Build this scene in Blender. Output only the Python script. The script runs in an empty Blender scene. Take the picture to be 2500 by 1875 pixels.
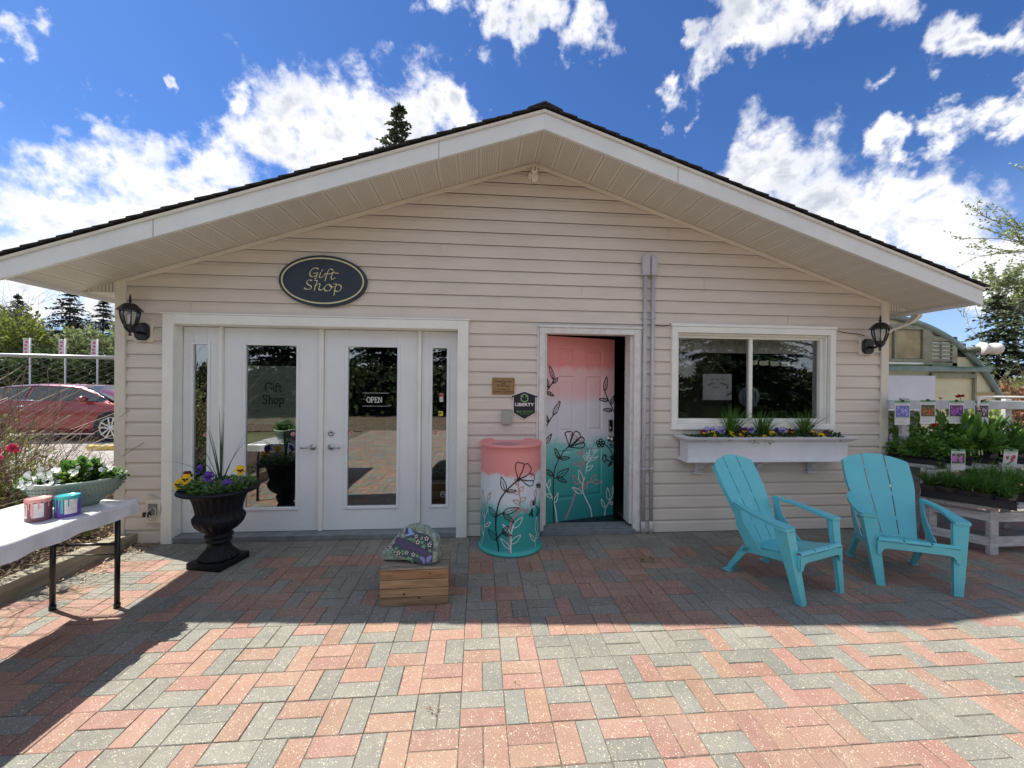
import bpy, math, random
from mathutils import Vector, Matrix
R = math.radians
rnd = random.Random(7)
scene = bpy.context.scene
COL = scene.collection

# ---------------------------------------------------------------- camera
cam_d = bpy.data.cameras.new('camera'); cam = bpy.data.objects.new('camera', cam_d); COL.objects.link(cam)
cam_d.sensor_width = 36; cam_d.lens = 14.247; cam_d.clip_start = .05; cam_d.clip_end = 900
rt = Vector((.99648, -.08337, .00925)); up = Vector((-.00925, .00151, .99996))
fw = up.cross(rt)
cam.matrix_world = Matrix(((rt.x, up.x, -fw.x, 0), (rt.y, up.y, -fw.y, -4.096), (rt.z, up.z, -fw.z, 1.537), (0, 0, 0, 1)))
scene.camera = cam
scene.view_settings.view_transform = 'Standard'; scene.view_settings.look = 'None'
scene.view_settings.exposure = 0.95; scene.view_settings.gamma = 1

# ---------------------------------------------------------------- sun
LD = Vector((.60, -.27, -1)).normalized()            # direction the sunlight travels
SUN_EL = math.asin(-LD.z); SUN_AZ = math.atan2(-LD.x, -LD.y)
sd = bpy.data.lights.new('sun', 'SUN'); sd.energy = 4.7; sd.angle = R(.55); sd.color = (1, .95, .84)
so = bpy.data.objects.new('sun', sd); COL.objects.link(so); so.location = (-20, 10, 30)
so.rotation_euler = LD.to_track_quat('-Z', 'Y').to_euler()

# ---------------------------------------------------------------- node helpers
class NT:
    def __init__(s, tree): s.t = tree; s.n = tree.nodes; s.l = tree.links
    def add(s, typ, **kw):
        n = s.n.new(typ)
        for k, v in kw.items():
            if k == 'ins':
                for kk, vv in v.items():
                    if isinstance(vv, bpy.types.NodeSocket): s.l.new(vv, n.inputs[kk])
                    else: n.inputs[kk].default_value = vv
            else: setattr(n, k, v)
        return n
    def math(s, op, a, b=None, c=None, clamp=False):
        n = s.n.new('ShaderNodeMath'); n.operation = op; n.use_clamp = clamp
        for i, v in enumerate((a, b, c)):
            if v is None: continue
            if isinstance(v, bpy.types.NodeSocket): s.l.new(v, n.inputs[i])
            else: n.inputs[i].default_value = v
        return n.outputs[0]
    def mix(s, f, a, b, mode='MIX'):
        n = s.n.new('ShaderNodeMix'); n.data_type = 'RGBA'; n.blend_type = mode
        for i, v in ((0, f), (6, a), (7, b)):
            if isinstance(v, bpy.types.NodeSocket): s.l.new(v, n.inputs[i])
            elif i == 0: n.inputs[0].default_value = v
            else: n.inputs[i].default_value = tuple(v) + (1,) if len(v) == 3 else v
        return n.outputs[2]
    def ramp(s, v, a, b, lo=0., hi=1.):
        n = s.n.new('ShaderNodeMapRange'); n.interpolation_type = 'SMOOTHSTEP'
        s.l.new(v, n.inputs[0]); n.inputs[1].default_value = a; n.inputs[2].default_value = b
        n.inputs[3].default_value = lo; n.inputs[4].default_value = hi
        return n.outputs[0]
    def noise(s, vec, scale, detail=3, rough=.5, dist=0.):
        n = s.n.new('ShaderNodeTexNoise'); s.l.new(vec, n.inputs['Vector'])
        n.inputs['Scale'].default_value = scale; n.inputs['Detail'].default_value = detail
        n.inputs['Roughness'].default_value = rough; n.inputs['Distortion'].default_value = dist
        return n.outputs[0]

# ---------------------------------------------------------------- world: sky with clouds laid out by direction
CLOUDS=[(-0.612,0.653,0.446,0.028),(-0.621,0.675,0.399,0.042),(-0.661,0.675,0.328,0.054),(-0.695,0.67,0.262,0.063),(-0.622,0.71,0.33,0.064),(-0.574,0.744,0.342,0.061),(-0.52,0.772,0.366,0.059),(-0.438,0.785,0.438,0.065),(-0.466,0.798,0.382,0.073),(-0.702,0.689,0.181,0.07),(-0.63,0.735,0.252,0.085),(-0.554,0.781,0.288,0.076),(-0.355,0.777,0.52,0.075),(-0.287,0.788,0.544,0.071),(-0.216,0.806,0.55,0.074),(-0.142,0.826,0.545,0.078),(-0.061,0.831,0.553,0.064),(-0.007,0.828,0.561,0.045),(-0.263,0.834,0.485,0.103),(-0.148,0.867,0.477,0.119),(-0.4,0.796,0.454,0.08),(-0.443,0.74,0.506,0.03),(-0.618,0.604,0.503,0.029),(-0.571,0.628,0.529,0.013),(-0.651,0.616,0.444,0.021),(-0.53,0.69,0.493,0.016),(-0.055,0.731,0.68,0.037),(0.011,0.74,0.672,0.045),(0.064,0.75,0.659,0.04),(0.185,0.739,0.648,0.049),(0.106,0.723,0.683,0.044),(0.421,0.648,0.634,0.054),(0.485,0.627,0.61,0.044),(0.428,0.675,0.602,0.039),(0.414,0.702,0.579,0.038),(0.395,0.73,0.558,0.04),(0.357,0.734,0.577,0.027),(0.398,0.75,0.529,0.031),(0.538,0.606,0.586,0.045),(0.577,0.602,0.552,0.026),(0.586,0.576,0.57,0.045),(0.621,0.547,0.561,0.037),(0.689,0.499,0.525,0.035),(0.721,0.486,0.494,0.032),(0.529,0.734,0.425,0.066),(0.577,0.715,0.394,0.07),(0.513,0.771,0.378,0.074),(0.631,0.705,0.324,0.08),(0.681,0.658,0.32,0.058),(0.72,0.617,0.318,0.053),(0.755,0.603,0.259,0.071),(0.708,0.661,0.25,0.068),(0.798,0.569,0.197,0.066),(0.682,0.618,0.391,0.031),(0.724,0.574,0.384,0.028),(0.743,0.541,0.393,0.031),(0.749,0.518,0.414,0.024),(0.771,0.519,0.369,0.027),(0.65,0.603,0.463,0.024),(0.784,0.596,0.171,0.049),(-0.708,0.696,0.119,0.056),(-0.644,0.752,0.139,0.047)]

world = bpy.data.worlds.new("World"); scene.world = world; world.use_nodes = True
w = NT(world.node_tree); w.n.clear()
out = w.add('ShaderNodeOutputWorld'); bg = w.add('ShaderNodeBackground'); w.l.new(bg.outputs[0], out.inputs[0])
sky = w.add('ShaderNodeTexSky'); sky.sky_type = 'NISHITA'; sky.sun_disc = False
sky.sun_elevation = SUN_EL; sky.sun_rotation = SUN_AZ; sky.air_density = 1.0; sky.dust_density = .3; sky.ozone_density = 3.0
bg.inputs[1].default_value = .09
tc = w.add('ShaderNodeTexCoord'); dirv = tc.outputs['Generated']
nA = w.noise(dirv, 7.0, 9, .62, .35)
sc = w.add('ShaderNodeVectorMath', operation='MULTIPLY'); w.l.new(dirv, sc.inputs[0]); sc.inputs[1].default_value = (1, 1, 1.6)
nB = w.noise(sc.outputs[0], 3.2, 6, .55, .6)
nF = w.noise(dirv, 30.0, 6, .6, .2)
wn1 = w.add('ShaderNodeTexNoise', ins={'Vector': dirv, 'Scale': 5.5, 'Detail': 3.}); wn2 = w.add('ShaderNodeTexNoise', ins={'Vector': dirv, 'Scale': 19., 'Detail': 5., 'Roughness': .6})
def vm(op, a, b):
    n = w.add('ShaderNodeVectorMath', operation=op); w.l.new(a, n.inputs[0])
    if isinstance(b, tuple): n.inputs[1].default_value = b
    else: w.l.new(b, n.inputs[1])
    return n.outputs[0]
warped = vm('ADD', dirv, vm('ADD', vm('MULTIPLY', vm('SUBTRACT', wn1.outputs['Color'], (.5, .5, .5)), (.22, .22, .22)), vm('MULTIPLY', vm('SUBTRACT', wn2.outputs['Color'], (.5, .5, .5)), (.11, .11, .11))))
field = None
for (x, y, z, r) in CLOUDS:
    dn = w.add('ShaderNodeVectorMath', operation='DISTANCE'); w.l.new(warped, dn.inputs[0]); dn.inputs[1].default_value = (x, y, z)
    m = w.math('MULTIPLY_ADD', dn.outputs['Value'], -1 / r, 1.0)
    field = m if field is None else w.math('SMOOTH_MAX', field, m, .25)
# behind the camera and overhead: unseen clouds, thickened to light the facade
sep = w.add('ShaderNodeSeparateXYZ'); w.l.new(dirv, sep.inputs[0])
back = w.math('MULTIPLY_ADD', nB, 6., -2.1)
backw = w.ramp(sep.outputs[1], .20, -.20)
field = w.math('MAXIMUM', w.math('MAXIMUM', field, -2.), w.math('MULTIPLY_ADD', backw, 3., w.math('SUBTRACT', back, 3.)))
dens = w.math('ADD', field, w.math('MULTIPLY_ADD', nA, 2.6, -1.12))
dens = w.math('ADD', dens, w.math('MULTIPLY_ADD', nF, 1.2, -.60))
mask = w.ramp(dens, -.05, .85)
nC = w.noise(sc.outputs[0], 6.5, 7, .6, .4)
thick = w.math('MULTIPLY', w.ramp(w.math('ADD', dens, w.math('MULTIPLY', nB, 1.2)), .8, 1.9), w.ramp(nC, .38, .60))
cloudcol = w.mix(thick, (7.4, 7.3, 7.2), (3.4, 3.7, 4.2))
cloudcol = w.mix(backw, cloudcol, (4.7, 5.0, 5.7))   # unseen cloud bank behind the camera, added to brighten the shaded facade
blue = w.mix(1.0, sky.outputs[0], (.36, .55, .84), 'MULTIPLY')
hz = w.ramp(sep.outputs[2], .42, .02)
blue = w.mix(w.math('MULTIPLY', hz, .35), blue, (5.0, 6.2, 8.2))
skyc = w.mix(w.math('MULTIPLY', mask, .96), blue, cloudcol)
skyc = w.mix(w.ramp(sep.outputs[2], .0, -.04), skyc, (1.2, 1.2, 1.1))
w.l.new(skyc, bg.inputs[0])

# ---------------------------------------------------------------- materials
MATS = {}
def mat(name, col, rough=.6, metal=0., var=.0, vs=6., bump=0., bs=40., spec=.5, coat=0., streak=False, em=None, sub=0.):
    if name in MATS: return MATS[name]
    m = bpy.data.materials.new(name); m.use_nodes = True; MATS[name] = m
    t = NT(m.node_tree); b = t.n['Principled BSDF']
    b.inputs['Base Color'].default_value = (*col, 1); b.inputs['Roughness'].default_value = rough
    b.inputs['Metallic'].default_value = metal; b.inputs['Specular IOR Level'].default_value = spec
    b.inputs['Coat Weight'].default_value = coat
    if em: b.inputs['Emission Color'].default_value = (*em[0], 1); b.inputs['Emission Strength'].default_value = em[1]
    co = t.add('ShaderNodeTexCoord').outputs['Object']
    if streak:
        mp = t.add('ShaderNodeMapping', ins={0: co}); mp.inputs['Scale'].default_value = streak; co = mp.outputs[0]
    if var:
        f = t.ramp(t.noise(co, vs, 6, .6), .3, .7)
        dark = tuple(c * (1 - var) for c in col); light = tuple(min(1, c * (1 + var * .5)) for c in col)
        t.l.new(t.mix(f, dark, light), b.inputs['Base Color'])
    if bump:
        bn = t.add('ShaderNodeBump', ins={'Strength': bump, 'Distance': .01}); t.l.new(t.noise(co, bs, 4, .6), bn.inputs['Height'])
        t.l.new(bn.outputs[0], b.inputs['Normal'])
    return m
def leafmat(name, col, var=.45, vs=3., trans=.35):
    m = bpy.data.materials.new(name); m.use_nodes = True; MATS[name] = m
    t = NT(m.node_tree); b = t.n['Principled BSDF']; b.inputs['Roughness'].default_value = .55
    b.inputs['Specular IOR Level'].default_value = .25
    g = t.add('ShaderNodeNewGeometry')
    f = g.outputs['Random Per Island']
    c = t.mix(f, tuple(v * (1 - var) for v in col), tuple(min(1, v * (1 + var)) for v in col))
    t.l.new(c, b.inputs['Base Color'])
    tr = t.add('ShaderNodeBsdfTranslucent'); t.l.new(c, tr.inputs[0])
    mx = t.add('ShaderNodeMixShader'); mx.inputs[0].default_value = trans
    t.l.new(b.outputs[0], mx.inputs[1]); t.l.new(tr.outputs[0], mx.inputs[2]); t.l.new(mx.outputs[0], t.n['Material Output'].inputs[0])
    return m
def glassmat(name, refl=.25, tint=(.75, .8, .8)):
    m = bpy.data.materials.new(name); m.use_nodes = True; MATS[name] = m
    t = NT(m.node_tree); t.n.remove(t.n['Principled BSDF'])
    tr = t.add('ShaderNodeBsdfTransparent'); tr.inputs[0].default_value = (*tint, 1)
    gl = t.add('ShaderNodeBsdfGlossy'); gl.inputs['Roughness'].default_value = .0; gl.inputs['Color'].default_value = (.95, 1, .98, 1)
    lw = t.add('ShaderNodeLayerWeight'); lw.inputs[0].default_value = .35
    f = t.math('MULTIPLY_ADD', lw.outputs['Fresnel'], .8, refl, clamp=True)
    mx = t.add('ShaderNodeMixShader'); t.l.new(f, mx.inputs[0]); t.l.new(tr.outputs[0], mx.inputs[1]); t.l.new(gl.outputs[0], mx.inputs[2])
    t.l.new(mx.outputs[0], t.n['Material Output'].inputs[0])
    return m

# ---------------------------------------------------------------- mesh builder
class MB:
    def __init__(s): s.v = []; s.f = []; s.m = []; s.c = []; s.mi = 0; s.M = None; s.sm = []; s.smooth = False
    def pt(s, p):
        p = Vector(p)
        if s.M is not None: p = s.M @ p
        s.v.append(p); return len(s.v) - 1
    def face(s, ids): s.f.append(ids); s.m.append(s.mi); s.sm.append(s.smooth)
    def poly(s, pts): s.face([s.pt(p) for p in pts])
    def box(s, x0, x1, y0, y1, z0, z1):
        i = [s.pt(p) for p in ((x0, y0, z0), (x1, y0, z0), (x1, y1, z0), (x0, y1, z0), (x0, y0, z1), (x1, y0, z1), (x1, y1, z1), (x0, y1, z1))]
        for q in ((0, 3, 2, 1), (4, 5, 6, 7), (0, 1, 5, 4), (1, 2, 6, 5), (2, 3, 7, 6), (3, 0, 4, 7)): s.face([i[k] for k in q])
        return s
    def prism(s, pts, a0, a1, axis='y'):
        # outline in the plane across the axis, extruded from a0 to a1
        def P(p, a): return {'y': (p[0], a, p[1]), 'x': (a, p[0], p[1]), 'z': (p[0], p[1], a)}[axis]
        A = [s.pt(P(p, a0)) for p in pts]; B = [s.pt(P(p, a1)) for p in pts]; n = len(pts)
        s.face(A[::-1]); s.face(B)
        for k in range(n): s.face([A[k], A[(k + 1) % n], B[(k + 1) % n], B[k]])
        return s
    def tube(s, pts, r, n=6, caps=True, r1=None):
        pts = [Vector(p) for p in pts]; rings = []; sm = s.smooth; s.smooth = n > 4
        for k, p in enumerate(pts):
            d = (pts[min(k + 1, len(pts) - 1)] - pts[max(k - 1, 0)])
            d = d.normalized() if d.length > 1e-9 else Vector((0, 0, 1))
            a = d.cross(Vector((0, 0, 1)));
            if a.length < .1: a = d.cross(Vector((1, 0, 0)))
            a.normalize(); b = d.cross(a)
            rr = r if r1 is None else r + (r1 - r) * k / max(1, len(pts) - 1)
            rings.append([s.pt(p + (a * math.cos(t * 2 * math.pi / n) + b * math.sin(t * 2 * math.pi / n)) * rr) for t in range(n)])
        for k in range(len(rings) - 1):
            for t in range(n): s.face([rings[k][t], rings[k][(t + 1) % n], rings[k + 1][(t + 1) % n], rings[k + 1][t]])
        if caps: s.smooth = False; s.face(rings[0][::-1]); s.face(rings[-1])
        s.smooth = sm
        return s
    def lathe(s, prof, n=32, c=(0, 0, 0), sx=1., sy=1., mod=None, close=True):
        rings = []; sm = s.smooth; s.smooth = True
        for (r, z) in prof:
            ring = []
            for t in range(n):
                a = t * 2 * math.pi / n; rr = r * (mod(a, r, z) if mod else 1)
                ring.append(s.pt((c[0] + rr * math.cos(a) * sx, c[1] + rr * math.sin(a) * sy, c[2] + z)))
            rings.append(ring)
        for k in range(len(rings) - 1):
            for t in range(n): s.face([rings[k][t], rings[k][(t + 1) % n], rings[k + 1][(t + 1) % n], rings[k + 1][t]])
        if close: s.smooth = False; s.face(rings[0][::-1]); s.face(rings[-1])
        s.smooth = sm
        return s
    def ball(s, c, r, n=10, m=6, sz=1.):
        return s.lathe([(r * math.sin(math.pi * k / m) + 1e-5, -r * math.cos(math.pi * k / m) * sz) for k in range(m + 1)], n, c)
    def leaf(s, p, d, L, W, bend=.0, nrm=None):
        # one leaf: four faces' worth of a rhombus with a raised tip
        p = Vector(p); d = Vector(d).normalized()
        q = Vector(nrm) if nrm else Vector((rnd.uniform(-1, 1), rnd.uniform(-1, 1), rnd.uniform(-1, 1)))
        a = d.cross(q)
        if a.length < 1e-3: a = d.cross(Vector((0, 0, 1)) + Vector((.1, 0, 0)))
        a.normalize(); n = a.cross(d)
        s.face([s.pt(p), s.pt(p + d * L * .5 + a * W / 2 + n * bend * L * .3), s.pt(p + d * L + n * bend * L), s.pt(p + d * L * .5 - a * W / 2 + n * bend * L * .3)])
    def build(s, name, mats, parent=None, bevel=0., seg=2, col=None):
        me = bpy.data.meshes.new(name); me.from_pydata([tuple(v) for v in s.v], [], s.f)
        if not isinstance(mats, (list, tuple)): mats = [mats]
        for m in mats: me.materials.append(m)
        me.polygons.foreach_set('material_index', s.m); me.polygons.foreach_set('use_smooth', s.sm); me.update()
        if s.c:
            at = me.color_attributes.new('tone', 'FLOAT_COLOR', 'CORNER'); k = 0
            flat = []
            for p, c in zip(me.polygons, s.c): flat += list(c) * p.loop_total
            at.data.foreach_set('color', flat)
        o = bpy.data.objects.new(name, me); COL.objects.link(o)
        if parent: o.parent = parent
        if bevel:
            b = o.modifiers.new('bevel', 'BEVEL'); b.width = bevel; b.segments = seg; b.limit_method = 'ANGLE'; b.angle_limit = R(40); b.harden_normals = False
        return o
def tag(o, label=None, cat=None, group=None, kind=None):
    if label: o['label'] = label
    if cat: o['category'] = cat
    if group: o['group'] = group
    if kind: o['kind'] = kind
    return o
def thing(name, label, cat, loc=(0, 0, 0), rz=0., group=None):
    o = bpy.data.objects.new(name, None); COL.objects.link(o); o.empty_display_size = .1
    o.location = loc; o.rotation_euler = (0, 0, rz); return tag(o, label, cat, group)
def dup(root, loc, rz, label=None, group=None, scale=1.):
    r = root.copy(); COL.objects.link(r); r.location = loc; r.rotation_euler = (0, 0, rz); r.scale = (scale,) * 3
    if label: r['label'] = label
    if group: r['group'] = group
    for ch in list(root.children):
        c = ch.copy(); COL.objects.link(c); c.parent = r
        for g in list(ch.children):
            d = g.copy(); COL.objects.link(d); d.parent = c
    return r
def structure(o): o['kind'] = 'structure'; return o
def crom(pts, n=6):
    # smooth curve through the points
    P = [Vector((*p, 0)) if len(p) == 2 else Vector(p) for p in pts]
    if len(P) < 3: return P
    out = []
    for i in range(len(P) - 1):
        a, b, c, d = P[max(i - 1, 0)], P[i], P[i + 1], P[min(i + 2, len(P) - 1)]
        for k in range(n):
            t = k / n
            out.append(.5 * ((2 * b) + (c - a) * t + (2 * a - 5 * b + 4 * c - d) * t * t + (3 * b - a - 3 * c + d) * t ** 3))
    out.append(P[-1]); return out
def ribbon(mb, pts, w, fmap, nib=None, taper=False):
    # flat brush stroke along 2D points; fmap(u, v) -> 3D point
    n = len(pts); L = []; Rr = []
    for k, p in enumerate(pts):
        if nib: off = Vector((math.cos(nib), math.sin(nib), 0)) * w / 2
        else:
            d = pts[min(k + 1, n - 1)] - pts[max(k - 1, 0)]; d = d.normalized() if d.length else Vector((1, 0, 0))
            ww = w * (.35 + .65 * math.sin(math.pi * min(1, max(0, (k + .5) / n)))) if taper else w
            off = Vector((-d.y, d.x, 0)) * ww / 2
        L.append(mb.pt(fmap(p.x + off.x, p.y + off.y))); Rr.append(mb.pt(fmap(p.x - off.x, p.y - off.y)))
    for k in range(n - 1): mb.face([L[k], Rr[k], Rr[k + 1], L[k + 1]])
def text_mesh(mb, txt, size, fmap, align='CENTER', shear=0., bold=0., space=1.):
    cu = bpy.data.curves.new('t', 'FONT'); cu.body = txt; cu.size = size; cu.align_x = align; cu.align_y = 'CENTER'; cu.shear = shear; cu.offset = bold; cu.space_character = space
    cu.resolution_u = 3
    o = bpy.data.objects.new('t', cu); COL.objects.link(o)
    dg = bpy.context.evaluated_depsgraph_get(); me = bpy.data.meshes.new_from_object(o.evaluated_get(dg))
    base = [mb.pt(fmap(v.co.x, v.co.y)) for v in me.vertices]
    for p in me.polygons: mb.face([base[i] for i in p.vertices])
    bpy.data.objects.remove(o); bpy.data.curves.remove(cu); bpy.data.meshes.remove(me)
DOOR_ART=[('k',0.0071,[(0.118,0),(0.108,0.209),(0.107,0.422),(0.12,0.562),(0.159,0.645),(0.223,0.741),(0.291,0.802)]),
('k',0.0059,[(0.175,0.675),(0.18,0.703),(0.172,0.733),(0.148,0.764),(0.122,0.789),(0.123,0.757),(0.131,0.72),(0.149,0.693),(0.175,0.675)]),
('k',0.0042,[(0.175,0.675),(0.141,0.749)]),
('k',0.0059,[(0.183,0.674),(0.209,0.661),(0.24,0.656),(0.276,0.664),(0.306,0.676),(0.274,0.686),(0.236,0.694),(0.206,0.689),(0.183,0.674)]),
('k',0.0042,[(0.183,0.674),(0.262,0.675)]),
('k',0.0059,[(0.106,0.492),(0.098,0.52),(0.078,0.544),(0.042,0.563),(0.009,0.574),(0.024,0.545),(0.047,0.515),(0.075,0.498),(0.106,0.492)]),
('k',0.0042,[(0.106,0.492),(0.043,0.546)]),
('k',0.0059,[(0.145,0.475),(0.189,0.474),(0.231,0.488),(0.268,0.524),(0.294,0.56),(0.244,0.553),(0.192,0.538),(0.16,0.51),(0.145,0.475)]),
('k',0.0042,[(0.145,0.475),(0.241,0.53)]),
('k',0.0059,[(0.153,0.475),(0.168,0.449),(0.194,0.43),(0.233,0.419),(0.269,0.415),(0.246,0.441),(0.215,0.466),(0.184,0.477),(0.153,0.475)]),
('k',0.0042,[(0.153,0.475),(0.228,0.436)]),
('k',0.0059,[(0.099,1.518),(0.104,1.551),(0.096,1.589),(0.074,1.63),(0.049,1.662),(0.05,1.623),(0.057,1.578),(0.074,1.543),(0.099,1.518)]),
('k',0.0042,[(0.099,1.518),(0.067,1.612)]),
('k',0.0059,[(0.086,1.48),(0.11,1.483),(0.13,1.495),(0.144,1.518),(0.153,1.54),(0.128,1.532),(0.102,1.519),(0.089,1.501),(0.086,1.48)]),
('k',0.0042,[(0.086,1.48),(0.129,1.519)]),
('k',0.0059,[(0.036,1.433),(0.043,1.459),(0.039,1.488),(0.021,1.52),(0.002,1.545),(-0,1.514),(0.002,1.479),(0.016,1.452),(0.036,1.433)]),
('k',0.0042,[(0.036,1.433),(0.014,1.506)]),
('k',0.0059,[(0.008,1.391),(0.021,1.372),(0.043,1.357),(0.075,1.349),(0.104,1.346),(0.084,1.365),(0.059,1.384),(0.033,1.392),(0.008,1.391)]),
('k',0.0042,[(0.008,1.391),(0.07,1.361)]),
('k',0.0059,[(0.098,1.141),(0.132,1.162),(0.158,1.196),(0.174,1.244),(0.181,1.287),(0.147,1.257),(0.112,1.217),(0.097,1.178),(0.098,1.141)]),
('k',0.0042,[(0.098,1.141),(0.152,1.236)]),
('k',0.0059,[(0.04,1.063),(0.043,1.084),(0.038,1.107),(0.023,1.132),(0.006,1.152),(0.006,1.128),(0.011,1.1),(0.023,1.078),(0.04,1.063)]),
('k',0.0042,[(0.04,1.063),(0.018,1.121)]),
('k',0.0059,[(0.006,0.837),(0.034,0.85),(0.057,0.874),(0.072,0.911),(0.079,0.943),(0.05,0.923),(0.021,0.895),(0.008,0.866),(0.006,0.837)]),
('k',0.0042,[(0.006,0.837),(0.054,0.906)]),
('k',0.0059,[(0.746,1.396),(0.769,1.426),(0.782,1.466),(0.779,1.517),(0.77,1.559),(0.749,1.52),(0.732,1.472),(0.732,1.43),(0.746,1.396)]),
('k',0.0042,[(0.746,1.396),(0.762,1.502)]),
('k',0.0059,[(0.802,1.294),(0.778,1.31),(0.746,1.317),(0.707,1.314),(0.674,1.307),(0.704,1.293),(0.742,1.282),(0.775,1.283),(0.802,1.294)]),
('k',0.0042,[(0.802,1.294),(0.719,1.302)]),
('k',0.0059,[(0.826,1.245),(0.849,1.26),(0.865,1.282),(0.87,1.314),(0.87,1.342),(0.848,1.321),(0.827,1.295),(0.821,1.269),(0.826,1.245)]),
('k',0.0042,[(0.826,1.245),(0.855,1.308)]),
('k',0.0059,[(0.85,1.18),(0.827,1.197),(0.797,1.204),(0.759,1.199),(0.728,1.19),(0.758,1.176),(0.794,1.165),(0.825,1.168),(0.85,1.18)]),
('k',0.0042,[(0.85,1.18),(0.771,1.187)]),
('k',0.0059,[(0.873,0.757),(0.87,0.773),(0.859,0.785),(0.838,0.793),(0.819,0.797),(0.826,0.781),(0.838,0.765),(0.855,0.758),(0.873,0.757)]),
('k',0.0042,[(0.873,0.757),(0.838,0.783)]),
('k',0.0059,[(0.843,0.585),(0.827,0.584),(0.814,0.578),(0.804,0.564),(0.798,0.551),(0.815,0.555),(0.832,0.562),(0.841,0.572),(0.843,0.585)]),
('k',0.0042,[(0.843,0.585),(0.814,0.563)]),
('k',0.0064,[(0.11,0.471),(0.153,0.477)]),
('k',0.0064,[(0.002,1.391),(0.039,1.426),(0.078,1.475),(0.099,1.511)]),
('k',0.0064,[(0.006,1.005),(0.043,1.067),(0.098,1.141)]),
('k',0.0064,[(0.872,1.165),(0.835,1.233),(0.78,1.324),(0.749,1.391)]),
('k',0.0064,[(0.742,0.809),(0.805,0.761),(0.851,0.698),(0.878,0.677)]),
('k',0.0064,[(0.77,0.635),(0.834,0.598),(0.879,0.587)]),
('k',0.0064,[(0.296,0.801),(0.254,0.911),(0.247,0.951),(0.303,0.959),(0.336,0.944),(0.312,0.865),(0.296,0.801)]),
('k',0.0064,[(0.296,0.801),(0.336,0.907),(0.369,0.961),(0.42,0.94),(0.432,0.904),(0.387,0.847),(0.301,0.801)]),
('k',0.0064,[(0.304,0.801),(0.404,0.876),(0.437,0.892),(0.474,0.884),(0.48,0.85),(0.421,0.824),(0.304,0.797)]),
('k',0.0064,[(0.304,0.794),(0.404,0.825),(0.48,0.828),(0.486,0.792),(0.438,0.775),(0.304,0.791)]),
('k',0.0064,[(0.285,0.792),(0.311,0.808)]),
('k',0.0064,[(0.288,0.8),(0.308,0.796)]),
('k',0.0064,[(0.748,0.689),(0.729,0.667),(0.731,0.623),(0.762,0.598),(0.77,0.643),(0.748,0.689)]),
('k',0.0064,[(0.761,0.688),(0.773,0.665),(0.77,0.635)]),
('k',0.0071,[(0.697,0.822),(0.683,0.84),(0.681,0.859),(0.697,0.862),(0.712,0.857),(0.711,0.839),(0.697,0.822)]),
('k',0.0071,[(0.705,0.817),(0.72,0.833),(0.74,0.839),(0.75,0.827),(0.75,0.813),(0.729,0.81),(0.705,0.817)]),
('k',0.0071,[(0.702,0.81),(0.725,0.801),(0.74,0.786),(0.73,0.776),(0.715,0.772),(0.703,0.789),(0.702,0.81)]),
('k',0.0071,[(0.692,0.81),(0.692,0.789),(0.68,0.774),(0.665,0.779),(0.655,0.791),(0.669,0.804),(0.692,0.81)]),
('k',0.0071,[(0.69,0.818),(0.666,0.813),(0.644,0.818),(0.644,0.832),(0.654,0.843),(0.674,0.835),(0.69,0.818)]),
('k',0.0071,[(0.875,0.649),(0.864,0.662),(0.863,0.676),(0.874,0.679),(0.886,0.675),(0.885,0.661),(0.875,0.649)]),
('k',0.0071,[(0.88,0.645),(0.892,0.656),(0.907,0.661),(0.915,0.652),(0.915,0.642),(0.899,0.639),(0.88,0.645)]),
('k',0.0071,[(0.878,0.639),(0.896,0.633),(0.907,0.622),(0.9,0.614),(0.888,0.611),(0.879,0.624),(0.878,0.639)]),
('k',0.0071,[(0.871,0.64),(0.871,0.624),(0.862,0.613),(0.85,0.617),(0.843,0.626),(0.854,0.636),(0.871,0.64)]),
('k',0.0071,[(0.869,0.646),(0.851,0.642),(0.835,0.647),(0.835,0.657),(0.842,0.665),(0.857,0.658),(0.869,0.646)]),
('w',0.0085,[(0.155,-0.002),(0.136,0.135),(0.099,0.253),(0.051,0.356),(0.012,0.437)]),
('w',0.0085,[(0.592,0.004),(0.574,0.102),(0.513,0.211),(0.478,0.288),(0.468,0.369),(0.51,0.49),(0.529,0.591),(0.559,0.633),(0.576,0.677)]),
('w',0.0085,[(0.76,-0),(0.773,0.081),(0.821,0.151),(0.865,0.222),(0.884,0.295)]),
('w',0.0085,[(0.55,0.7),(0.561,0.766)]),
('w',0.0085,[(0.594,0.676),(0.624,0.726)]),
('w',0.0064,[(0.047,0.37),(0.063,0.386),(0.071,0.409),(0.07,0.439),(0.065,0.465),(0.051,0.443),(0.04,0.417),(0.039,0.392),(0.047,0.37)]),
('w',0.0064,[(0.099,0.267),(0.088,0.287),(0.069,0.302),(0.04,0.312),(0.013,0.317),(0.03,0.297),(0.052,0.277),(0.076,0.267),(0.099,0.267)]),
('w',0.0064,[(0.124,0.208),(0.145,0.223),(0.16,0.246),(0.167,0.28),(0.168,0.31),(0.147,0.288),(0.127,0.261),(0.12,0.233),(0.124,0.208)]),
('w',0.0064,[(0.468,0.376),(0.48,0.411),(0.475,0.452),(0.449,0.499),(0.421,0.536),(0.416,0.494),(0.419,0.445),(0.438,0.406),(0.468,0.376)]),
('w',0.0064,[(0.464,0.278),(0.449,0.306),(0.422,0.328),(0.38,0.343),(0.342,0.351),(0.365,0.322),(0.396,0.293),(0.43,0.279),(0.464,0.278)]),
('w',0.0064,[(0.513,0.522),(0.54,0.521),(0.565,0.53),(0.585,0.552),(0.598,0.575),(0.568,0.571),(0.537,0.562),(0.519,0.545),(0.513,0.522)]),
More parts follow.
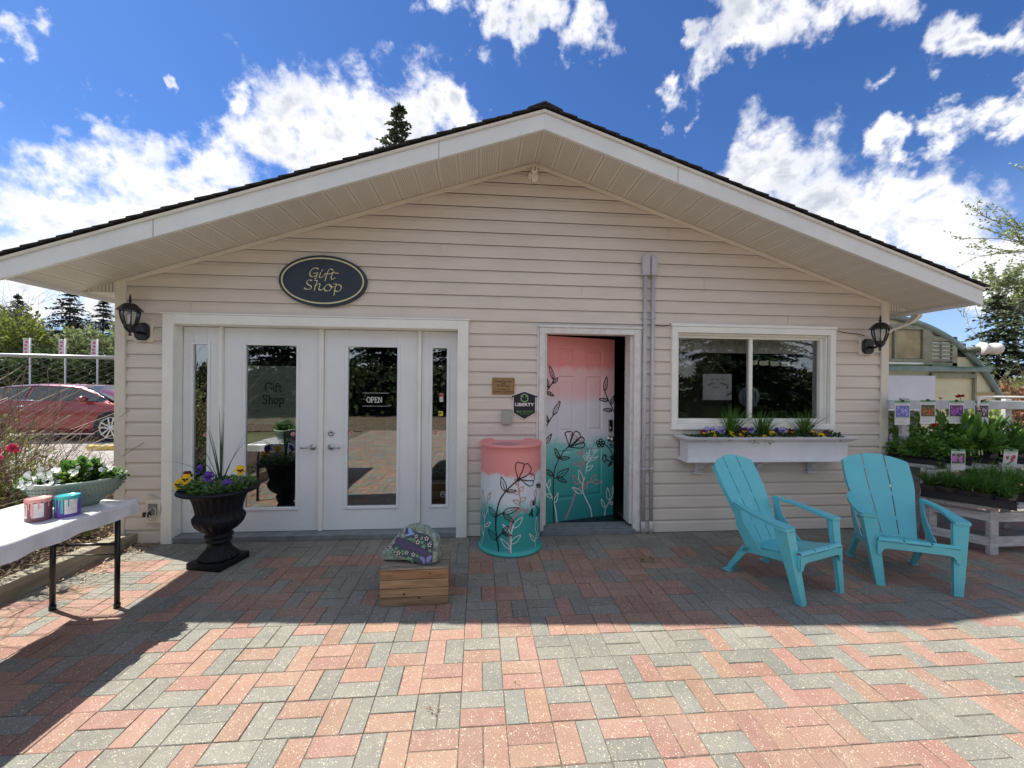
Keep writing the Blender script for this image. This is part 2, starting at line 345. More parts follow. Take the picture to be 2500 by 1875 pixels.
('w',0.0064,[(0.559,0.633),(0.585,0.631),(0.613,0.636),(0.641,0.651),(0.664,0.667),(0.633,0.666),(0.6,0.661),(0.575,0.649),(0.559,0.633)]),
('w',0.0064,[(0.759,0.09),(0.762,0.113),(0.755,0.139),(0.734,0.168),(0.713,0.191),(0.714,0.164),(0.721,0.132),(0.737,0.107),(0.759,0.09)]),
('w',0.0064,[(0.811,0.167),(0.826,0.195),(0.828,0.231),(0.813,0.274),(0.795,0.311),(0.785,0.275),(0.781,0.232),(0.791,0.196),(0.811,0.167)]),
('w',0.0064,[(0.826,0.135),(0.837,0.123),(0.851,0.117),(0.869,0.12),(0.884,0.126),(0.87,0.136),(0.853,0.144),(0.838,0.143),(0.826,0.135)]),
('w',0.0064,[(0.865,0.222),(0.879,0.248),(0.887,0.283),(0.886,0.326),(0.882,0.364),(0.869,0.33),(0.858,0.288),(0.857,0.252),(0.865,0.222)]),
('w',0.0057,[(0.525,0.674),(0.512,0.691),(0.51,0.708),(0.524,0.711),(0.538,0.706),(0.537,0.689),(0.525,0.674)]),
('w',0.0057,[(0.532,0.669),(0.545,0.684),(0.564,0.689),(0.573,0.678),(0.573,0.666),(0.553,0.663),(0.532,0.669)]),
('w',0.0057,[(0.529,0.663),(0.55,0.655),(0.564,0.641),(0.555,0.631),(0.541,0.628),(0.53,0.643),(0.529,0.663)]),
('w',0.0057,[(0.52,0.663),(0.52,0.644),(0.51,0.63),(0.495,0.635),(0.487,0.646),(0.499,0.658),(0.52,0.663)]),
('w',0.0057,[(0.518,0.67),(0.496,0.666),(0.477,0.671),(0.477,0.684),(0.485,0.694),(0.504,0.686),(0.518,0.67)]),
('w',0.0042,[(0.554,0.831),(0.542,0.846),(0.54,0.862),(0.553,0.865),(0.567,0.861),(0.565,0.845),(0.554,0.831)]),
('w',0.0042,[(0.56,0.826),(0.573,0.84),(0.59,0.845),(0.599,0.835),(0.599,0.823),(0.581,0.821),(0.56,0.826)]),
('w',0.0042,[(0.558,0.82),(0.578,0.813),(0.59,0.8),(0.582,0.791),(0.569,0.788),(0.559,0.802),(0.558,0.82)]),
('w',0.0042,[(0.55,0.821),(0.549,0.803),(0.54,0.79),(0.527,0.794),(0.518,0.804),(0.53,0.815),(0.55,0.821)]),
('w',0.0042,[(0.547,0.827),(0.527,0.823),(0.509,0.828),(0.509,0.84),(0.517,0.849),(0.534,0.842),(0.547,0.827)]),
('w',0.0042,[(0.628,0.752),(0.617,0.766),(0.616,0.779),(0.627,0.782),(0.639,0.778),(0.637,0.765),(0.628,0.752)]),
('w',0.0042,[(0.633,0.749),(0.644,0.76),(0.659,0.765),(0.666,0.756),(0.666,0.746),(0.651,0.744),(0.633,0.749)]),
('w',0.0042,[(0.631,0.743),(0.648,0.737),(0.659,0.726),(0.652,0.719),(0.64,0.716),(0.632,0.728),(0.631,0.743)]),
('w',0.0042,[(0.624,0.744),(0.624,0.729),(0.616,0.717),(0.604,0.721),(0.597,0.73),(0.607,0.739),(0.624,0.744)]),
('w',0.0042,[(0.622,0.749),(0.605,0.746),(0.589,0.75),(0.589,0.76),(0.596,0.768),(0.611,0.762),(0.622,0.749)]),
('p',0.0113,[(0.255,0.015),(0.328,0.158),(0.393,0.31),(0.494,0.374),(0.579,0.396)]),
('p',0.0071,[(0.486,0.331),(0.462,0.465),(0.449,0.575),(0.443,0.685),(0.464,0.771),(0.421,0.86),(0.369,0.921)]),
('p',0.0071,[(0.417,0.381),(0.42,0.411),(0.407,0.441),(0.374,0.469),(0.341,0.489),(0.346,0.455),(0.359,0.418),(0.384,0.394),(0.417,0.381)]),
('p',0.0071,[(0.579,0.396),(0.604,0.402),(0.622,0.416),(0.63,0.442),(0.631,0.466),(0.606,0.455),(0.583,0.439),(0.575,0.419),(0.579,0.396)]),
('p',0.0071,[(0.597,0.395),(0.621,0.375),(0.652,0.365),(0.69,0.368),(0.723,0.377),(0.692,0.395),(0.655,0.409),(0.623,0.408),(0.597,0.395)]),
('p',0.0071,[(0.511,0.365),(0.495,0.358),(0.489,0.347),(0.494,0.33),(0.503,0.315),(0.516,0.325),(0.526,0.339),(0.523,0.352),(0.511,0.365)]),
('p',0.0071,[(0.444,0.59),(0.43,0.611),(0.409,0.623),(0.379,0.623),(0.353,0.618),(0.371,0.598),(0.396,0.582),(0.421,0.58),(0.444,0.59)]),
('p',0.0071,[(0.449,0.597),(0.466,0.593),(0.483,0.596),(0.498,0.609),(0.508,0.622),(0.489,0.623),(0.468,0.62),(0.455,0.611),(0.449,0.597)]),
('p',0.0071,[(0.443,0.699),(0.442,0.715),(0.433,0.727),(0.415,0.734),(0.397,0.738),(0.401,0.722),(0.41,0.707),(0.425,0.699),(0.443,0.699)]),
('p',0.0071,[(0.456,0.706),(0.473,0.714),(0.483,0.729),(0.484,0.751),(0.481,0.77),(0.465,0.757),(0.451,0.74),(0.449,0.723),(0.456,0.706)]),
('p',0.0071,[(0.421,0.846),(0.44,0.851),(0.454,0.863),(0.458,0.883),(0.457,0.903),(0.438,0.893),(0.421,0.88),(0.416,0.863),(0.421,0.846)]),
('p',0.0071,[(0.395,0.876),(0.387,0.897),(0.369,0.914),(0.339,0.925),(0.311,0.93),(0.325,0.908),(0.346,0.887),(0.37,0.877),(0.395,0.876)])]
BARREL_ART=[('k',0.0077,[(-0.442,0.047),(-0.463,0.106),(-0.506,0.16),(-0.546,0.243),(-0.548,0.313),(-0.533,0.363),(-0.476,0.449),(-0.385,0.522),(-0.259,0.574),(-0.1,0.625),(0.121,0.68)]),
('k',0.005,[(-0.492,0.143),(-0.509,0.172),(-0.574,0.196),(-0.707,0.212),(-0.853,0.218),(-0.798,0.19),(-0.712,0.161),(-0.606,0.146),(-0.492,0.143)]),
('k',0.0035,[(-0.492,0.143),(-0.714,0.194)]),
('k',0.005,[(-0.323,0.216),(-0.253,0.222),(-0.197,0.235),(-0.158,0.257),(-0.138,0.279),(-0.209,0.269),(-0.282,0.254),(-0.318,0.236),(-0.323,0.216)]),
('k',0.0035,[(-0.323,0.216),(-0.202,0.257)]),
('k',0.005,[(-0.31,0.213),(-0.261,0.2),(-0.192,0.193),(-0.102,0.193),(-0.024,0.195),(-0.088,0.208),(-0.169,0.219),(-0.243,0.22),(-0.31,0.213)]),
('k',0.0035,[(-0.31,0.213),(-0.124,0.202)]),
('k',0.005,[(-0.541,0.345),(-0.549,0.371),(-0.599,0.395),(-0.708,0.414),(-0.826,0.425),(-0.79,0.398),(-0.726,0.369),(-0.639,0.352),(-0.541,0.345)]),
('k',0.0035,[(-0.541,0.345),(-0.718,0.398)]),
('k',0.005,[(-0.316,0.391),(-0.195,0.384),(-0.065,0.391),(0.072,0.413),(0.18,0.437),(0.037,0.442),(-0.121,0.438),(-0.238,0.42),(-0.316,0.391)]),
('k',0.0035,[(-0.316,0.391),(0.005,0.424)]),
('k',0.005,[(-0.316,0.388),(-0.275,0.362),(-0.197,0.341),(-0.077,0.324),(0.033,0.313),(-0.03,0.342),(-0.119,0.37),(-0.215,0.385),(-0.316,0.388)]),
('k',0.0035,[(-0.316,0.388),(-0.088,0.341)]),
('k',0.005,[(-0.247,0.581),(-0.212,0.612),(-0.222,0.646),(-0.291,0.683),(-0.371,0.711),(-0.389,0.674),(-0.384,0.632),(-0.332,0.602),(-0.247,0.581)]),
('k',0.0035,[(-0.247,0.581),(-0.327,0.665)]),
('k',0.005,[(-0.21,0.582),(-0.143,0.575),(-0.065,0.574),(0.025,0.582),(0.099,0.592),(0.018,0.598),(-0.077,0.601),(-0.152,0.594),(-0.21,0.582)]),
('k',0.0035,[(-0.21,0.582),(-0.01,0.589)]),
('k',0.005,[(0.757,0.438),(0.81,0.446),(0.844,0.459),(0.849,0.479),(0.839,0.497),(0.787,0.485),(0.744,0.469),(0.737,0.453),(0.757,0.438)]),
('k',0.0035,[(0.757,0.438),(0.809,0.476)]),
('k',0.005,[(0.737,0.439),(0.765,0.445),(0.771,0.454),(0.747,0.466),(0.716,0.476),(0.696,0.468),(0.686,0.457),(0.701,0.448),(0.737,0.439)]),
('k',0.0035,[(0.737,0.439),(0.723,0.463)]),
('k',0.005,[(0.655,0.372),(0.613,0.376),(0.58,0.375),(0.559,0.368),(0.548,0.36),(0.588,0.359),(0.631,0.359),(0.652,0.364),(0.655,0.372)]),
('k',0.0035,[(0.655,0.372),(0.584,0.365)]),
('k',0.005,[(0.655,0.372),(0.69,0.378),(0.707,0.387),(0.699,0.401),(0.682,0.414),(0.651,0.405),(0.628,0.394),(0.631,0.383),(0.655,0.372)]),
('k',0.0035,[(0.655,0.372),(0.672,0.399)]),
('k',0.005,[(0.684,0.363),(0.659,0.359),(0.652,0.352),(0.669,0.343),(0.693,0.334),(0.713,0.34),(0.726,0.348),(0.714,0.356),(0.684,0.363)]),
('k',0.0035,[(0.684,0.363),(0.69,0.345)]),
('k',0.005,[(0.923,0.329),(0.991,0.333),(1.046,0.341),(1.071,0.357),(1.074,0.372),(0.994,0.366),(0.93,0.355),(0.911,0.342),(0.923,0.329)]),
('k',0.0035,[(0.923,0.329),(1.015,0.357)]),
('k',0.0063,[(-0.479,0.165),(-0.413,0.192),(-0.323,0.216)]),
('k',0.0063,[(-0.527,0.353),(-0.419,0.378),(-0.316,0.391)]),
('k',0.0049,[(0.158,0.7),(0.081,0.764),(0.074,0.82),(0.116,0.842),(0.192,0.838),(0.325,0.827),(0.331,0.795),(0.248,0.741),(0.171,0.7)]),
('k',0.0049,[(0.171,0.7),(0.3,0.768),(0.367,0.816),(0.467,0.824),(0.595,0.788),(0.613,0.759),(0.532,0.733),(0.302,0.705),(0.184,0.696)]),
('k',0.0049,[(0.223,0.696),(0.413,0.712),(0.548,0.733),(0.763,0.706),(0.765,0.67),(0.652,0.665),(0.414,0.677),(0.236,0.69)]),
('k',0.0049,[(0.249,0.688),(0.414,0.673),(0.707,0.659),(0.69,0.627),(0.569,0.62),(0.416,0.645),(0.25,0.685)]),
('k',0.0049,[(1.212,0.397),(1.17,0.297),(1.251,0.179),(1.221,0.108)]),
('k',0.0049,[(0.843,0.425),(1.073,0.379),(1.145,0.336)]),
('k',0.0183,[(0.116,0.68),(0.236,0.697)]),
('k',0.014,[(0.158,0.704),(0.134,0.679)]),
('k',0.0049,[(1.052,0.603),(0.999,0.615),(0.992,0.624),(1.051,0.623),(1.12,0.616),(1.112,0.608),(1.052,0.603)]),
('k',0.0049,[(1.084,0.599),(1.161,0.602),(1.343,0.593),(1.414,0.583),(1.414,0.576),(1.218,0.587),(1.084,0.599)]),
('k',0.0049,[(1.072,0.596),(1.194,0.584),(1.336,0.567),(1.229,0.569),(1.132,0.574),(1.077,0.585),(1.072,0.596)]),
('k',0.0049,[(1.034,0.598),(1.031,0.588),(0.99,0.583),(0.939,0.588),(0.91,0.595),(0.953,0.6),(1.034,0.598)]),
('k',0.0049,[(1.023,0.603),(0.942,0.605),(0.879,0.611),(0.879,0.617),(0.906,0.621),(0.969,0.614),(1.023,0.603)]),
('w',0.0091,[(-0.051,0.041),(-0.054,0.115),(-0.049,0.192),(-0.014,0.261),(0.022,0.289)]),
('w',0.0056,[(-1.238,0.049),(-1.099,0.132),(-1.043,0.223),(-1.023,0.297),(-0.88,0.386),(-0.809,0.423)]),
('w',0.0049,[(0.876,0.039),(0.827,0.095),(0.885,0.133),(0.918,0.174)]),
('w',0.0054,[(0.023,0.261),(0.124,0.269),(0.211,0.288),(0.273,0.32),(0.309,0.352),(0.197,0.339),(0.088,0.318),(0.033,0.291),(0.023,0.261)]),
('w',0.0054,[(-0.047,0.122),(0.05,0.126),(0.137,0.141),(0.208,0.169),(0.253,0.197),(0.145,0.189),(0.035,0.172),(-0.025,0.149),(-0.047,0.122)]),
('w',0.0054,[(-0.07,0.073),(-0.1,0.1),(-0.168,0.127),(-0.279,0.15),(-0.386,0.165),(-0.331,0.136),(-0.252,0.104),(-0.163,0.084),(-0.07,0.073)]),
('w',0.0054,[(-0.074,0.206),(-0.098,0.229),(-0.149,0.253),(-0.233,0.276),(-0.313,0.293),(-0.272,0.267),(-0.212,0.239),(-0.145,0.218),(-0.074,0.206)]),
('w',0.0054,[(-1.019,0.229),(-0.918,0.238),(-0.836,0.252),(-0.774,0.273),(-0.735,0.292),(-0.821,0.282),(-0.923,0.266),(-0.99,0.248),(-1.019,0.229)]),
('w',0.0054,[(-1.1,0.153),(-1.096,0.173),(-1.125,0.195),(-1.201,0.216),(-1.3,0.23),(-1.282,0.207),(-1.239,0.182),(-1.173,0.164),(-1.1,0.153)]),
('w',0.0054,[(-1.048,0.31),(-1.039,0.338),(-1.074,0.368),(-1.177,0.399),(-1.323,0.419),(-1.301,0.386),(-1.242,0.35),(-1.149,0.326),(-1.048,0.31)]),
('w',0.0054,[(0.826,0.102),(0.81,0.122),(0.752,0.146),(0.656,0.172),(0.571,0.191),(0.601,0.168),(0.654,0.141),(0.729,0.119),(0.826,0.102)]),
('w',0.0054,[(0.897,0.175),(0.957,0.199),(0.979,0.234),(0.945,0.28),(0.898,0.32),(0.854,0.287),(0.826,0.246),(0.843,0.209),(0.897,0.175)]),
('w',0.0054,[(0.871,0.123),(0.95,0.124),(1.026,0.13),(1.085,0.142),(1.121,0.155),(1.004,0.155),(0.913,0.148),(0.875,0.137),(0.871,0.123)]),
('p',0.0112,[(-0.11,0.045),(-0.109,0.15),(-0.089,0.275),(0.008,0.345),(0.169,0.399)]),
('p',0.0063,[(0.207,0.419),(0.23,0.496),(0.201,0.566),(0.148,0.63),(0.046,0.68)]),
('p',0.0042,[(-1.055,0.41),(-0.964,0.438),(-0.866,0.48)]),
('p',0.006,[(0.161,0.637),(0.17,0.653),(0.152,0.669),(0.1,0.684),(0.046,0.694),(0.048,0.676),(0.065,0.656),(0.105,0.644),(0.161,0.637)]),
('p',0.006,[(0.214,0.587),(0.272,0.586),(0.314,0.592),(0.331,0.607),(0.332,0.623),(0.273,0.621),(0.219,0.615),(0.202,0.603),(0.214,0.587)]),
('p',0.006,[(0.214,0.566),(0.174,0.578),(0.121,0.583),(0.056,0.581),(0,0.576),(0.05,0.566),(0.112,0.558),(0.167,0.559),(0.214,0.566)]),
('p',0.006,[(0.23,0.496),(0.292,0.492),(0.349,0.496),(0.393,0.51),(0.42,0.525),(0.349,0.526),(0.278,0.523),(0.241,0.512),(0.23,0.496)]),
('p',0.006,[(0.218,0.475),(0.194,0.492),(0.146,0.505),(0.071,0.509),(0.002,0.509),(0.039,0.493),(0.093,0.477),(0.153,0.472),(0.218,0.475)]),
('p',0.006,[(0.207,0.412),(0.18,0.425),(0.138,0.432),(0.08,0.432),(0.03,0.429),(0.066,0.418),(0.114,0.408),(0.162,0.407),(0.207,0.412)]),
('p',0.006,[(0.233,0.411),(0.274,0.407),(0.308,0.409),(0.329,0.419),(0.339,0.429),(0.295,0.431),(0.253,0.43),(0.233,0.423),(0.233,0.411)]),
('p',0.006,[(0.368,0.4),(0.415,0.395),(0.458,0.396),(0.492,0.405),(0.514,0.415),(0.46,0.419),(0.406,0.419),(0.377,0.412),(0.368,0.4)]),
('p',0.006,[(-0.866,0.484),(-0.801,0.499),(-0.762,0.518),(-0.755,0.541),(-0.763,0.561),(-0.822,0.542),(-0.878,0.519),(-0.891,0.499),(-0.866,0.484)]),
('p',0.006,[(-1.081,0.416),(-1.046,0.449),(-1.055,0.487),(-1.122,0.527),(-1.212,0.559),(-1.238,0.518),(-1.233,0.472),(-1.17,0.439),(-1.081,0.416)]),
('p',0.006,[(0.838,0.504),(0.888,0.516),(0.912,0.533),(0.898,0.557),(0.871,0.578),(0.83,0.562),(0.8,0.541),(0.805,0.522),(0.838,0.504)]),
('p',0.006,[(0.663,0.429),(0.7,0.439),(0.708,0.454),(0.68,0.474),(0.642,0.491),(0.616,0.476),(0.602,0.459),(0.619,0.443),(0.663,0.429)])]

# ---------------------------------------------------------------- shared materials
M_vinyl = mat('vinyl_siding', (.71, .64, .56), .5, var=.06, vs=1.6, bump=.03, bs=60, streak=(1, 1, 3))
M_trim = mat('cream_trim', (.74, .69, .58), .45, var=.06, vs=3)
M_white = mat('white_paint', (.86, .86, .80), .4, var=.05, vs=5)
M_doorwhite = mat('door_white', (.80, .83, .84), .35, var=.04, vs=2)
M_fascia = mat('white_metal_fascia', (.74, .76, .74), .4, var=.07, vs=2.5)
M_dark = mat('dark_void', (.012, .012, .014), .8)
M_black = mat('black_metal', (.010, .010, .014), .35, var=.3, vs=20)
M_glass = glassmat('door_glass', .30)
M_glasswin = glassmat('window_glass', .16, (.86, .9, .9))
M_steel = mat('satin_steel', (.5, .5, .5), .28, 1.)
M_shingle = mat('asphalt_shingle', (.035, .032, .034), .95, var=.5, vs=30, bump=.6, bs=120)
M_greyplastic = mat('grey_conduit', (.52, .52, .54), .5, var=.08, vs=8)
M_conc = mat('threshold_grey', (.20, .22, .23), .6, var=.2, vs=12)

# ---------------------------------------------------------------- patio
def paver_material():
    m = bpy.data.materials.new('concrete_paver'); m.use_nodes = True
    t = NT(m.node_tree); b = t.n['Principled BSDF']
    a = t.add('ShaderNodeAttribute', attribute_name='tone'); co = t.add('ShaderNodeTexCoord').outputs['Object']
    f = t.ramp(t.noise(co, 260, 3, .7), .3, .7)
    c = t.mix(.5, a.outputs['Color'], t.mix(f, (.25, .25, .25), (.75, .75, .75)), 'OVERLAY')
    big = t.ramp(t.noise(co, 2.3, 5, .6), .3, .75)
    c = t.mix(t.math('MULTIPLY', big, .22), c, (.42, .36, .29))
    # pale grit and fallen bud scales, in drifts
    v = t.add('ShaderNodeTexVoronoi', feature='F1', ins={'Vector': co, 'Scale': 95.})
    grit = t.ramp(v.outputs['Distance'], .30, .22)
    sel = t.ramp(t.noise(co, 36, 3, .6), .44, .60)
    v2 = t.add('ShaderNodeTexVoronoi', feature='F1', ins={'Vector': co, 'Scale': 210.})
    grit2 = t.math('MULTIPLY', t.ramp(v2.outputs['Distance'], .27, .18), t.ramp(t.noise(co, 14, 3, .6), .40, .62))
    lite = t.math('MULTIPLY', t.math('MAXIMUM', t.math('MULTIPLY', grit, sel), grit2), .75)
    c = t.mix(lite, c, (.66, .58, .44))
    v3 = t.add('ShaderNodeTexVoronoi', feature='F1', ins={'Vector': co, 'Scale': 60.})
    dk = t.math('MULTIPLY', t.ramp(v3.outputs['Distance'], .12, .07), .6)
    c = t.mix(dk, c, (.06, .05, .045))
    t.l.new(c, b.inputs['Base Color']); b.inputs['Roughness'].default_value = .85; b.inputs['Specular IOR Level'].default_value = .3
    h = t.math('ADD', t.noise(co, 150, 4, .7), t.math('MULTIPLY', grit, .5))
    bn = t.add('ShaderNodeBump', ins={'Strength': .5, 'Distance': .002}); t.l.new(h, bn.inputs['Height']); t.l.new(bn.outputs[0], b.inputs['Normal'])
    return m
ROWS = {
 2: (-10, 'RG GR GR GR GR GR GR RG GR RR RR RR RG RG RR RG RR RR RG GG GG GG RR RG'),
 1: (-11, 'GR GR RR RG RG GG RG RG RG GR GG GR GR GR GR GR GR GR GR GR GR GR GR GR GG GR'),
 0: (-11, 'RR GR GR GG RG RR RG RG RG GR RR RG RR RG GR GR GR GR GR GR GR GR GR GR GR GR RR GR'),
 -1: (-12, 'GR RG RR GG RR RG RG GR RR RG GR RG GR GR GG GG GG GG GG RG GG RR GG RR GR GR RR GG RG RG'),
 -2: (-12, 'RR GG GG GR GR RG GG RG RG RG GR GR RG RR GR RR RR RG RR RR GR RR GG RG RR GR'),
 -3: (-7, 'RG RG RG GG GG RG RG GG RG GG RG GG RR RR GG GG'),
 -4: (-8, 'RR RR GR GG GR RG RR RG GR RR GG GG RR RR RR RR GG GG'),
 -5: (-8, 'RG GR RG GG GG RG RR RG GG GG GG RR RR GG RR GG GG RR'),
 -6: (-7, 'RR RG GG GG RR GG GG RR GG RR GG RR RR RR RR RR GG GG'),
 -7: (-8, 'RR GG RR RR RR GG GG GG RR GG RR RR RR GG RR RR GG RR GG')}
S = .2093; GX = -.0675; GY = -2.067
def build_patio():
    mb = MB(); pr = random.Random(3)
    def paver(x0, x1, y0, y1, c):
        g = pr.uniform(.0012, .0024); ch = .0022; jx, jy = pr.uniform(-.0007, .0007), pr.uniform(-.0007, .0007); x0 += jx; x1 += jx; y0 += jy; y1 += jy; z = pr.uniform(-.0015, .0012); tx = pr.uniform(-.001, .001); ty = pr.uniform(-.001, .001)
        x0 += g; x1 -= g; y0 += g; y1 -= g; ids = []
        for (xx, yy, inn) in ((x0, y0, 0), (x1, y0, 0), (x1, y1, 0), (x0, y1, 0), (x0 + ch, y0 + ch, 1), (x1 - ch, y0 + ch, 1), (x1 - ch, y1 - ch, 1), (x0 + ch, y1 - ch, 1)):
            zz = z + (tx if xx > (x0 + x1) / 2 else -tx) + (ty if yy > (y0 + y1) / 2 else -ty) - (0 if inn else .0028)
            ids.append(mb.pt((xx, yy, zz)))
        k = pr.uniform(.86, 1.12)
        if c == 'R': col = (.265 * k, .150 * k * pr.uniform(.95, 1.1), .120 * k)
        else: col = (.174 * k, .176 * k, .158 * k)
        for q in ((4, 5, 6, 7), (0, 1, 5, 4), (1, 2, 6, 5), (2, 3, 7, 6), (3, 0, 4, 7)):
            mb.face([ids[t] for t in q]); mb.c.append((*col, 1))
    def square(i, j, cc, horiz):
        x0 = GX + S * i; y1 = GY - S * (j - 1); y0 = y1 - S
        if horiz: paver(x0, x0 + S, y0 + S / 2, y1, cc[0]); paver(x0, x0 + S, y0, y0 + S / 2, cc[1])
        else: paver(x0, x0 + S / 2, y0, y1, cc[0]); paver(x0 + S / 2, x0 + S, y0, y1, cc[1])
    for j in range(-60, 34):
        y1 = GY - S * (j - 1)
        for i in range(-24, 52):
            x0 = GX + S * i
            if x0 < -3.62 or (j < -7 and x0 < 4.3): continue
            if j < -26 and x0 > 8: continue
            if j in ROWS and 0 <= i - ROWS[j][0] < len(ROWS[j][1].split()): cc = ROWS[j][1].split()[i - ROWS[j][0]]
            else:
                a = pr.choice('RG'); cc = a + (a if pr.random() < .5 else pr.choice('RG'))
            if x0 < -2.6 and j in (-7, -6): cc = 'RR' if j == -7 else 'GG'
            square(i, j, cc, (i + j) % 2 != 0)
    # plain grey course along the wall
    y = GY + S * 8
    for i in range(-16, 22):
        x0 = GX + S * i
        if x0 > 4.25: break
        if i % 2: paver(x0, x0 + S / 2, y, y + S, 'G'); paver(x0 + S / 2, x0 + S, y, y + S, 'G')
        else: paver(x0, x0 + S, y, y + S / 2, 'G'); paver(x0, x0 + S, y + S / 2, y + S, 'G')
        paver(x0, x0 + S, y + S, y + S + .18, 'G')
    o = mb.build('patio', paver_material()); structure(o)
    sand = MB(); sand.poly([(-3.6, -9, -.0032), (10.8, -9, -.0032), (10.8, 10, -.0032), (-3.6, 10, -.0032)])
    s = sand.build('patio_joint_sand', mat('joint_sand', (.13, .11, .085), .95, var=.5, vs=30)); structure(s)
build_patio()

def build_ground():
    mb = MB(); mb.poly([(-260, -260, -.06), (260, -260, -.06), (260, 260, -.06), (-260, 260, -.06)])
    structure(mb.build('ground', mat('ground_earth', (.13, .125, .055), .95, var=.45, vs=.6, bump=.5, bs=30)))
    mb = MB(); mb.poly([(-60, 3.2, -.05), (-4.2, 3.2, -.05), (-4.2, 30, -.05), (-60, 30, -.05)])
    structure(mb.build('parking_lot', mat('gravelly_asphalt', (.30, .28, .26), .95, var=.3, vs=3, bump=.4, bs=60)))
    mb = MB(); mb.poly([(-12, 1.9, -.045), (-4.2, 1.9, -.045), (-4.2, 3.15, -.045), (-12, 3.15, -.045)])
    structure(mb.build('concrete_kerb', mat('pale_concrete', (.48, .45, .40), .9, var=.2, vs=4)))
    # raised mulch bed beside the patio
    r2 = random.Random(5); mb = MB(); nx, ny = 26, 60; ids = []
    for a in range(nx + 1):
        for b in range(ny + 1):
            y = -4.5 + 6.4 * b / ny; x = -3.25 + .075 * min(0, y) - 2.6 * a / nx
            ids.append(mb.pt((x, y, .07 + .03 * r2.random() + .05 * a / nx - (.1 if b == ny or a == nx else 0))))
    for a in range(nx):
        for b in range(ny): mb.face([ids[a * (ny + 1) + b], ids[a * (ny + 1) + b + 1], ids[(a + 1) * (ny + 1) + b + 1], ids[(a + 1) * (ny + 1) + b]])
    structure(mb.build('garden_bed', mat('bed_soil', (.075, .05, .035), 1., var=.5, vs=20, bump=.8, bs=80)))
    mb = MB(); 
    for _ in range(9000):
        y = -2.6 + 4.2 * r2.random(); x = -3.30 + .075 * min(0, y) - 1.6 * r2.random() ** 1.5; z = .085 + .03 * r2.random() + .02
        mb.leaf((x, y, z), (r2.uniform(-1, 1), r2.uniform(-1, 1), r2.uniform(-.25, .35)), r2.uniform(.02, .06), r2.uniform(.006, .018), nrm=(r2.uniform(-.4, .4), r2.uniform(-.4, .4), 1))
    for _ in range(260):
        x = r2.uniform(-3.2, -2.95); y = r2.uniform(-1.0, -.02) if r2.random() < .5 else r2.uniform(-.25, -.03)
        mb.leaf((x, y, .006 + .02 * r2.random()), (r2.uniform(-1, 1), r2.uniform(-1, 1), r2.uniform(-.1, .3)), r2.uniform(.015, .04), .012, nrm=(r2.uniform(-.4, .4), 0, 1))
    tag(mb.build('wood_mulch', leafmat('mulch_chips', (.33, .23, .14), .6, trans=0.)), 'loose wood chip mulch spread over the garden bed behind the timber edge', 'mulch', kind='stuff')
build_ground()

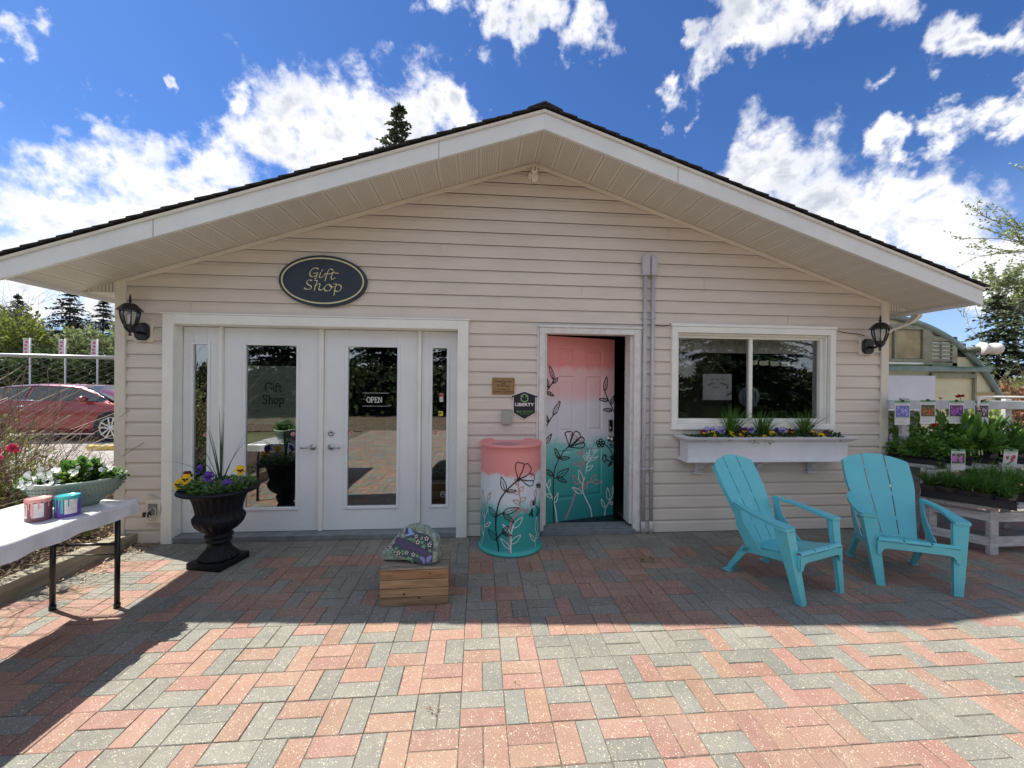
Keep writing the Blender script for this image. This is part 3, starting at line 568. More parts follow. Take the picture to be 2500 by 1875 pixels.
# ---------------------------------------------------------------- gift shop building
PX = .55; SL = .335; WL, WR = -3.36, 4.45; EL, ER = -3.72, 4.775; PZ = 3.778; YF = -.63; YB = 9.0
def soff(x): return PZ - SL * abs(x - PX)
shop = thing('gift_shop_building', 'low gabled beige shop with white fascia, french doors and a painted pink and teal door', 'building', (0, 0, 0))
OPEN_ = [(-2.90, -.155, -1, 2.105), (.655, 1.61, -1, 2.075), (2.02, 3.82, 1.09, 2.14)]       # french doors, painted door, window
def build_wall():
    mb = MB(); pitch = .127; z0 = .007; prof = [(0, -.017), (.088, -.011), (.106, -.005), (.127, -.004)]
    seg = []
    z = z0 - pitch
    while z < PZ:
        for (a, ya), (b, yb) in zip(prof[:-1], prof[1:]): seg.append((z + a, ya, z + b, yb))
        seg.append((z + pitch, -.004, z + pitch, -.017)); z += pitch
    cuts = sorted({o[2] for o in OPEN_} | {o[3] for o in OPEN_})
    out = []
    for (za, ya, zb, yb) in seg:
        zs = [za] + [c for c in cuts if za + 1e-5 < c < zb - 1e-5] + [zb]
        for p, q in zip(zs[:-1], zs[1:]):
            f = lambda v: ya + (yb - ya) * ((v - za) / (zb - za)) if zb > za else None
            out.append((p, f(p) if zb > za else ya, q, f(q) if zb > za else yb))
        if za == zb: out.append((za, ya, zb, yb))
    for (za, ya, zb, yb) in out:
        zm = (za + zb) / 2
        if zm < -.02 or za > PZ: continue
        za_ = max(za, 0); zb_ = min(zb, PZ)
        def ext(zz): h = (PZ - zz) / SL; return max(WL, PX - h), min(WR, PX + h)
        la, ra = ext(za_); lb, rb = ext(zb_)
        iv = [(0., 1.)]
        spans = [(la, lb)]; xs = [((la, lb), None)]
        cur = [(la, lb)]; edges = [(la, lb)]
        for (ox0, ox1, oz0, oz1) in OPEN_:
            if oz0 < zm < oz1: edges += [(ox0, ox0), (ox1, ox1)]
        edges.append((ra, rb))
        for k in range(0, len(edges) - 1, 2):
            (xa, xb), (xc, xd) = edges[k], edges[k + 1]
            if max(xc, xd) > min(xa, xb): mb.poly([(xa, ya, za_), (xc, ya, za_), (xd, yb, zb_), (xb, yb, zb_)])
    # overlap seams of the vinyl lengths
    for (x, k) in ((-2.72, 17), (1.05, 19), (-.38, 22), (-1.95, 24), (2.36, 20), (-.9, 25), (.2, 18), (3.3, 17), (1.95, 24), (-.75, 17)):
        if z0 + pitch * (k + 1) < soff(x): mb.box(x, x + .003, -.0185, -.010, z0 + pitch * k + .004, z0 + pitch * k + .12)
    # side and rear walls
    zt = soff(WL); zt2 = soff(WR)
    mb.poly([(WL, .0, 0), (WL, 0, zt), (WL, YB - .5, zt), (WL, YB - .5, 0)])
    mb.poly([(WR, .0, 0), (WR, YB - .5, 0), (WR, YB - .5, zt2), (WR, 0, zt2)])
    mb.poly([(WL, YB - .5, 0), (WL, YB - .5, zt), (PX, YB - .5, PZ), (WR, YB - .5, zt2), (WR, YB - .5, 0)])
    mb.build('wall', M_vinyl, shop)
build_wall()
def build_trim():
    for x0, x1, s in ((WL - .012, WL + .078, -1), (WR - .075, WR + .014, 1)):
        mb = MB(); mb.box(x0, x1, -.034, -.012, .005, soff(x0 if s < 0 else x1) - .006)
        mb.box(*( (x0 - .006, x0 + .014) if s < 0 else (x1 - .014, x1 + .006)), -.0, .09, .005, soff(x0 if s < 0 else x1) - .03)
        mb.build('corner_trim', M_trim, shop, .003)
    # J channel where siding meets soffit
    mb = MB()
    for s, xe in ((-1, WL), (1, WR)):
        a = (PX, PZ); b = (xe, soff(xe)); t = .045
        mb.prism([(a[0], a[1] - .004), (b[0], b[1] - .004), (b[0], b[1] - t), (a[0], a[1] - t)], -.03, -.017)
    mb.build('frieze_trim', M_trim, shop)
build_trim()

def build_roof():
    roof = MB(); th = .021
    L = math.hypot(1, SL)
    for s, xe in ((-1, EL - .04), (1, ER + .04)):
        n = 34; 
        for k in range(n):
            # course k from the ridge down; each one lies on the one below
            d0 = abs(xe - PX) * k / n; d1 = abs(xe - PX) * (k + 1) / n + .03
            if k == n - 1: d1 = abs(xe - PX)
            za = 3.924 - SL * d0 + .004; zb = 3.924 - SL * d1 + .016
            xa, xb = PX + s * d0, PX + s * d1
            jit = rnd.uniform(-.006, .006)
            roof.prism([(xa, za), (xb, zb), (xb, zb - .012), (xa, za - .012)], YF - .03 + jit, YB + .05)
        roof.prism([(PX, 3.905), (xe, 3.905 - SL * abs(xe - PX)), (xe, 3.895 - SL * abs(xe - PX)), (PX, 3.895)], YF - .015, YB + .04)
    # ridge caps
    for k in range(40):
        y = YF - .035 + k * .24
        roof.prism([(PX - .15, 3.895), (PX, 3.955 + .004), (PX + .15, 3.895), (PX + .15, 3.880), (PX, 3.94), (PX - .15, 3.880)], y, y + .27)
    r = roof.build('roof', M_shingle, shop)
    # fascia with its drip strip
    for s, xe in ((-1, EL), (1, ER)):
        zt = 3.905
        mb = MB(); f = lambda x, z: (x, z - SL * abs(x - PX))
        mb.prism([f(PX, 3.878), f(xe, 3.878), f(xe, 3.738), f(PX, 3.738)], YF, YF + .03)
        mb.mi = 0
        mb.prism([f(PX, 3.902), f(xe, 3.902), f(xe, 3.8785), f(PX, 3.8785)], YF - .014, YF + .02)
        o = mb.build('fascia', M_fascia, shop, .002)
        st = MB(); st.prism([f(PX, 3.9015), f(xe, 3.9015), f(xe, 3.881), f(PX, 3.881)], YF - .0165, YF - .0145); st.build('drip_edge', M_trim, o)
        if s < 0:
            for x in (-2.6, -.35): sm = MB(); sm.prism([f(x, 3.876), f(x + .004, 3.876), f(x + .004, 3.74), f(x, 3.74)], YF - .0015, YF + .001); sm.build('joint', M_conc, o)
        else:
            for x in (1.75,): sm = MB(); sm.prism([f(x, 3.876), f(x + .004, 3.876), f(x + .004, 3.74), f(x, 3.74)], YF - .0015, YF + .001); sm.build('joint', M_conc, o)
        # eave fascia running back, gutter
        e = MB(); ze = 3.905 - SL * abs(xe - PX); x0, x1 = sorted((xe, xe - s * .02)); e.box(x0, x1, YF + .031, YB, ze - .155, ze - .006)
        e.build('eave_fascia', M_fascia, shop)
        g = MB(); gz = ze - .02; gx = xe + s * .002
        def G(a, b): return (gx + s * a, gz + b)
        prof = [(0, 0), (0, -.085), (.07, -.085), (.085, -.05), (.105, -.03), (.11, 0), (.104, 0), (.098, -.026), (.078, -.046), (.066, -.079), (.006, -.079), (.006, 0)]
        pts = [G(*p) for p in prof]
        if s < 0: pts = pts[::-1]
        # outline extruded along the eave
        A = [g.pt((p[0], YF + .05, p[1])) for p in pts]; B = [g.pt((p[0], YB, p[1])) for p in pts]; n = len(pts)
        g.face(A); g.face(B[::-1])
        for k in range(n): g.face([A[k], B[k], B[(k + 1) % n], A[(k + 1) % n]])
        if s > 0: g.build('gutter', M_fascia, shop)
    # gable soffit: ventilated panels
    m = bpy.data.materials.new('ventilated_soffit'); m.use_nodes = True; t = NT(m.node_tree); b = t.n['Principled BSDF']; b.inputs['Roughness'].default_value = .5
    sp = t.add('ShaderNodeSeparateXYZ'); t.l.new(t.add('ShaderNodeTexCoord').outputs['Object'], sp.inputs[0])
    def cell(v, off=0): return t.math('SUBTRACT', t.math('FRACT', t.math('MULTIPLY_ADD', v, 1 / .0155, off)), .5)
    row = t.math('MULTIPLY', t.math('FLOOR', t.math('MULTIPLY', sp.outputs[0], 1 / .0155)), .5)
    cx = cell(sp.outputs[0]); cy = t.math('SUBTRACT', t.math('FRACT', t.math('ADD', t.math('MULTIPLY', sp.outputs[1], 1 / .0165), row)), .5)
    dd = t.math('SQRT', t.math('ADD', t.math('POWER', cx, 2), t.math('POWER', cy, 2)))
    pan = t.math('ABSOLUTE', t.math('SUBTRACT', t.math('FRACT', t.math('MULTIPLY', t.math('SUBTRACT', sp.outputs[0], PX), 1 / .187)), .5))
    hole = t.math('MULTIPLY', t.ramp(dd, .24, .16), t.ramp(pan, .40, .36))
    t.l.new(t.mix(hole, (.68, .65, .59), (.06, .05, .045)), b.inputs['Base Color'])
    mb = MB(); w_ = .187
    n0 = int((EL - PX) / w_) - 1; n1 = int((ER - PX) / w_) + 1
    for k in range(n0, n1 + 1):
        xa, xb = max(EL + .02, PX + k * w_), min(ER - .02, PX + (k + 1) * w_)
        if xb <= xa: continue
        g = .004
        for (p, q) in (((xa + g), (xb - g)),):
            za, zb = soff(p), soff(q)
            if p < PX < q: continue
            mb.poly([(p, YF + .03, za), (p, -.0, za), (q, -.0, zb), (q, YF + .03, zb)])
            # raised seam rib beside each panel
            mb.poly([(q, YF + .03, zb), (q, 0, zb), (q, 0, zb + .008), (q, YF + .03, zb + .008)]); mb.poly([(p, YF + .03, za), (p, YF + .03, za + .008), (p, 0, za + .008), (p, 0, za)])
        mb.poly([(xb - g, YF + .03, soff(xb - g) + .008), (xb - g, 0, soff(xb - g) + .008), (xb + g, 0, soff(xb + g) + .008), (xb + g, YF + .03, soff(xb + g) + .008)])
    for s, xe, xw in ((-1, EL + .02, WL), (1, ER - .02, WR)):
        zb = soff(xe) + .006
        mb.poly([(xe, -.002, zb), (xw, -.002, zb), (xw, -.002, soff(xw))])       # closed triangle at the eave return
        mb.poly([(xe, 0, zb - .002), (xw, 0, zb - .002), (xw, YB, zb - .002), (xe, YB, zb - .002)])
    mb.build('soffit', m, shop)
build_roof()

def ins(x, z, y): k = (y + 4.096) / 4.096; return x * k, 1.537 + (z - 1.537) * k     # same sight line, further back
def build_interior():
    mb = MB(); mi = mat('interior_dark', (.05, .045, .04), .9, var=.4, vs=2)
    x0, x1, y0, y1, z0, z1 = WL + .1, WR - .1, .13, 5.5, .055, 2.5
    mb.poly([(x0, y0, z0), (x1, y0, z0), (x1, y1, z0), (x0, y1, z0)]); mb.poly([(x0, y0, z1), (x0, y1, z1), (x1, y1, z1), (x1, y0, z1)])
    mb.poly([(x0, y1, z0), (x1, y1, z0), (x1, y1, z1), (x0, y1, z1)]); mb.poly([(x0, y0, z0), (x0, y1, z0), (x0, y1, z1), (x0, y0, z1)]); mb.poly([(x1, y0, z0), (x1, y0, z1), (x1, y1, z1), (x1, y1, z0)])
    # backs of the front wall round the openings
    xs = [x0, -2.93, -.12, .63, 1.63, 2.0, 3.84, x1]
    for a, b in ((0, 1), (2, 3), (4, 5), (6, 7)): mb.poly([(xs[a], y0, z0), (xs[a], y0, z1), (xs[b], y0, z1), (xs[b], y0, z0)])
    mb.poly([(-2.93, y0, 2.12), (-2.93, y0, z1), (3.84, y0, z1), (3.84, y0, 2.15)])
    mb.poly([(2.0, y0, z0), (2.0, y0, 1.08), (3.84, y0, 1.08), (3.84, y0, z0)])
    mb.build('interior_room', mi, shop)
    # shop fittings seen dimly through the glass
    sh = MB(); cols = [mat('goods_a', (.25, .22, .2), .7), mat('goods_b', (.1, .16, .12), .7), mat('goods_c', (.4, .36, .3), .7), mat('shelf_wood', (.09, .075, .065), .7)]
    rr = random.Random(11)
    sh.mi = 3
    for (x, y, w, h) in ((-2.5, 2.3, 1.5, .85), (-.9, 2.9, 1.3, 1.0), (.9, 3.4, 1.2, 1.3), (2.6, 3.0, 1.8, 1.2)):
        sh.mi = 3; sh.box(x - w / 2, x + w / 2, y, y + .5, .06, h)
        for k in range(9):
            sh.mi = rr.randrange(3); bx = x + rr.uniform(-w / 2, w / 2 - .12); hh = rr.uniform(.06, .3)
            sh.box(bx, bx + rr.uniform(.04, .14), y + .1, y + .3, h + .002, h + hh)
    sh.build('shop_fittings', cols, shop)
    lb = MB(); 
    for (x, z) in ((-1.05, 2.10), (-.86, 2.12), (-1.27, 2.06), (-.63, 1.9), (-.55, 2.13), (-.33, 2.06), (-1.22, 2.16)):
        lb.ball((x, 1.1, z), .018, 8, 5)
    lb.build('ceiling_spots', mat('bulb_glow', (.9, .9, .9), em=((1, .9, .7), 9.)), shop)
build_interior()

def frame(mb, x0, x1, z0, z1, w, y0, y1, bottom=True):
    mb.box(x0, x0 + w, y0, y1, z0, z1); mb.box(x1 - w, x1, y0, y1, z0, z1); mb.box(x0 + w, x1 - w, y0, y1, z1 - w, z1)
    if bottom: mb.box(x0 + w, x1 - w, y0, y1, z0, z0 + w)
# french doors -------------------------------------------------
fr = MB()
fr.box(-2.95, -2.855, -.045, .0, .002, 2.16); fr.box(-.205, -.10, -.045, .0, .002, 2.16); fr.box(-2.855, -.205, -.045, .0, 2.072, 2.16)
fr.box(-2.97, -.085, -.052, -.001, 2.161, 2.176)
fr.box(-2.93, -2.865, .0, .13, .05, 2.11); fr.box(-.195, -.125, .0, .13, .05, 2.11); fr.box(-2.865, -.195, .0, .13, 2.066, 2.11)
fr.box(-2.515, -2.485, .06, .13, .055, 2.065); fr.box(-1.575, -1.535, .07, .13, .055, 2.065); fr.box(-.605, -.575, .06, .13, .055, 2.065)
ff = fr.build('french_door_frame', M_white, shop, .003)
sill = MB(); sill.box(-2.9, -.16, -.03, .14, .0, .05); sill.build('door_sill', M_conc, shop, .004)
def glazed(name, x0, x1, gx0, gx1, label=None, hinge=None, handle=None, dead=None):
    y = .10; z0, z1, g0, g1 = .054, 2.062, .29, 1.893
    mb = MB(); mb.box(x0, gx0, y, y + .045, z0, z1); mb.box(gx1, x1, y, y + .045, z0, z1); mb.box(gx0, gx1, y, y + .045, z0, g0); mb.box(gx0, gx1, y, y + .045, g1, z1)
    d = mb.build(name, M_doorwhite, shop, .002)
    if label: d['label'] = label
    mo = MB(); frame(mo, gx0 - .028, gx1 + .028, g0 - .028, g1 + .028, .028, y - .012, y - .001); 
    mo.build('glazing_moulding', M_doorwhite, d, .006, 3)
    gl = MB(); gl.poly([(gx0, y + .012, g0), (gx1, y + .012, g0), (gx1, y + .012, g1), (gx0, y + .012, g1)]); gl.build('pane', M_glass, d)
    if hinge is not None:
        for hz in (.42, 1.08, 1.78):
            h = MB(); h.tube([(hinge, y - .008, hz - .05), (hinge, y - .008, hz + .05)], .009, 8); h.build('hinge', M_steel, d)
    if handle:
        hx, sgn = handle; h = MB(); h.M = Matrix.Translation((hx, y, .888)) @ Matrix.Rotation(R(90), 4, 'X')
        h.lathe([(.001, 0), (.030, 0), (.032, .006), (.028, .012), (.012, .016), (.011, .045), (.001, .046)], 20)
        h.M = Matrix.Translation((hx, y - .043, .888)); h.tube([(0, 0, 0), (sgn * .03, -.004, .002), (sgn * .075, -.004, -.004), (sgn * .105, .002, -.004)], .009, 8)
        h.build('lever_handle', M_steel, d)
    if dead:
        h = MB(); h.M = Matrix.Translation((dead, y, 1.025)) @ Matrix.Rotation(R(90), 4, 'X')
        h.lathe([(.001, 0), (.030, 0), (.031, .008), (.024, .014), (.012, .015), (.011, .012), (.001, .012)], 20); h.build('deadbolt', M_steel, d)
    return d, y
dA, _ = glazed('sidelight', -2.86, -2.517, -2.765, -2.635)
dB, _ = glazed('french_door', -2.483, -1.578, -2.278, -1.80, hinge=-2.500, handle=(-1.635, -1))
dC, _ = glazed('french_door', -1.533, -.607, -1.302, -.818, hinge=-.590, handle=(-1.462, 1), dead=-1.462)
dD, _ = glazed('sidelight', -.573, -.20, -.465, -.32)
# etched shade panel with GIFT SHOP lettering, OPEN lettering, stickers
def wall_map(x0, z0, y): return lambda u, v: (x0 + u, y, z0 + v)
pn = MB(); pn.poly([(-2.276, .121, 1.112), (-1.802, .121, 1.112), (-1.802, .121, 1.692), (-2.276, .121, 1.692)]); pn.poly([(-2.276, .1205, 1.395), (-1.802, .1205, 1.395), (-1.802, .1205, 1.400), (-2.276, .1205, 1.400)])
pn.build('window_film', mat('frosted_film', (.42, .47, .38), .7), dB)
def serif(mb, txt, size, fm, w):
    # thin serif capitals and minuscules drawn as strokes on a unit box (cap height 1)
    G = {'G': (.8, [[(.72, .80), (.55, .98), (.32, .98), (.1, .75), (.08, .3), (.3, .02), (.55, .02), (.7, .15), (.7, .42)], [(.52, .42), (.82, .42)], [(.72, .80), (.72, .98)]]),
         'i': (.3, [[(.15, .02), (.15, .62)], [(.05, .02), (.27, .02)], [(.05, .60), (.15, .62)], [(.15, .84), (.15, .90)]]),
         'f': (.38, [[(.15, .02), (.15, .75), (.28, .97), (.42, .92)], [(.05, .02), (.27, .02)], [(.02, .62), (.34, .62)]]),
         't': (.36, [[(.15, .85), (.15, .12), (.24, .02), (.34, .06)], [(.02, .62), (.34, .62)]]),
         'S': (.62, [[(.5, .8), (.38, .98), (.18, .96), (.1, .76), (.26, .55), (.45, .42), (.5, .2), (.38, .02), (.18, .03), (.08, .2)], [(.5, .8), (.5, .96)], [(.08, .2), (.08, .03)]]),
         'h': (.6, [[(.14, .02), (.14, .98)], [(.04, .02), (.25, .02)], [(.14, .45), (.28, .62), (.42, .58), (.46, .4), (.46, .02)], [(.36, .02), (.57, .02)], [(.04, .96), (.14, .98)]]),
         'o': (.56, [[(.28, .62), (.1, .5), (.08, .2), (.28, .0), (.46, .16), (.48, .45), (.28, .62)]]),
         'p': (.6, [[(.14, -.34), (.14, .62)], [(.04, -.34), (.26, -.34)], [(.14, .45), (.3, .62), (.5, .5), (.52, .2), (.34, .0), (.14, .12)], [(.04, .6), (.14, .62)]]),
         'O': (.86, [[(.43, .98), (.14, .8), (.08, .4), (.3, .03), (.6, .03), (.78, .4), (.72, .8), (.43, .98)]]),
         'P': (.68, [[(.16, .0), (.16, .97)], [(.04, .0), (.3, .0)], [(.04, .97), (.4, .97), (.58, .85), (.56, .58), (.38, .46), (.16, .46)]]),
         'E': (.68, [[(.14, .0), (.14, .97)], [(.02, .0), (.58, .0), (.6, .2)], [(.02, .97), (.54, .97), (.55, .8)], [(.14, .5), (.42, .5)], [(.42, .6), (.42, .4)]]),
         'N': (.84, [[(.14, .0), (.14, .97), (.66, .02), (.66, .97)], [(.02, .0), (.27, .0)], [(.0, .97), (.18, .97)], [(.54, .97), (.78, .97)]]), ' ': (.35, [])}
    tot = sum(G[c][0] for c in txt) * size; x = -tot / 2; k = 0
    for c in txt:
        wd, st = G[c]
        for s_ in st:
            pts = crom([(x + a * size, b * size) for a, b in s_], 5) if len(s_) > 3 else [Vector((x + a * size, b * size, 0)) for a, b in s_]
            k += 1; ribbon(mb, pts, w, lambda u, v, kk=k: fm(u, v, kk))
        x += wd * size
L1 = MB(); serif(L1, 'Gift', .088, lambda u, v, k: (-2.03 + u, .1195 - k * .0001, 1.435 + v), .009); serif(L1, 'Shop', .088, lambda u, v, k: (-2.03 + u, .1195 - k * .0001, 1.315 + v), .009)
L1.build('lettering', M_dark, dB)
L2 = MB(); serif(L2, 'OPEN', .052, lambda u, v, k: (-1.045 + u, .1105 - k * .0001, 1.335 + v), .006)
for z in (1.428, 1.296): L2.poly([(-1.165, .111, z), (-.90, .111, z), (-.90, .111, z + .0025), (-1.165, .111, z + .0025)])
L2.build('lettering', mat('white_vinyl_letter', (.75, .78, .72), .6), dC)
M_red = mat('sticker_red', (.55, .04, .04), .5); M_stw = mat('sticker_white', (.75, .72, .7), .5)
def sticker_round(d, x, z, y=.1105):
    s = MB(); n = 20; s.poly([(x + .020 * math.cos(a * 2 * math.pi / n), y, z + .020 * math.sin(a * 2 * math.pi / n)) for a in range(n)])
    s.mi = 1; s.poly([(x + .017 * math.cos(R(a)), y - .0006, z + .017 * math.sin(R(a))) for a in (30, 55, 80, 110, 140, 165, 190)]); s.poly([(x + .017 * math.cos(R(a)), y - .0006, z + .017 * math.sin(R(a))) for a in (15, -10, -35, -65, -95, -130, -155)])
    s.build('round_sticker', [M_stw, M_red], d)
sticker_round(dA, -2.655, 1.01); sticker_round(dB, -1.835, 1.015); sticker_round(dC, -1.268, 1.025); sticker_round(dD, -.432, 1.03)
s = MB(); s.poly([(-.392, .111, 1.345), (-.356, .111, 1.345), (-.356, .111, 1.432), (-.392, .111, 1.432)]); s.mi = 1; s.poly([(-.390, .1104, 1.395), (-.358, .1104, 1.395), (-.358, .1104, 1.43), (-.390, .1104, 1.43)])
s.mi = 2
for k in range(4): s.poly([(-.387, .1103, 1.357 + k * .008), (-.362, .1103, 1.357 + k * .008), (-.362, .1103, 1.3592 + k * .008), (-.387, .1103, 1.3592 + k * .008)])
s.build('notice_sticker', [M_stw, M_red, M_dark], dD)
s = MB(); s.poly([(-.402, .111, 1.20), (-.358, .111, 1.20), (-.358, .111, 1.248), (-.402, .111, 1.248)]); s.mi = 1; s.poly([(-.396, .1104, 1.222), (-.366, .1104, 1.228), (-.366, .1104, 1.236), (-.396, .1104, 1.236)]); s.poly([(-.394, .1104, 1.208), (-.386, .1104, 1.208), (-.384, .1103, 1.224), (-.392, .1103, 1.224)])
s.build('warning_sticker', [mat('sticker_yellow', (.7, .6, .08), .5), M_dark], dD)
def house_outline(s): return [(-.5 * s, .36 * s), (0, .5 * s), (.5 * s, .36 * s)]
def hexa(cx, cz, rx, rz): return [(cx + rx * math.sin(a * math.pi / 3), cz + rz * math.cos(a * math.pi / 3)) for a in range(6)]
s = MB(); s.mi = 1; s.poly([(x, .111, z) for x, z in hexa(-.352, .395, .028, .033)]); s.mi = 0; s.poly([(x, .1105, z) for x, z in hexa(-.352, .395, .025, .030)])
s.mi = 1; text_mesh(s, 'LIBERTY', .011, wall_map(-.352, .395, .1100)); s.poly([(x, .1100, z) for x, z in hexa(-.352, .410, .007, .007)]); s.mi = 0; s.poly([(x, .1097, z) for x, z in hexa(-.352, .410, .0045, .0045)])
s.build('alarm_sticker', [M_dark, M_stw], dD)

# painted door -------------------------------------------------
pf = MB(); M_oldwhite = mat('worn_white_wood', (.74, .72, .70), .5, var=.12, vs=14, bump=.3, bs=30)
pf.box(.615, .672, -.04, .0, .03, 2.11); pf.box(1.602, 1.665, -.04, 0, .03, 2.11); pf.box(.672, 1.602, -.04, 0, 2.05, 2.11)
pf.box(.600, 1.680, -.05, -.001, 2.111, 2.135); pf.box(.592, .614, -.026, 0, .01, 2.11); pf.box(1.666, 1.684, -.026, 0, .01, 2.11)
pf.box(.66, .70, .0, .16, .09, 2.09); pf.box(1.575, 1.615, .0, .16, .09, 2.09); pf.box(.70, 1.575, 0, .16, 2.058, 2.09)
pf.build('entry_door_frame', M_oldwhite, shop, .004)
th = MB(); th.box(.64, 1.63, -.045, .17, .0, .052); th.box(.66, 1.615, -.02, .17, .053, .062); th.build('entry_threshold', M_conc, shop, .004)
mt = MB(); mt.box(.68, 1.6, .175, 1.1, .056, .068); mt.build('door_mat', M_black, shop)
def door_paint_material(zs, name):
    m = bpy.data.materials.new(name); m.use_nodes = True; t = NT(m.node_tree); b = t.n['Principled BSDF']; b.inputs['Roughness'].default_value = .42
    co = t.add('ShaderNodeTexCoord').outputs['Object']; sp = t.add('ShaderNodeSeparateXYZ', ins={0: co})
    n = t.math('MULTIPLY_ADD', t.noise(co, 5, 5, .6), .22, -.11)
    n2 = t.math('MULTIPLY_ADD', t.noise(co, 30, 3, .6), .05, -.025)
    z = t.math('ADD', sp.outputs[2], t.math('ADD', n, n2))
    pink, lpink, white, lt, teal, dteal = zs['c']
    c = t.mix(t.ramp(z, *zs['teal']), teal, lt)
    c = t.mix(t.ramp(z, *zs['w']), c, white)
    c = t.mix(t.ramp(z, *zs['lp']), c, lpink)
    c = t.mix(t.ramp(z, *zs['p']), c, pink)
    c = t.mix(t.ramp(z, *zs['dt']), dteal, c)
    t.l.new(c, b.inputs['Base Color'])
    bn = t.add('ShaderNodeBump', ins={'Strength': .15, 'Distance': .004}); t.l.new(t.noise(co, 90, 3), bn.inputs['Height']); t.l.new(bn.outputs[0], b.inputs['Normal'])
    return m
M_doorpaint = door_paint_material(dict(c=((.78, .28, .26), (.78, .48, .48), (.70, .68, .72), (.22, .55, .52), (.05, .37, .34), (.025, .27, .26)),
    dt=(.1, .5), teal=(.45, .85), w=(.80, .90), lp=(1.22, 1.40), p=(1.60, 1.70)), 'door_ombre_paint')
HA = R(17.5); DM = Matrix.Translation((.703, .12, .066)) @ Matrix.Rotation(HA, 4, 'Z')
def build_painted_door():
    W_, H_ = .875, 1.98; pan = [(.15, .36, 1.68, 1.855), (.50, .72, 1.68, 1.855), (.15, .36, .955, 1.56), (.50, .72, .955, 1.56), (.15, .36, .235, .765), (.50, .72, .235, .765)]
    mb = MB()
    xs = sorted({0, W_} | {p[0] for p in pan} | {p[1] for p in pan}); zs = sorted({0, H_} | {p[2] for p in pan} | {p[3] for p in pan})
    for a, b in zip(xs[:-1], xs[1:]):
        for c, d in zip(zs[:-1], zs[1:]):
            if any(p[0] <= a < p[1] and p[2] <= c < p[3] for p in pan): continue
            mb.poly([(a, 0, c), (b, 0, c), (b, 0, d), (a, 0, d)])
    for (a, b, c, d) in pan:
        rings = [(0, 0), (.010, .009), (.022, .009), (.045, .002)]
        for (i0, y0), (i1, y1) in zip(rings[:-1], rings[1:]):
            o = [(a + i0, c + i0), (b - i0, c + i0), (b - i0, d - i0), (a + i0, d - i0)]; q = [(a + i1, c + i1), (b - i1, c + i1), (b - i1, d - i1), (a + i1, d - i1)]
            for k in range(4): mb.poly([(o[k][0], y0, o[k][1]), (o[(k + 1) % 4][0], y0, o[(k + 1) % 4][1]), (q[(k + 1) % 4][0], y1, q[(k + 1) % 4][1]), (q[k][0], y1, q[k][1])])
        i = .045; mb.poly([(a + i, .002, c + i), (b - i, .002, c + i), (b - i, .002, d - i), (a + i, .002, d - i)])
    mb.poly([(0, .044, 0), (0, .044, H_), (W_, .044, H_), (W_, .044, 0)])
    mb.poly([(W_, 0, 0), (W_, .044, 0), (W_, .044, H_), (W_, 0, H_)]); mb.poly([(0, 0, 0), (0, 0, H_), (0, .044, H_), (0, .044, 0)]); mb.poly([(0, 0, 0), (0, .044, 0), (W_, .044, 0), (W_, 0, 0)]); mb.poly([(0, 0, H_), (W_, 0, H_), (W_, .044, H_), (0, .044, H_)])
    d = mb.build('entry_door', M_doorpaint, shop); d['label'] = 'painted door standing ajar, pink fading to white and teal with line drawn flowers'
    d.matrix_local = DM
    def inner(u, v):
        for (a, b, c, e) in pan:
            if a < u < b and c < v < e:
                q = min(u - a, b - u, v - c, e - v)
                return .009 * min(1, q / .010) if q < .022 else (.009 - .007 * min(1, (q - .022) / .023))
        return 0
    art = MB(); 
    for k, (c, w_, pts) in enumerate(DOOR_ART):
        art.mi = 'kwp'.index(c); cr = crom(pts, 4)
        cr = [p for p in cr if .004 < p.x < W_ - .003]
        if len(cr) < 2: continue
        base = {'k': .0014, 'w': .0009, 'p': .0004}[c] + k * 4e-6
        # keep the brush lines lying on the moulded surface
        fine = []
        for p, q in zip(cr[:-1], cr[1:]):
            n = max(1, int((q - p).length / .008)); fine += [p + (q - p) * (t / n) for t in range(n)]
        fine.append(cr[-1])
        ribbon(art, fine, w_ * (1.9 if c == 'k' else 1.5), lambda u, v: (u, inner(u, v) - base - .0006, v))
    art.build('line_flowers', [mat('black_paint_line', (.02, .012, .02), .4), mat('white_paint_line', (.66, .80, .78), .4), mat('pink_paint_line', (.50, .27, .29), .4)], d)
    k = MB(); k.box(.792, .845, -.022, -.001, .945, 1.075); k.mi = 1; k.box(.800, .838, -.026, -.0225, 1.015, 1.066); k.M = Matrix.Translation((.818, -.022, .985)) @ Matrix.Rotation(R(90), 4, 'X'); k.mi = 0
    k.lathe([(.001, 0), (.018, 0), (.018, .012), (.008, .014), (.001, .014)], 16); k.build('keypad_lock', [M_steel, M_black], d, .004)
    h = MB(); h.M = Matrix.Translation((.815, 0, .862)) @ Matrix.Rotation(R(90), 4, 'X'); h.lathe([(.001, 0), (.033, 0), (.033, .006), (.014, .012), (.013, .035), (.027, .045), (.030, .058), (.022, .070), (.001, .073)], 20); h.build('door_knob', M_steel, d)
build_painted_door()

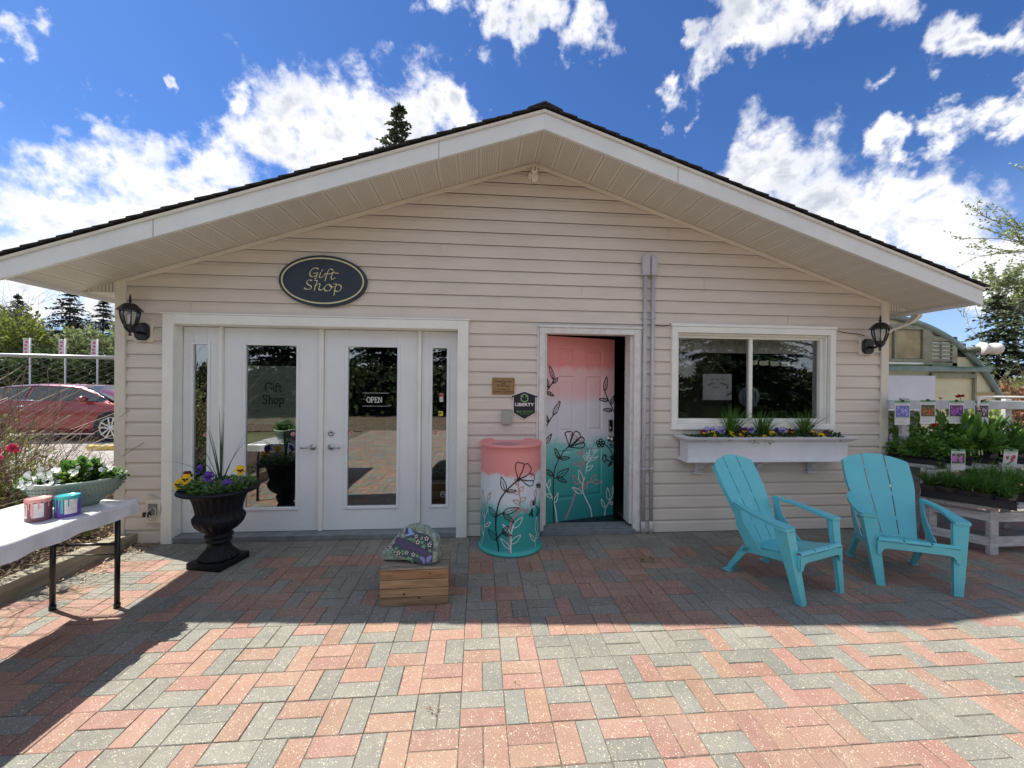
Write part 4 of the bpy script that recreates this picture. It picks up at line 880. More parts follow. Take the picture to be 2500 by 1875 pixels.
# window -------------------------------------------------------
wn = MB(); frame(wn, 2.005, 3.832, 1.075, 2.150, .062, -.045, 0); wn.box(1.99, 3.845, -.052, -.001, 2.151, 2.182)
wfr = wn.build('window_frame', M_white, shop, .004)
w2 = MB(); frame(w2, 2.067, 3.77, 1.137, 2.088, .02, 0, .10); frame(w2, 2.087, 3.75, 1.157, 2.068, .028, .035, .09)
w2.box(2.905, 2.942, .035, .09, 1.185, 2.04); w2.build('sash', M_white, wfr, .002)
g = MB(); g.poly([(2.1, .06, 1.18), (2.91, .06, 1.18), (2.91, .06, 2.045), (2.1, .06, 2.045)]); p1_ = g.build('pane', glassmat('window_glass_screened', .10, (.78, .80, .80)), wfr)
g = MB(); g.poly([(2.94, .075, 1.18), (3.73, .075, 1.18), (3.73, .075, 2.045), (2.94, .075, 2.045)]); g.build('pane', M_glasswin, wfr)
# curtain valance inside
vl = MB(); n = 60
for k in range(n):
    xa, xb = 2.1 + 1.66 * k / n, 2.1 + 1.66 * (k + 1) / n; ya, yb = .2 + .012 * math.sin(k * .9), .2 + .012 * math.sin((k + 1) * .9)
    vl.poly([(xa, ya, 1.90), (xb, yb, 1.90), (xb, yb, 2.10), (xa, ya, 2.10)])
vl.mi = 1
for k in range(22):
    x = 2.12 + k * .075; a = Vector((x, 0, 0))
    for x0, x1 in ((x, x + .0375), (x + .0375, x + .075)):
        up_ = x0 == x; vl.poly([(x0, .185, 1.915 if up_ else 2.02), (x1, .185, 2.02 if up_ else 1.915), (x1, .185, 2.026 if up_ else 1.921), (x0, .185, 1.921 if up_ else 2.026)])
vl.build('valance', [mat('lace_cloth', (.62, .60, .54), .9), mat('lace_line', (.2, .19, .17), .9)], shop)
# downspout on the right hand corner
ds = MB(); ds.M = None
pts = [(4.72, .55, 2.36), (4.72, .55, 2.25), (4.60, .30, 2.17), (4.50, .13, 2.10), (4.50, .13, .1)]
def boxpath(mb, pts, wx, wy):
    rings = []
    for p in pts: rings.append([mb.pt((p[0] + a * wx, p[1] + b * wy, p[2])) for a, b in ((-1, -1), (1, -1), (1, 1), (-1, 1))])
    for a, b in zip(rings[:-1], rings[1:]):
        for k in range(4): mb.face([a[k], a[(k + 1) % 4], b[(k + 1) % 4], b[k]])
    mb.face(rings[0][::-1]); mb.face(rings[-1])
boxpath(ds, [(4.86, .03, 2.40), (4.86, .03, 2.32), (4.79, .04, 2.255), (4.56, .07, 2.165), (4.495, .10, 2.10), (4.495, .10, .1)], .030, .038)
ds.build('downspout', M_trim, shop, .004)
# ================================================================ things fixed to the wall
def oval_sign():
    t = thing('oval_sign', 'navy oval sign reading Gift Shop in cream script above the french doors', 'sign', (-1.50, -.02, 2.512))
    n = 72; a, b = .413, .250
    def ell(a, b, y): return [(a * math.cos(k * 2 * math.pi / n), y, b * math.sin(k * 2 * math.pi / n)) for k in range(n)]
    mb = MB(); O = [mb.pt(p) for p in ell(a, b, 0)]; F = [mb.pt(p) for p in ell(a - .004, b - .004, -.030)]
    mb.face(F)
    for k in range(n): mb.face([O[k], O[(k + 1) % n], F[(k + 1) % n], F[k]])
    mb.build('board', mat('navy_sign', (.022, .034, .055), .45, var=.08, vs=10), t)
    mc = mat('cream_sign_paint', (.66, .62, .36), .5)
    ring = MB(); A = ell(a - .026, b - .026, -.0315); B = ell(a - .040, b - .040, -.0315)
    for k in range(n): ring.poly([A[k], A[(k + 1) % n], B[(k + 1) % n], B[k]])
    ring.build('border_line', mc, t)
    st = [[(1030,545),(985,522),(930,532),(872,590),(855,650),(880,695),(930,700),(985,672),(1008,635)], [(928,632),(1025,622)], [(1003,635),(978,735),(950,737)], [(1088,590),(1112,545)],
      [(1075,610),(1050,690),(1062,720),(1100,708),(1140,670),(1172,640)], [(1312,560),(1280,535),(1240,547),(1210,600),(1180,700),(1160,785)], [(1150,632),(1300,632)],
      [(1345,565),(1310,620),(1282,700),(1300,745),(1365,715)], [(1290,605),(1425,620)], [(900,795),(870,770),(820,785),(800,830),(830,870),(885,900),(880,950),(820,965),(760,952),(760,925)],
      [(945,775),(1005,785),(975,870),(950,985)], [(960,920),(1010,860),(1052,842),(1060,872),(1040,950),(1080,975),(1130,940),(1150,915)], [(1200,860),(1162,900),(1150,960),(1200,990),(1260,970),(1290,920),(1270,870),(1230,850),(1200,862)],
      [(1250,875),(1300,905),(1345,893)], [(1330,840),(1387,845),(1362,920),(1340,1075)], [(1365,890),(1420,852),(1470,870),(1485,920),(1450,980),(1390,990),(1355,965)]]
    L = MB()
    for k, s_ in enumerate(st):
        pts = crom([((x - 1115) / 2127, (780 - y) / 2127) for x, y in s_], 6)
        ribbon(L, pts, .0125, lambda u, v, kk=k: (u, -.0318 - kk * .0002, v), nib=R(35))
        ribbon(L, pts, .0055, lambda u, v, kk=k: (u, -.0319 - kk * .0002, v))
    L.build('lettering', mc, t)
oval_sign()

def lantern(x, z, label):
    t = thing('wall_lantern', label, 'wall lantern', (x, -.012, z), 0, 'black lanterns at the two front corners')
    t.scale = (.9, .9, .92); b = MB(); b.box(-.085, .085, -.028, 0, -.10, .115); b.build('mounting_block', M_trim, t, .006)
    p = MB(); oc = [(.070 * (1 if abs(c) > .5 else 1) * c, .088 * s_) for c, s_ in ((-1, -.6), (-.55, -1), (.55, -1), (1, -.6), (1, .6), (.55, 1), (-.55, 1), (-1, .6))]
    p.prism(oc, -.062, -.029); p.build('wall_plate', M_black, t, .010, 3)
    a = MB(); a.tube([(0, -.06, -.01), (0, -.11, -.022), (0, -.16, -.012), (0, -.188, .01)], .014, 8); a.build('arm', M_black, t)
    Y = -.19; zb = .045
    c = MB(); c.lathe([(.001, -.062), (.010, -.058), (.014, -.048), (.006, -.036), (.014, -.026), (.030, -.008), (.046, .010), (.050, .036), (.052, .048), (.001, .049)], 16, (0, Y, 0)); c.build('cup', M_black, t)
    cap = MB(); cap.lathe([(.062, .19), (.104, .184), (.106, .191), (.080, .218), (.058, .245), (.040, .256), (.012, .262), (.008, .275), (.018, .285), (.007, .292), (.011, .31), (.003, .345), (.0005, .352)], 8, (0, Y, 0)); cap.smooth = False
    o = cap.build('cap', M_black, t); o.data.polygons.foreach_set('use_smooth', [False] * len(o.data.polygons))
    prof = [(.046, .046), (.060, .085), (.071, .13), (.074, .16), (.072, .188)]
    g = MB(); g.lathe(prof, 8, (0, Y, 0), close=False); o = g.build('glass', glassmat('lantern_glass', .06, (.9, .92, .93)) if 'lantern_glass' not in MATS else MATS['lantern_glass'], t)
    rb = MB()
    for k in range(8):
        an = k * math.pi / 4; rb.tube([((r + .003) * math.cos(an), Y + (r + .003) * math.sin(an), zz) for r, zz in prof], .0055, 5)
    rb.build('ribs', M_black, t)
    bu = MB(); bu.lathe([(.012, .05), (.012, .075), (.020, .085), (.022, .15), (.012, .165), (.001, .168)], 12, (0, Y, 0)); bu.build('bulb', mat('bulb_off', (.7, .7, .68), .2), t)
lantern(-3.12, 1.99, 'black carriage lantern at the left corner, beside the french doors')
lantern(4.195, 1.975, 'black carriage lantern at the right corner, beside the window')

def security_camera():
    t = thing('security_camera', 'small white camera mounted under the gable peak', 'camera', (.535, -.02, 3.63))
    m = mat('camera_white', (.85, .82, .76), .4); b = MB(); b.M = Matrix.Rotation(R(90), 4, 'X'); b.lathe([(.001, 0), (.054, 0), (.056, .018), (.045, .030), (.001, .031)], 28); b.build('base', m, t)
    h = MB(); h.M = Matrix.Translation((.008, -.028, .035)) @ Matrix.Rotation(R(80), 4, 'X'); h.lathe([(.001, 0), (.030, .002), (.033, .030), (.031, .055), (.024, .060), (.001, .061)], 24)
    o = h.build('head', m, t); l = MB()
    for dz in (.047, .028): l.M = Matrix.Translation((.008, -.0895, dz)) @ Matrix.Rotation(R(80), 4, 'X'); l.lathe([(.001, 0), (.007, 0), (.007, .003), (.001, .004)], 12)
    l.build('lens', M_black, o)
    s_ = MB(); s_.box(-.022, -.019, -.034, -.031, -.07, -.02); s_.build('sensor_slot', M_black, t)
    c = MB(); c.tube(crom([(-.04, -.010, .0), (-.1, -.010, .015), (-.2, -.012, .014), (-.32, -.010, -.012), (-.45, -.008, -.055)], 5), .0045, 6)
    tag(c.build('camera_cable', mat('cable_white', (.5, .48, .44), .5)), 'thin pale cable running left from the gable camera', 'cable').location = (.535, -.02, 3.63)
security_camera()
def wire(name, pts, label, m=None, r=.004): 
    c = MB(); c.tube(crom(pts, 6), r, 5); return tag(c.build(name, m or M_black), label, 'cable')
wire('black_cable', [(1.83, -.024, 2.158), (1.86, -.024, 2.156), (1.92, -.024, 2.150), (1.985, -.055, 2.163)], 'short black cable clipped between the grey conduits and the window trim')
wire('black_cable', [(3.845, -.056, 2.135), (3.92, -.024, 2.128), (4.0, -.024, 2.118), (4.12, -.03, 2.105), (4.16, -.045, 2.09)], 'black cable running from the window trim to the right lantern')

def conduit(x, w_, label):
    t = thing('conduit_pipe', label, 'conduit', (x, -.036, 0), 0, 'grey conduits beside the painted door')
    p = MB(); p.tube([(0, 0, .0), (0, 0, 2.68)], .0205 if w_ > .08 else .019, 14); p.build('pipe', M_greyplastic, t)
    for z in (.13,): c = MB(); c.tube([(0, 0, .0), (0, 0, z)], .0245, 14); c.build('sleeve', M_greyplastic, t)
    for z in (.66, 2.22): c = MB(); c.tube([(0, 0, z), (0, 0, z + .018)], .0235, 14); c.box(-.036, .036, .004, .018, z, z + .018); c.build('strap', M_greyplastic, t)
    b = MB(); h = w_ / 2; b.prism([(-h, 2.665), (h, 2.665), (h, 2.85), (h - .015, 2.875), (-h + .015, 2.875), (-h, 2.85)], -.035, .02); b.build('access_box', M_greyplastic, t, .006)
    s_ = MB()
    for z in (2.70, 2.845): s_.tube([(0, -.037, z), (0, -.034, z)], .006, 8)
    s_.build('screw', M_steel, t)
conduit(1.712, .082, 'left grey conduit, with the wider access box'); conduit(1.796, .062, 'right grey conduit, with the narrower access box')

def plaque():
    t = thing('brass_plaque', 'small brass plaque lettered Greenhouses and Clubhouse beside the painted door', 'plaque', (.254, -.019, 1.512))
    m = mat('brass_plate', (.36, .23, .10), .45, .35, var=.12, vs=12)
    b = MB(); b.box(-.113, .113, -.008, 0, -.084, .084); b.build('plate', m, t, .004); md = mat('plaque_letters', (.06, .03, .015), .6)
    l = MB(); frame(l, -.103, .103, -.075, .075, .002, -.0095, -.0082)
    for tx, z, s_ in (('Greenhouses', .048, .030), ('and', .026, .026), ('Clubhouse', .004, .030), ('Funding  by', -.032, .026), ('Alberta  Lotteries', -.056, .025)): text_mesh(l, tx, s_, lambda u, v, z=z: (u, -.0088, z + v), bold=.0006, space=1.05)
    l.build('lettering', md, t)
plaque()
def alarm_sign():
    t = thing('alarm_company_sign', 'black house shaped sign with white border reading LIBERTY by the painted door', 'sign', (.468, -.02, 1.318))
    def outl(s_): 
        return [(-.115 * s_, .088 * s_), (-.135 * s_, .088 * s_), (-.138 * s_, .100 * s_), (0, .148 * s_), (.138 * s_, .100 * s_), (.135 * s_, .088 * s_), (.115 * s_, .088 * s_), (.115 * s_, -.078 * s_), (0, -.145 * s_), (-.115 * s_, -.078 * s_)][::-1]
    b = MB(); b.prism(outl(1.0), -.006, 0); b.build('panel', M_white, t); b = MB(); b.prism(outl(.945), -.0075, -.0062); b.build('face', mat('sign_black', (.015, .012, .025), .4), t)
    g = MB(); mg = mat('sign_green', (.10, .34, .10), .5)
    zc = .075
    for a, b_ in (((-.037, .02), (0, .042)), ((0, .042), (.037, .02)), ((.037, .02), (.012, .008)), ((-.037, .02), (-.012, .008)), ((-.034, .006), (-.034, -.022)), ((-.034, -.022), (0, -.040)), ((0, -.040), (.034, -.022)), ((.034, -.022), (.034, .006))):
        ribbon(g, [Vector((a[0], a[1] + zc, 0)), Vector((b_[0], b_[1] + zc, 0))], .0085, lambda u, v, k=len(g.f): (u, -.0079 - k * .00003, v))
    g.build('emblem', mat('emblem_green', (.28, .55, .24), .5), t)
    g = MB(); text_mesh(g, '(866) 926-SAFE', .027, lambda u, v: (u, -.0079, -.062 + v), bold=.0004)
    g.poly([(-.052, -.0079, -.088), (.052, -.0079, -.088), (.052, -.0079, -.084), (-.052, -.0079, -.084)]); g.build('phone_number', mg, t)
    l = MB(); text_mesh(l, 'LIBERTY', .044, lambda u, v: (u * 1.22, -.0079, .008 + v), bold=.0016); l.build('lettering', M_stw, t)
alarm_sign()
b = MB(); b.M = Matrix.Translation((.29, -.02, 1.195)); b.prism([(-.05, .065), (-.054, 0), (-.050, -.052), (-.035, -.068), (.035, -.068), (.050, -.052), (.054, 0), (.05, .065)], -.035, 0)
tag(b.build('keypad_cover', mat('keypad_grey', (.38, .39, .34), .5), bevel=.008), 'blank pale grey box under the brass plaque', 'wall box')
def outlet():
    t = thing('outdoor_outlet', 'white covered outlet low on the wall left of the french doors', 'outlet', (-3.008, -.014, .31))
    b = MB(); b.box(-.078, .078, -.03, 0, -.108, .108); b.build('cover_plate', M_trim, t, .004)
    i = MB(); i.box(-.05, .03, -.038, -.0305, -.03, .075); i.build('lid', mat('smoked_lid', (.22, .23, .22), .2), t, .004)
    p = MB(); p.box(-.085, -.02, -.055, -.039, -.045, .0); p.build('plug', M_black, t, .005)
    c = MB(); c.tube(crom([(-.03, -.05, -.02), (.0, -.06, -.05), (.03, -.06, -.03), (.03, -.05, .02), (.0, -.045, .04), (-.04, -.055, -.0), (-.04, -.06, -.05), (.0, -.06, -.068), (.05, -.045, -.03), (.06, -.03, .06), (.03, -.02, .13), (-.06, -.015, .16)], 5), .005, 6)
    tag(c.build('white_cord', mat('cable_white', (.5, .48, .44), .5)), 'coiled white power cord plugged into the wall outlet', 'cord').location = (-3.008, -.014, .31)
outlet()

# ================================================================ window box
M_box = mat('planter_white', (.74, .75, .78), .35, var=.05, vs=6)
def window_box():
    t = thing('window_box', 'long white window box on brackets under the window', 'planter', (2.96, -.0, .78))
    x0, x1 = -.86, .86; D = -.205
    b = MB(); b.box(x0, x1, D, D + .02, .0, .19); b.box(x0, x0 + .02, D + .02, -.02, .0, .19); b.box(x1 - .02, x1, D + .02, -.02, .0, .19); b.box(x0, x1, D + .02, -.02, .0, .02); b.box(x0, x1, -.035, -.019, .02, .19)
    b.build('trough', M_box, t, .003)
    def ring(y0, y1, z0, z1, e0, e1, inner):
        m_ = MB()
        o0 = [(x0 - e0, -.02), (x0 - e0, D - e0), (x1 + e0, D - e0), (x1 + e0, -.02)]; o1 = [(x0 - e1, -.02), (x0 - e1, D - e1), (x1 + e1, D - e1), (x1 + e1, -.02)]
        i0 = [(x0 + inner, -.02), (x0 + inner, D + inner), (x1 - inner, D + inner), (x1 - inner, -.02)]
        for k in range(3):
            m_.poly([(*o0[k], z0), (*o0[k + 1], z0), (*o1[k + 1], z1), (*o1[k], z1)]); m_.poly([(*o1[k], z1), (*o1[k + 1], z1), (*i0[k + 1], z1), (*i0[k], z1)])
            m_.poly([(*o0[k], z0), (*i0[k], z0), (*i0[k + 1], z0), (*o0[k + 1], z0)]); m_.poly([(*i0[k], z0), (*i0[k], z1), (*i0[k + 1], z1), (*i0[k + 1], z0)])
        return m_
    m_ = ring(0, 0, .191, .222, .012, .058, .035); m_.build('cornice', M_box, t)
    m2 = ring(0, 0, .2225, .240, .058, .064, .030); m2.build('rim', M_box, t, .003)
    m_ = ring(0, 0, -.012, .022, .022, .016, -.001); m_.build('base_moulding', M_box, t, .003)
    for k, bx in enumerate((-.66, -.02, .60)):
        c = MB(); prof = [(-.0, -.15), (-.012, -.15), (-.10, -.15)]
        pts = [(-.02, -.012), (-.175, -.012), (-.175, -.04), (-.13, -.045), (-.10, -.07), (-.085, -.10), (-.05, -.125), (-.035, -.15), (-.02, -.15)]
        c.prism(pts, bx - .03, bx + .03, 'x'); c.build('bracket', M_box, t, .003)
        f_ = MB(); f_.box(bx - .045, bx + .045, -.16, -.0, -.165, -.151) if False else f_.box(bx - .05, bx + .05, -.055, -.018, -.166, -.151); f_.build('bracket_foot', M_box, t, .002)
    s_ = MB(); s_.box(x0 + .02, x1 - .02, D + .02, -.036, .02, .205); s_.build('potting_soil', mat('dark_soil', (.02, .014, .01), 1., var=.5, vs=40, bump=1., bs=100), t)
window_box()

# ================================================================ plants
G_dark = leafmat('leaf_deep_green', (.035, .085, .022)); G_mid = leafmat('leaf_mid_green', (.09, .20, .04)); G_grass = leafmat('grass_blade', (.09, .19, .035), .35)
G_lime = leafmat('leaf_lime', (.22, .32, .05), .35); G_silver = leafmat('leaf_silver', (.28, .34, .28), .3); G_blue = leafmat('leaf_bluegreen', (.05, .11, .06)); G_brown = leafmat('twig_bark', (.20, .15, .105), .4, trans=0.)
G_bud = leafmat('leaf_bud', (.26, .30, .10), .4); G_olive = leafmat('leaf_olive', (.17, .18, .06), .4); G_red = leafmat('leaf_russet', (.25, .12, .07), .4)
P_yel = leafmat('petal_yellow', (.85, .52, .01), .15, trans=.2); P_vio = leafmat('petal_violet', (.10, .045, .33), .3, trans=.15); P_lil = leafmat('petal_lilac', (.45, .40, .70), .2, trans=.2); P_wht = leafmat('petal_white', (.78, .80, .76), .1, trans=.2)
P_mar = leafmat('petal_maroon', (.10, .012, .03), .3, trans=.1); P_pnk = leafmat('petal_pink', (.75, .06, .18), .25, trans=.2); P_blk = leafmat('petal_black', (.012, .006, .02), .3, trans=0.); P_redf = leafmat('petal_red', (.50, .02, .02), .2, trans=.15)
def tuft(mb, n, L, W, spread, rr, c=(0, 0, 0), arch=.6):
    for _ in range(n):
        a = rr.uniform(0, 2 * math.pi); s_ = rr.random() ** .7 * spread; l = L * rr.uniform(.6, 1.05); w_ = W * rr.uniform(.7, 1.2)
        b = Vector((c[0] + rr.uniform(-.02, .02), c[1] + rr.uniform(-.02, .02), c[2])); side = Vector((-math.sin(a), math.cos(a), 0)); pr = None
        for k in range(5):
            t = k / 4; out = s_ * (t + arch * t * t) * l; p = b + Vector((math.cos(a) * out, math.sin(a) * out, l * (t - .35 * s_ * t * t))); ww = w_ * (1 - t ** 2) + .0004
            q = (mb.pt(p + side * ww / 2), mb.pt(p - side * ww / 2))
            if pr: mb.face([pr[0], pr[1], q[1], q[0]])
            pr = q
def foliage(mb, n, rad, h, L, rr, c=(0, 0, 0), W=.55, up=.6):
    for _ in range(n):
        a = rr.uniform(0, 2 * math.pi); q = rad * math.sqrt(rr.random()); z = h * rr.random() * (1 - .5 * (q / rad) ** 2)
        l = L * rr.uniform(.6, 1.3); mb.leaf((c[0] + q * math.cos(a), c[1] + q * math.sin(a), c[2] + z), (math.cos(a) * rr.uniform(.2, 1.2), math.sin(a) * rr.uniform(.2, 1.2), rr.uniform(-.2, up)), l, l * W, rr.uniform(-.2, .2), nrm=(rr.uniform(-.5, .5), rr.uniform(-.5, .5), 1))
def pansy(parent_mats, size, rr, loc, face, label, group, leaves=14, tall=.05):
    # a pansy plant: leaves, thin stem and one open five petalled flower
    t = thing('pansy', label, 'flower', loc, rr.uniform(-.6, .6), group)
    f_ = MB(); foliage(f_, leaves, size * 1.3, tall * .7, size * .85, rr, up=.4); f_.build('leaves', G_mid, t)
    s_ = MB(); s_.tube([(0, 0, 0), (0, -.004, tall)], .0015, 4); s_.build('stem', G_mid, t)
    fl = MB(); fl.M = Matrix.Translation((0, -.006, tall)) @ Matrix.Rotation(R(face), 4, 'X')
    petals = [(90 + 28, 1.0, 1.0, 0), (90 - 28, 1.0, 1.0, 0), (180 + 5, .9, .95, 0), (-5, .9, .95, 0), (270, 1.0, 1.25, 1)]
    for k, (an, l, w_, mi) in enumerate(petals):
        fl.mi = mi; a = R(an + rr.uniform(-6, 6)); d = Vector((math.cos(a), math.sin(a), 0)); sd = Vector((-d.y, d.x, 0)); r_ = size * l; zz = -.0012 * k
        pts = [Vector((0, 0, zz)), d * r_ * .35 + sd * r_ * .38 * w_, d * r_ * .8 + sd * r_ * .42 * w_, d * r_ * 1.02 + sd * r_ * .15, d * r_ * 1.02 - sd * r_ * .15, d * r_ * .8 - sd * r_ * .42 * w_, d * r_ * .35 - sd * r_ * .38 * w_]
        fl.poly([(p.x, p.y, zz - .12 * size * (p.length / size) ** 2 * rr.uniform(.3, 1.5)) for p in pts])
    fl.mi = 2
    for an in (180 + 10, -10, 270): 
        a = R(an); d = Vector((math.cos(a), math.sin(a), 0)); sd = Vector((-d.y, d.x, 0)); fl.poly([(d * size * .08 + sd * size * .1).to_tuple()[:2] + (.0025,), (d * size * .5 + sd * size * .2).to_tuple()[:2] + (.0028,), (d * size * .5 - sd * size * .2).to_tuple()[:2] + (.0028,), (d * size * .08 - sd * size * .1).to_tuple()[:2] + (.0025,)])
    fl.build('bloom', parent_mats, t)
    return t
YEL = [P_yel, P_yel, P_blk]; YDK = [P_yel, P_yel, P_yel]; VIO = [P_vio, P_vio, P_blk]; BIC = [P_lil, P_lil, P_vio]; MAR = [P_mar, P_mar, P_yel]; WHT = [P_wht, P_wht, P_wht]
rr = random.Random(21)
for k, (x, ht) in enumerate(((2.62, .40), (2.98, .34), (3.44, .34))):
    g = MB(); tuft(g, 120, ht, .008, .62, rr)
    o = g.build('ornamental_grass', G_grass); o.location = (x, -.085, .985)
    tag(o, ('tall green grass clump in the window box, left of the window mullion', 'green grass clump in the window box, in front of the window mullion', 'green grass clump in the window box, in front of the right pane')[k], 'grass', 'grass clumps in the window box')
def wbz(px_x): return 0
for (x, y, z, m_, kind) in ((2.32, -.1, 1.035, MAR, 'm'), (2.37, -.07, 1.06, BIC, 'v'), (2.395, -.12, 1.03, YEL, 'y'), (2.44, -.06, 1.065, BIC, 'v'), (2.53, -.07, 1.06, BIC, 'v'), (2.38, -.19, .995, YDK, 'y'), (2.60, -.15, 1.035, YEL, 'y'), (2.69, -.17, 1.01, YDK, 'y'),
        (2.74, -.05, 1.09, VIO, 'v'), (2.77, -.09, 1.05, MAR, 'm'), (2.83, -.06, 1.065, BIC, 'v'), (2.87, -.05, 1.07, BIC, 'v'), (2.94, -.19, .995, YDK, 'y'), (3.04, -.15, 1.03, YEL, 'y'), (3.14, -.05, 1.06, VIO, 'v'), (3.21, -.07, 1.06, BIC, 'v'), (3.25, -.06, 1.05, MAR, 'm'), (3.32, -.06, 1.04, MAR, 'm'),
        (3.41, -.15, 1.01, MAR, 'm'), (3.50, -.14, 1.04, YEL, 'y'), (3.565, -.17, 1.01, YDK, 'y'), (2.77, -.19, .99, YDK, 'y'), (3.68, -.1, 1.02, MAR, 'm')):
    lab = {'y': ('yellow pansy in the window box', 'yellow pansies in the window box'), 'v': ('purple or lilac pansy in the window box', 'purple pansies in the window box'), 'm': ('dark maroon pansy in the window box', 'maroon pansies in the window box')}[kind]
    pansy(m_, .043, rr, (x, y, z - .035), 62 if kind != 'y' else 50, lab[0], lab[1], leaves=10)
g = MB()
for _ in range(2600):
    x = rr.uniform(2.14, 3.78); y = rr.uniform(-.235, -.04); g.leaf((x, y, .985 + rr.random() * (.055 + .02 * math.sin(x * 19))), (rr.uniform(-1, 1), rr.uniform(-1.0, .6), rr.uniform(-.2, .6)), rr.uniform(.02, .042), .02, nrm=(rr.uniform(-.6, .6), -.3, 1))
tag(g.build('leafy_ground_cover', G_dark), 'dark leaves filling the window box between the flowers', 'foliage', kind='stuff')

# ================================================================ urn with its planting
M_urn = mat('black_urn', (.005, .006, .010), .55, var=.4, vs=12, bump=.25, bs=50, spec=.3)
def urn():
    t = thing('urn_planter', 'black fluted pedestal urn planter in front of the left french door', 'urn', (-2.165, -.485, 0), R(-13))
    p = MB(); p.box(-.155, .155, -.155, .155, 0, .055); p.build('plinth', M_urn, t, .008)
    def fl(a, r, z): return 1 + .035 * math.cos(24 * a) if .40 < z < .60 else (1 + .05 * abs(math.cos(9 * a)) if .29 < z <= .43 else (1 + .04 * math.cos(28 * a) if .06 < z < .16 else 1))
    b = MB(); b.lathe([(.001, .056), (.140, .056), (.146, .066), (.138, .078), (.118, .098), (.090, .13), (.080, .165), (.078, .185), (.093, .193), (.096, .203), (.086, .212), (.084, .222), (.100, .23), (.105, .243), (.098, .255), (.082, .262),
        (.100, .278), (.135, .305), (.165, .34), (.180, .375), (.181, .40), (.168, .425), (.160, .435), (.163, .46), (.175, .52), (.190, .565), (.205, .59)], 144, mod=fl, close=False); b.build('bowl', M_urn, t)
    r_ = MB(); r_.lathe([(.205, .588), (.235, .602), (.270, .612), (.288, .622), (.290, .634), (.276, .645), (.252, .646), (.235, .630), (.22, .60), (.001, .598)], 96, mod=lambda a, r, z: 1 + (.018 * abs(math.cos(22 * a)) if r > .265 else 0), close=False); r_.build('rim', M_urn, t)
    s_ = MB(); s_.lathe([(.236, .605), (.15, .625), (.001, .63)], 24, close=False); s_.build('potting_soil', MATS['dark_soil'], t)
urn()
def spike_plant():
    g = MB(); q = random.Random(4); base = Vector((0, 0, 0))
    specs = [(-.03, .02, .70, .0), (.005, .03, .66, .0), (.02, -.02, .62, .0), (-.20, -.02, .50, .25), (-.14, .06, .56, .15), (-.50, -.10, .50, 1.3), (.28, -.08, .55, .45), (.33, .05, .44, .8), (-.3, .1, .38, .8), (.15, .15, .55, .2), (-.09, -.05, .58, .1), (-.22, .0, .30, 1.2)]
    for (dx, dy, L, ar) in specs:
        pr = None; side = Vector((dy, -dx, 0)); side = side.normalized() if side.length > 1e-3 else Vector((1, 0, 0))
        if abs(dx) < .1: side = Vector((1, .2, 0)).normalized()
        for k in range(9):
            t = k / 8; p = Vector((dx * t * (.6 + .4 * t), dy * t, L * (t - ar * .38 * t ** 2.4))); ww = .013 * (1 - t ** 1.5) + .0008
            r_ = (g.pt(p + side * ww / 2), g.pt(p - side * ww / 2))
            if pr: g.face([pr[0], pr[1], r_[1], r_[0]])
            pr = r_
    o = g.build('spike_plant', G_blue); o.location = (-2.165, -.47, .62); tag(o, 'spiky plant with long thin arching blades in the centre of the black urn', 'plant')
spike_plant()
for k, (x, y, z) in enumerate(((-2.30, -.53, .655), (-2.06, -.52, .66), (-2.13, -.60, .65), (-2.01, -.40, .66), (-2.26, -.40, .66))):
    g = MB(); foliage(g, 60, .075, .09, .05, rr, W=.3, up=1.2); o = g.build('dusty_miller', G_silver); o.location = (x, y, z - .03); tag(o, 'silvery lacy leaved plant tucked among the urn flowers', 'plant', 'silver foliage plants in the urn')
for k in range(9):
    a = k * .7 + .2; g = MB(); foliage(g, 70, .08, .08, .045, rr, W=.7, up=.5); o = g.build('leafy_plant', G_mid); o.location = (-2.165 + .17 * math.cos(a), -.485 + .17 * math.sin(a), .63); tag(o, 'low green leafy plant filling the black urn', 'plant', 'green leafy plants in the urn')
for (x, y, z, m_, lab, grp) in ((-2.44, -.56, .69, YEL, 'yellow pansy hanging over the left edge of the urn', None), (-2.33, -.64, .75, YEL, 'yellow pansy at the left front of the urn', None), (-1.965, -.55, .80, YEL, 'yellow pansy at the right side of the urn', None),
        (-2.40, -.52, .75, MAR, 'dark maroon pansy at the left side of the urn', None), (-2.17, -.62, .765, VIO, 'violet pansy at the middle front of the urn', None), (-2.03, -.62, .70, VIO, 'violet pansy at the right front of the urn', None), (-2.35, -.45, .79, VIO, 'violet pansy at the back left of the urn', None)):
    pansy(m_, .042, rr, (x, y, z - .06), 68, lab, grp, leaves=8, tall=.06)

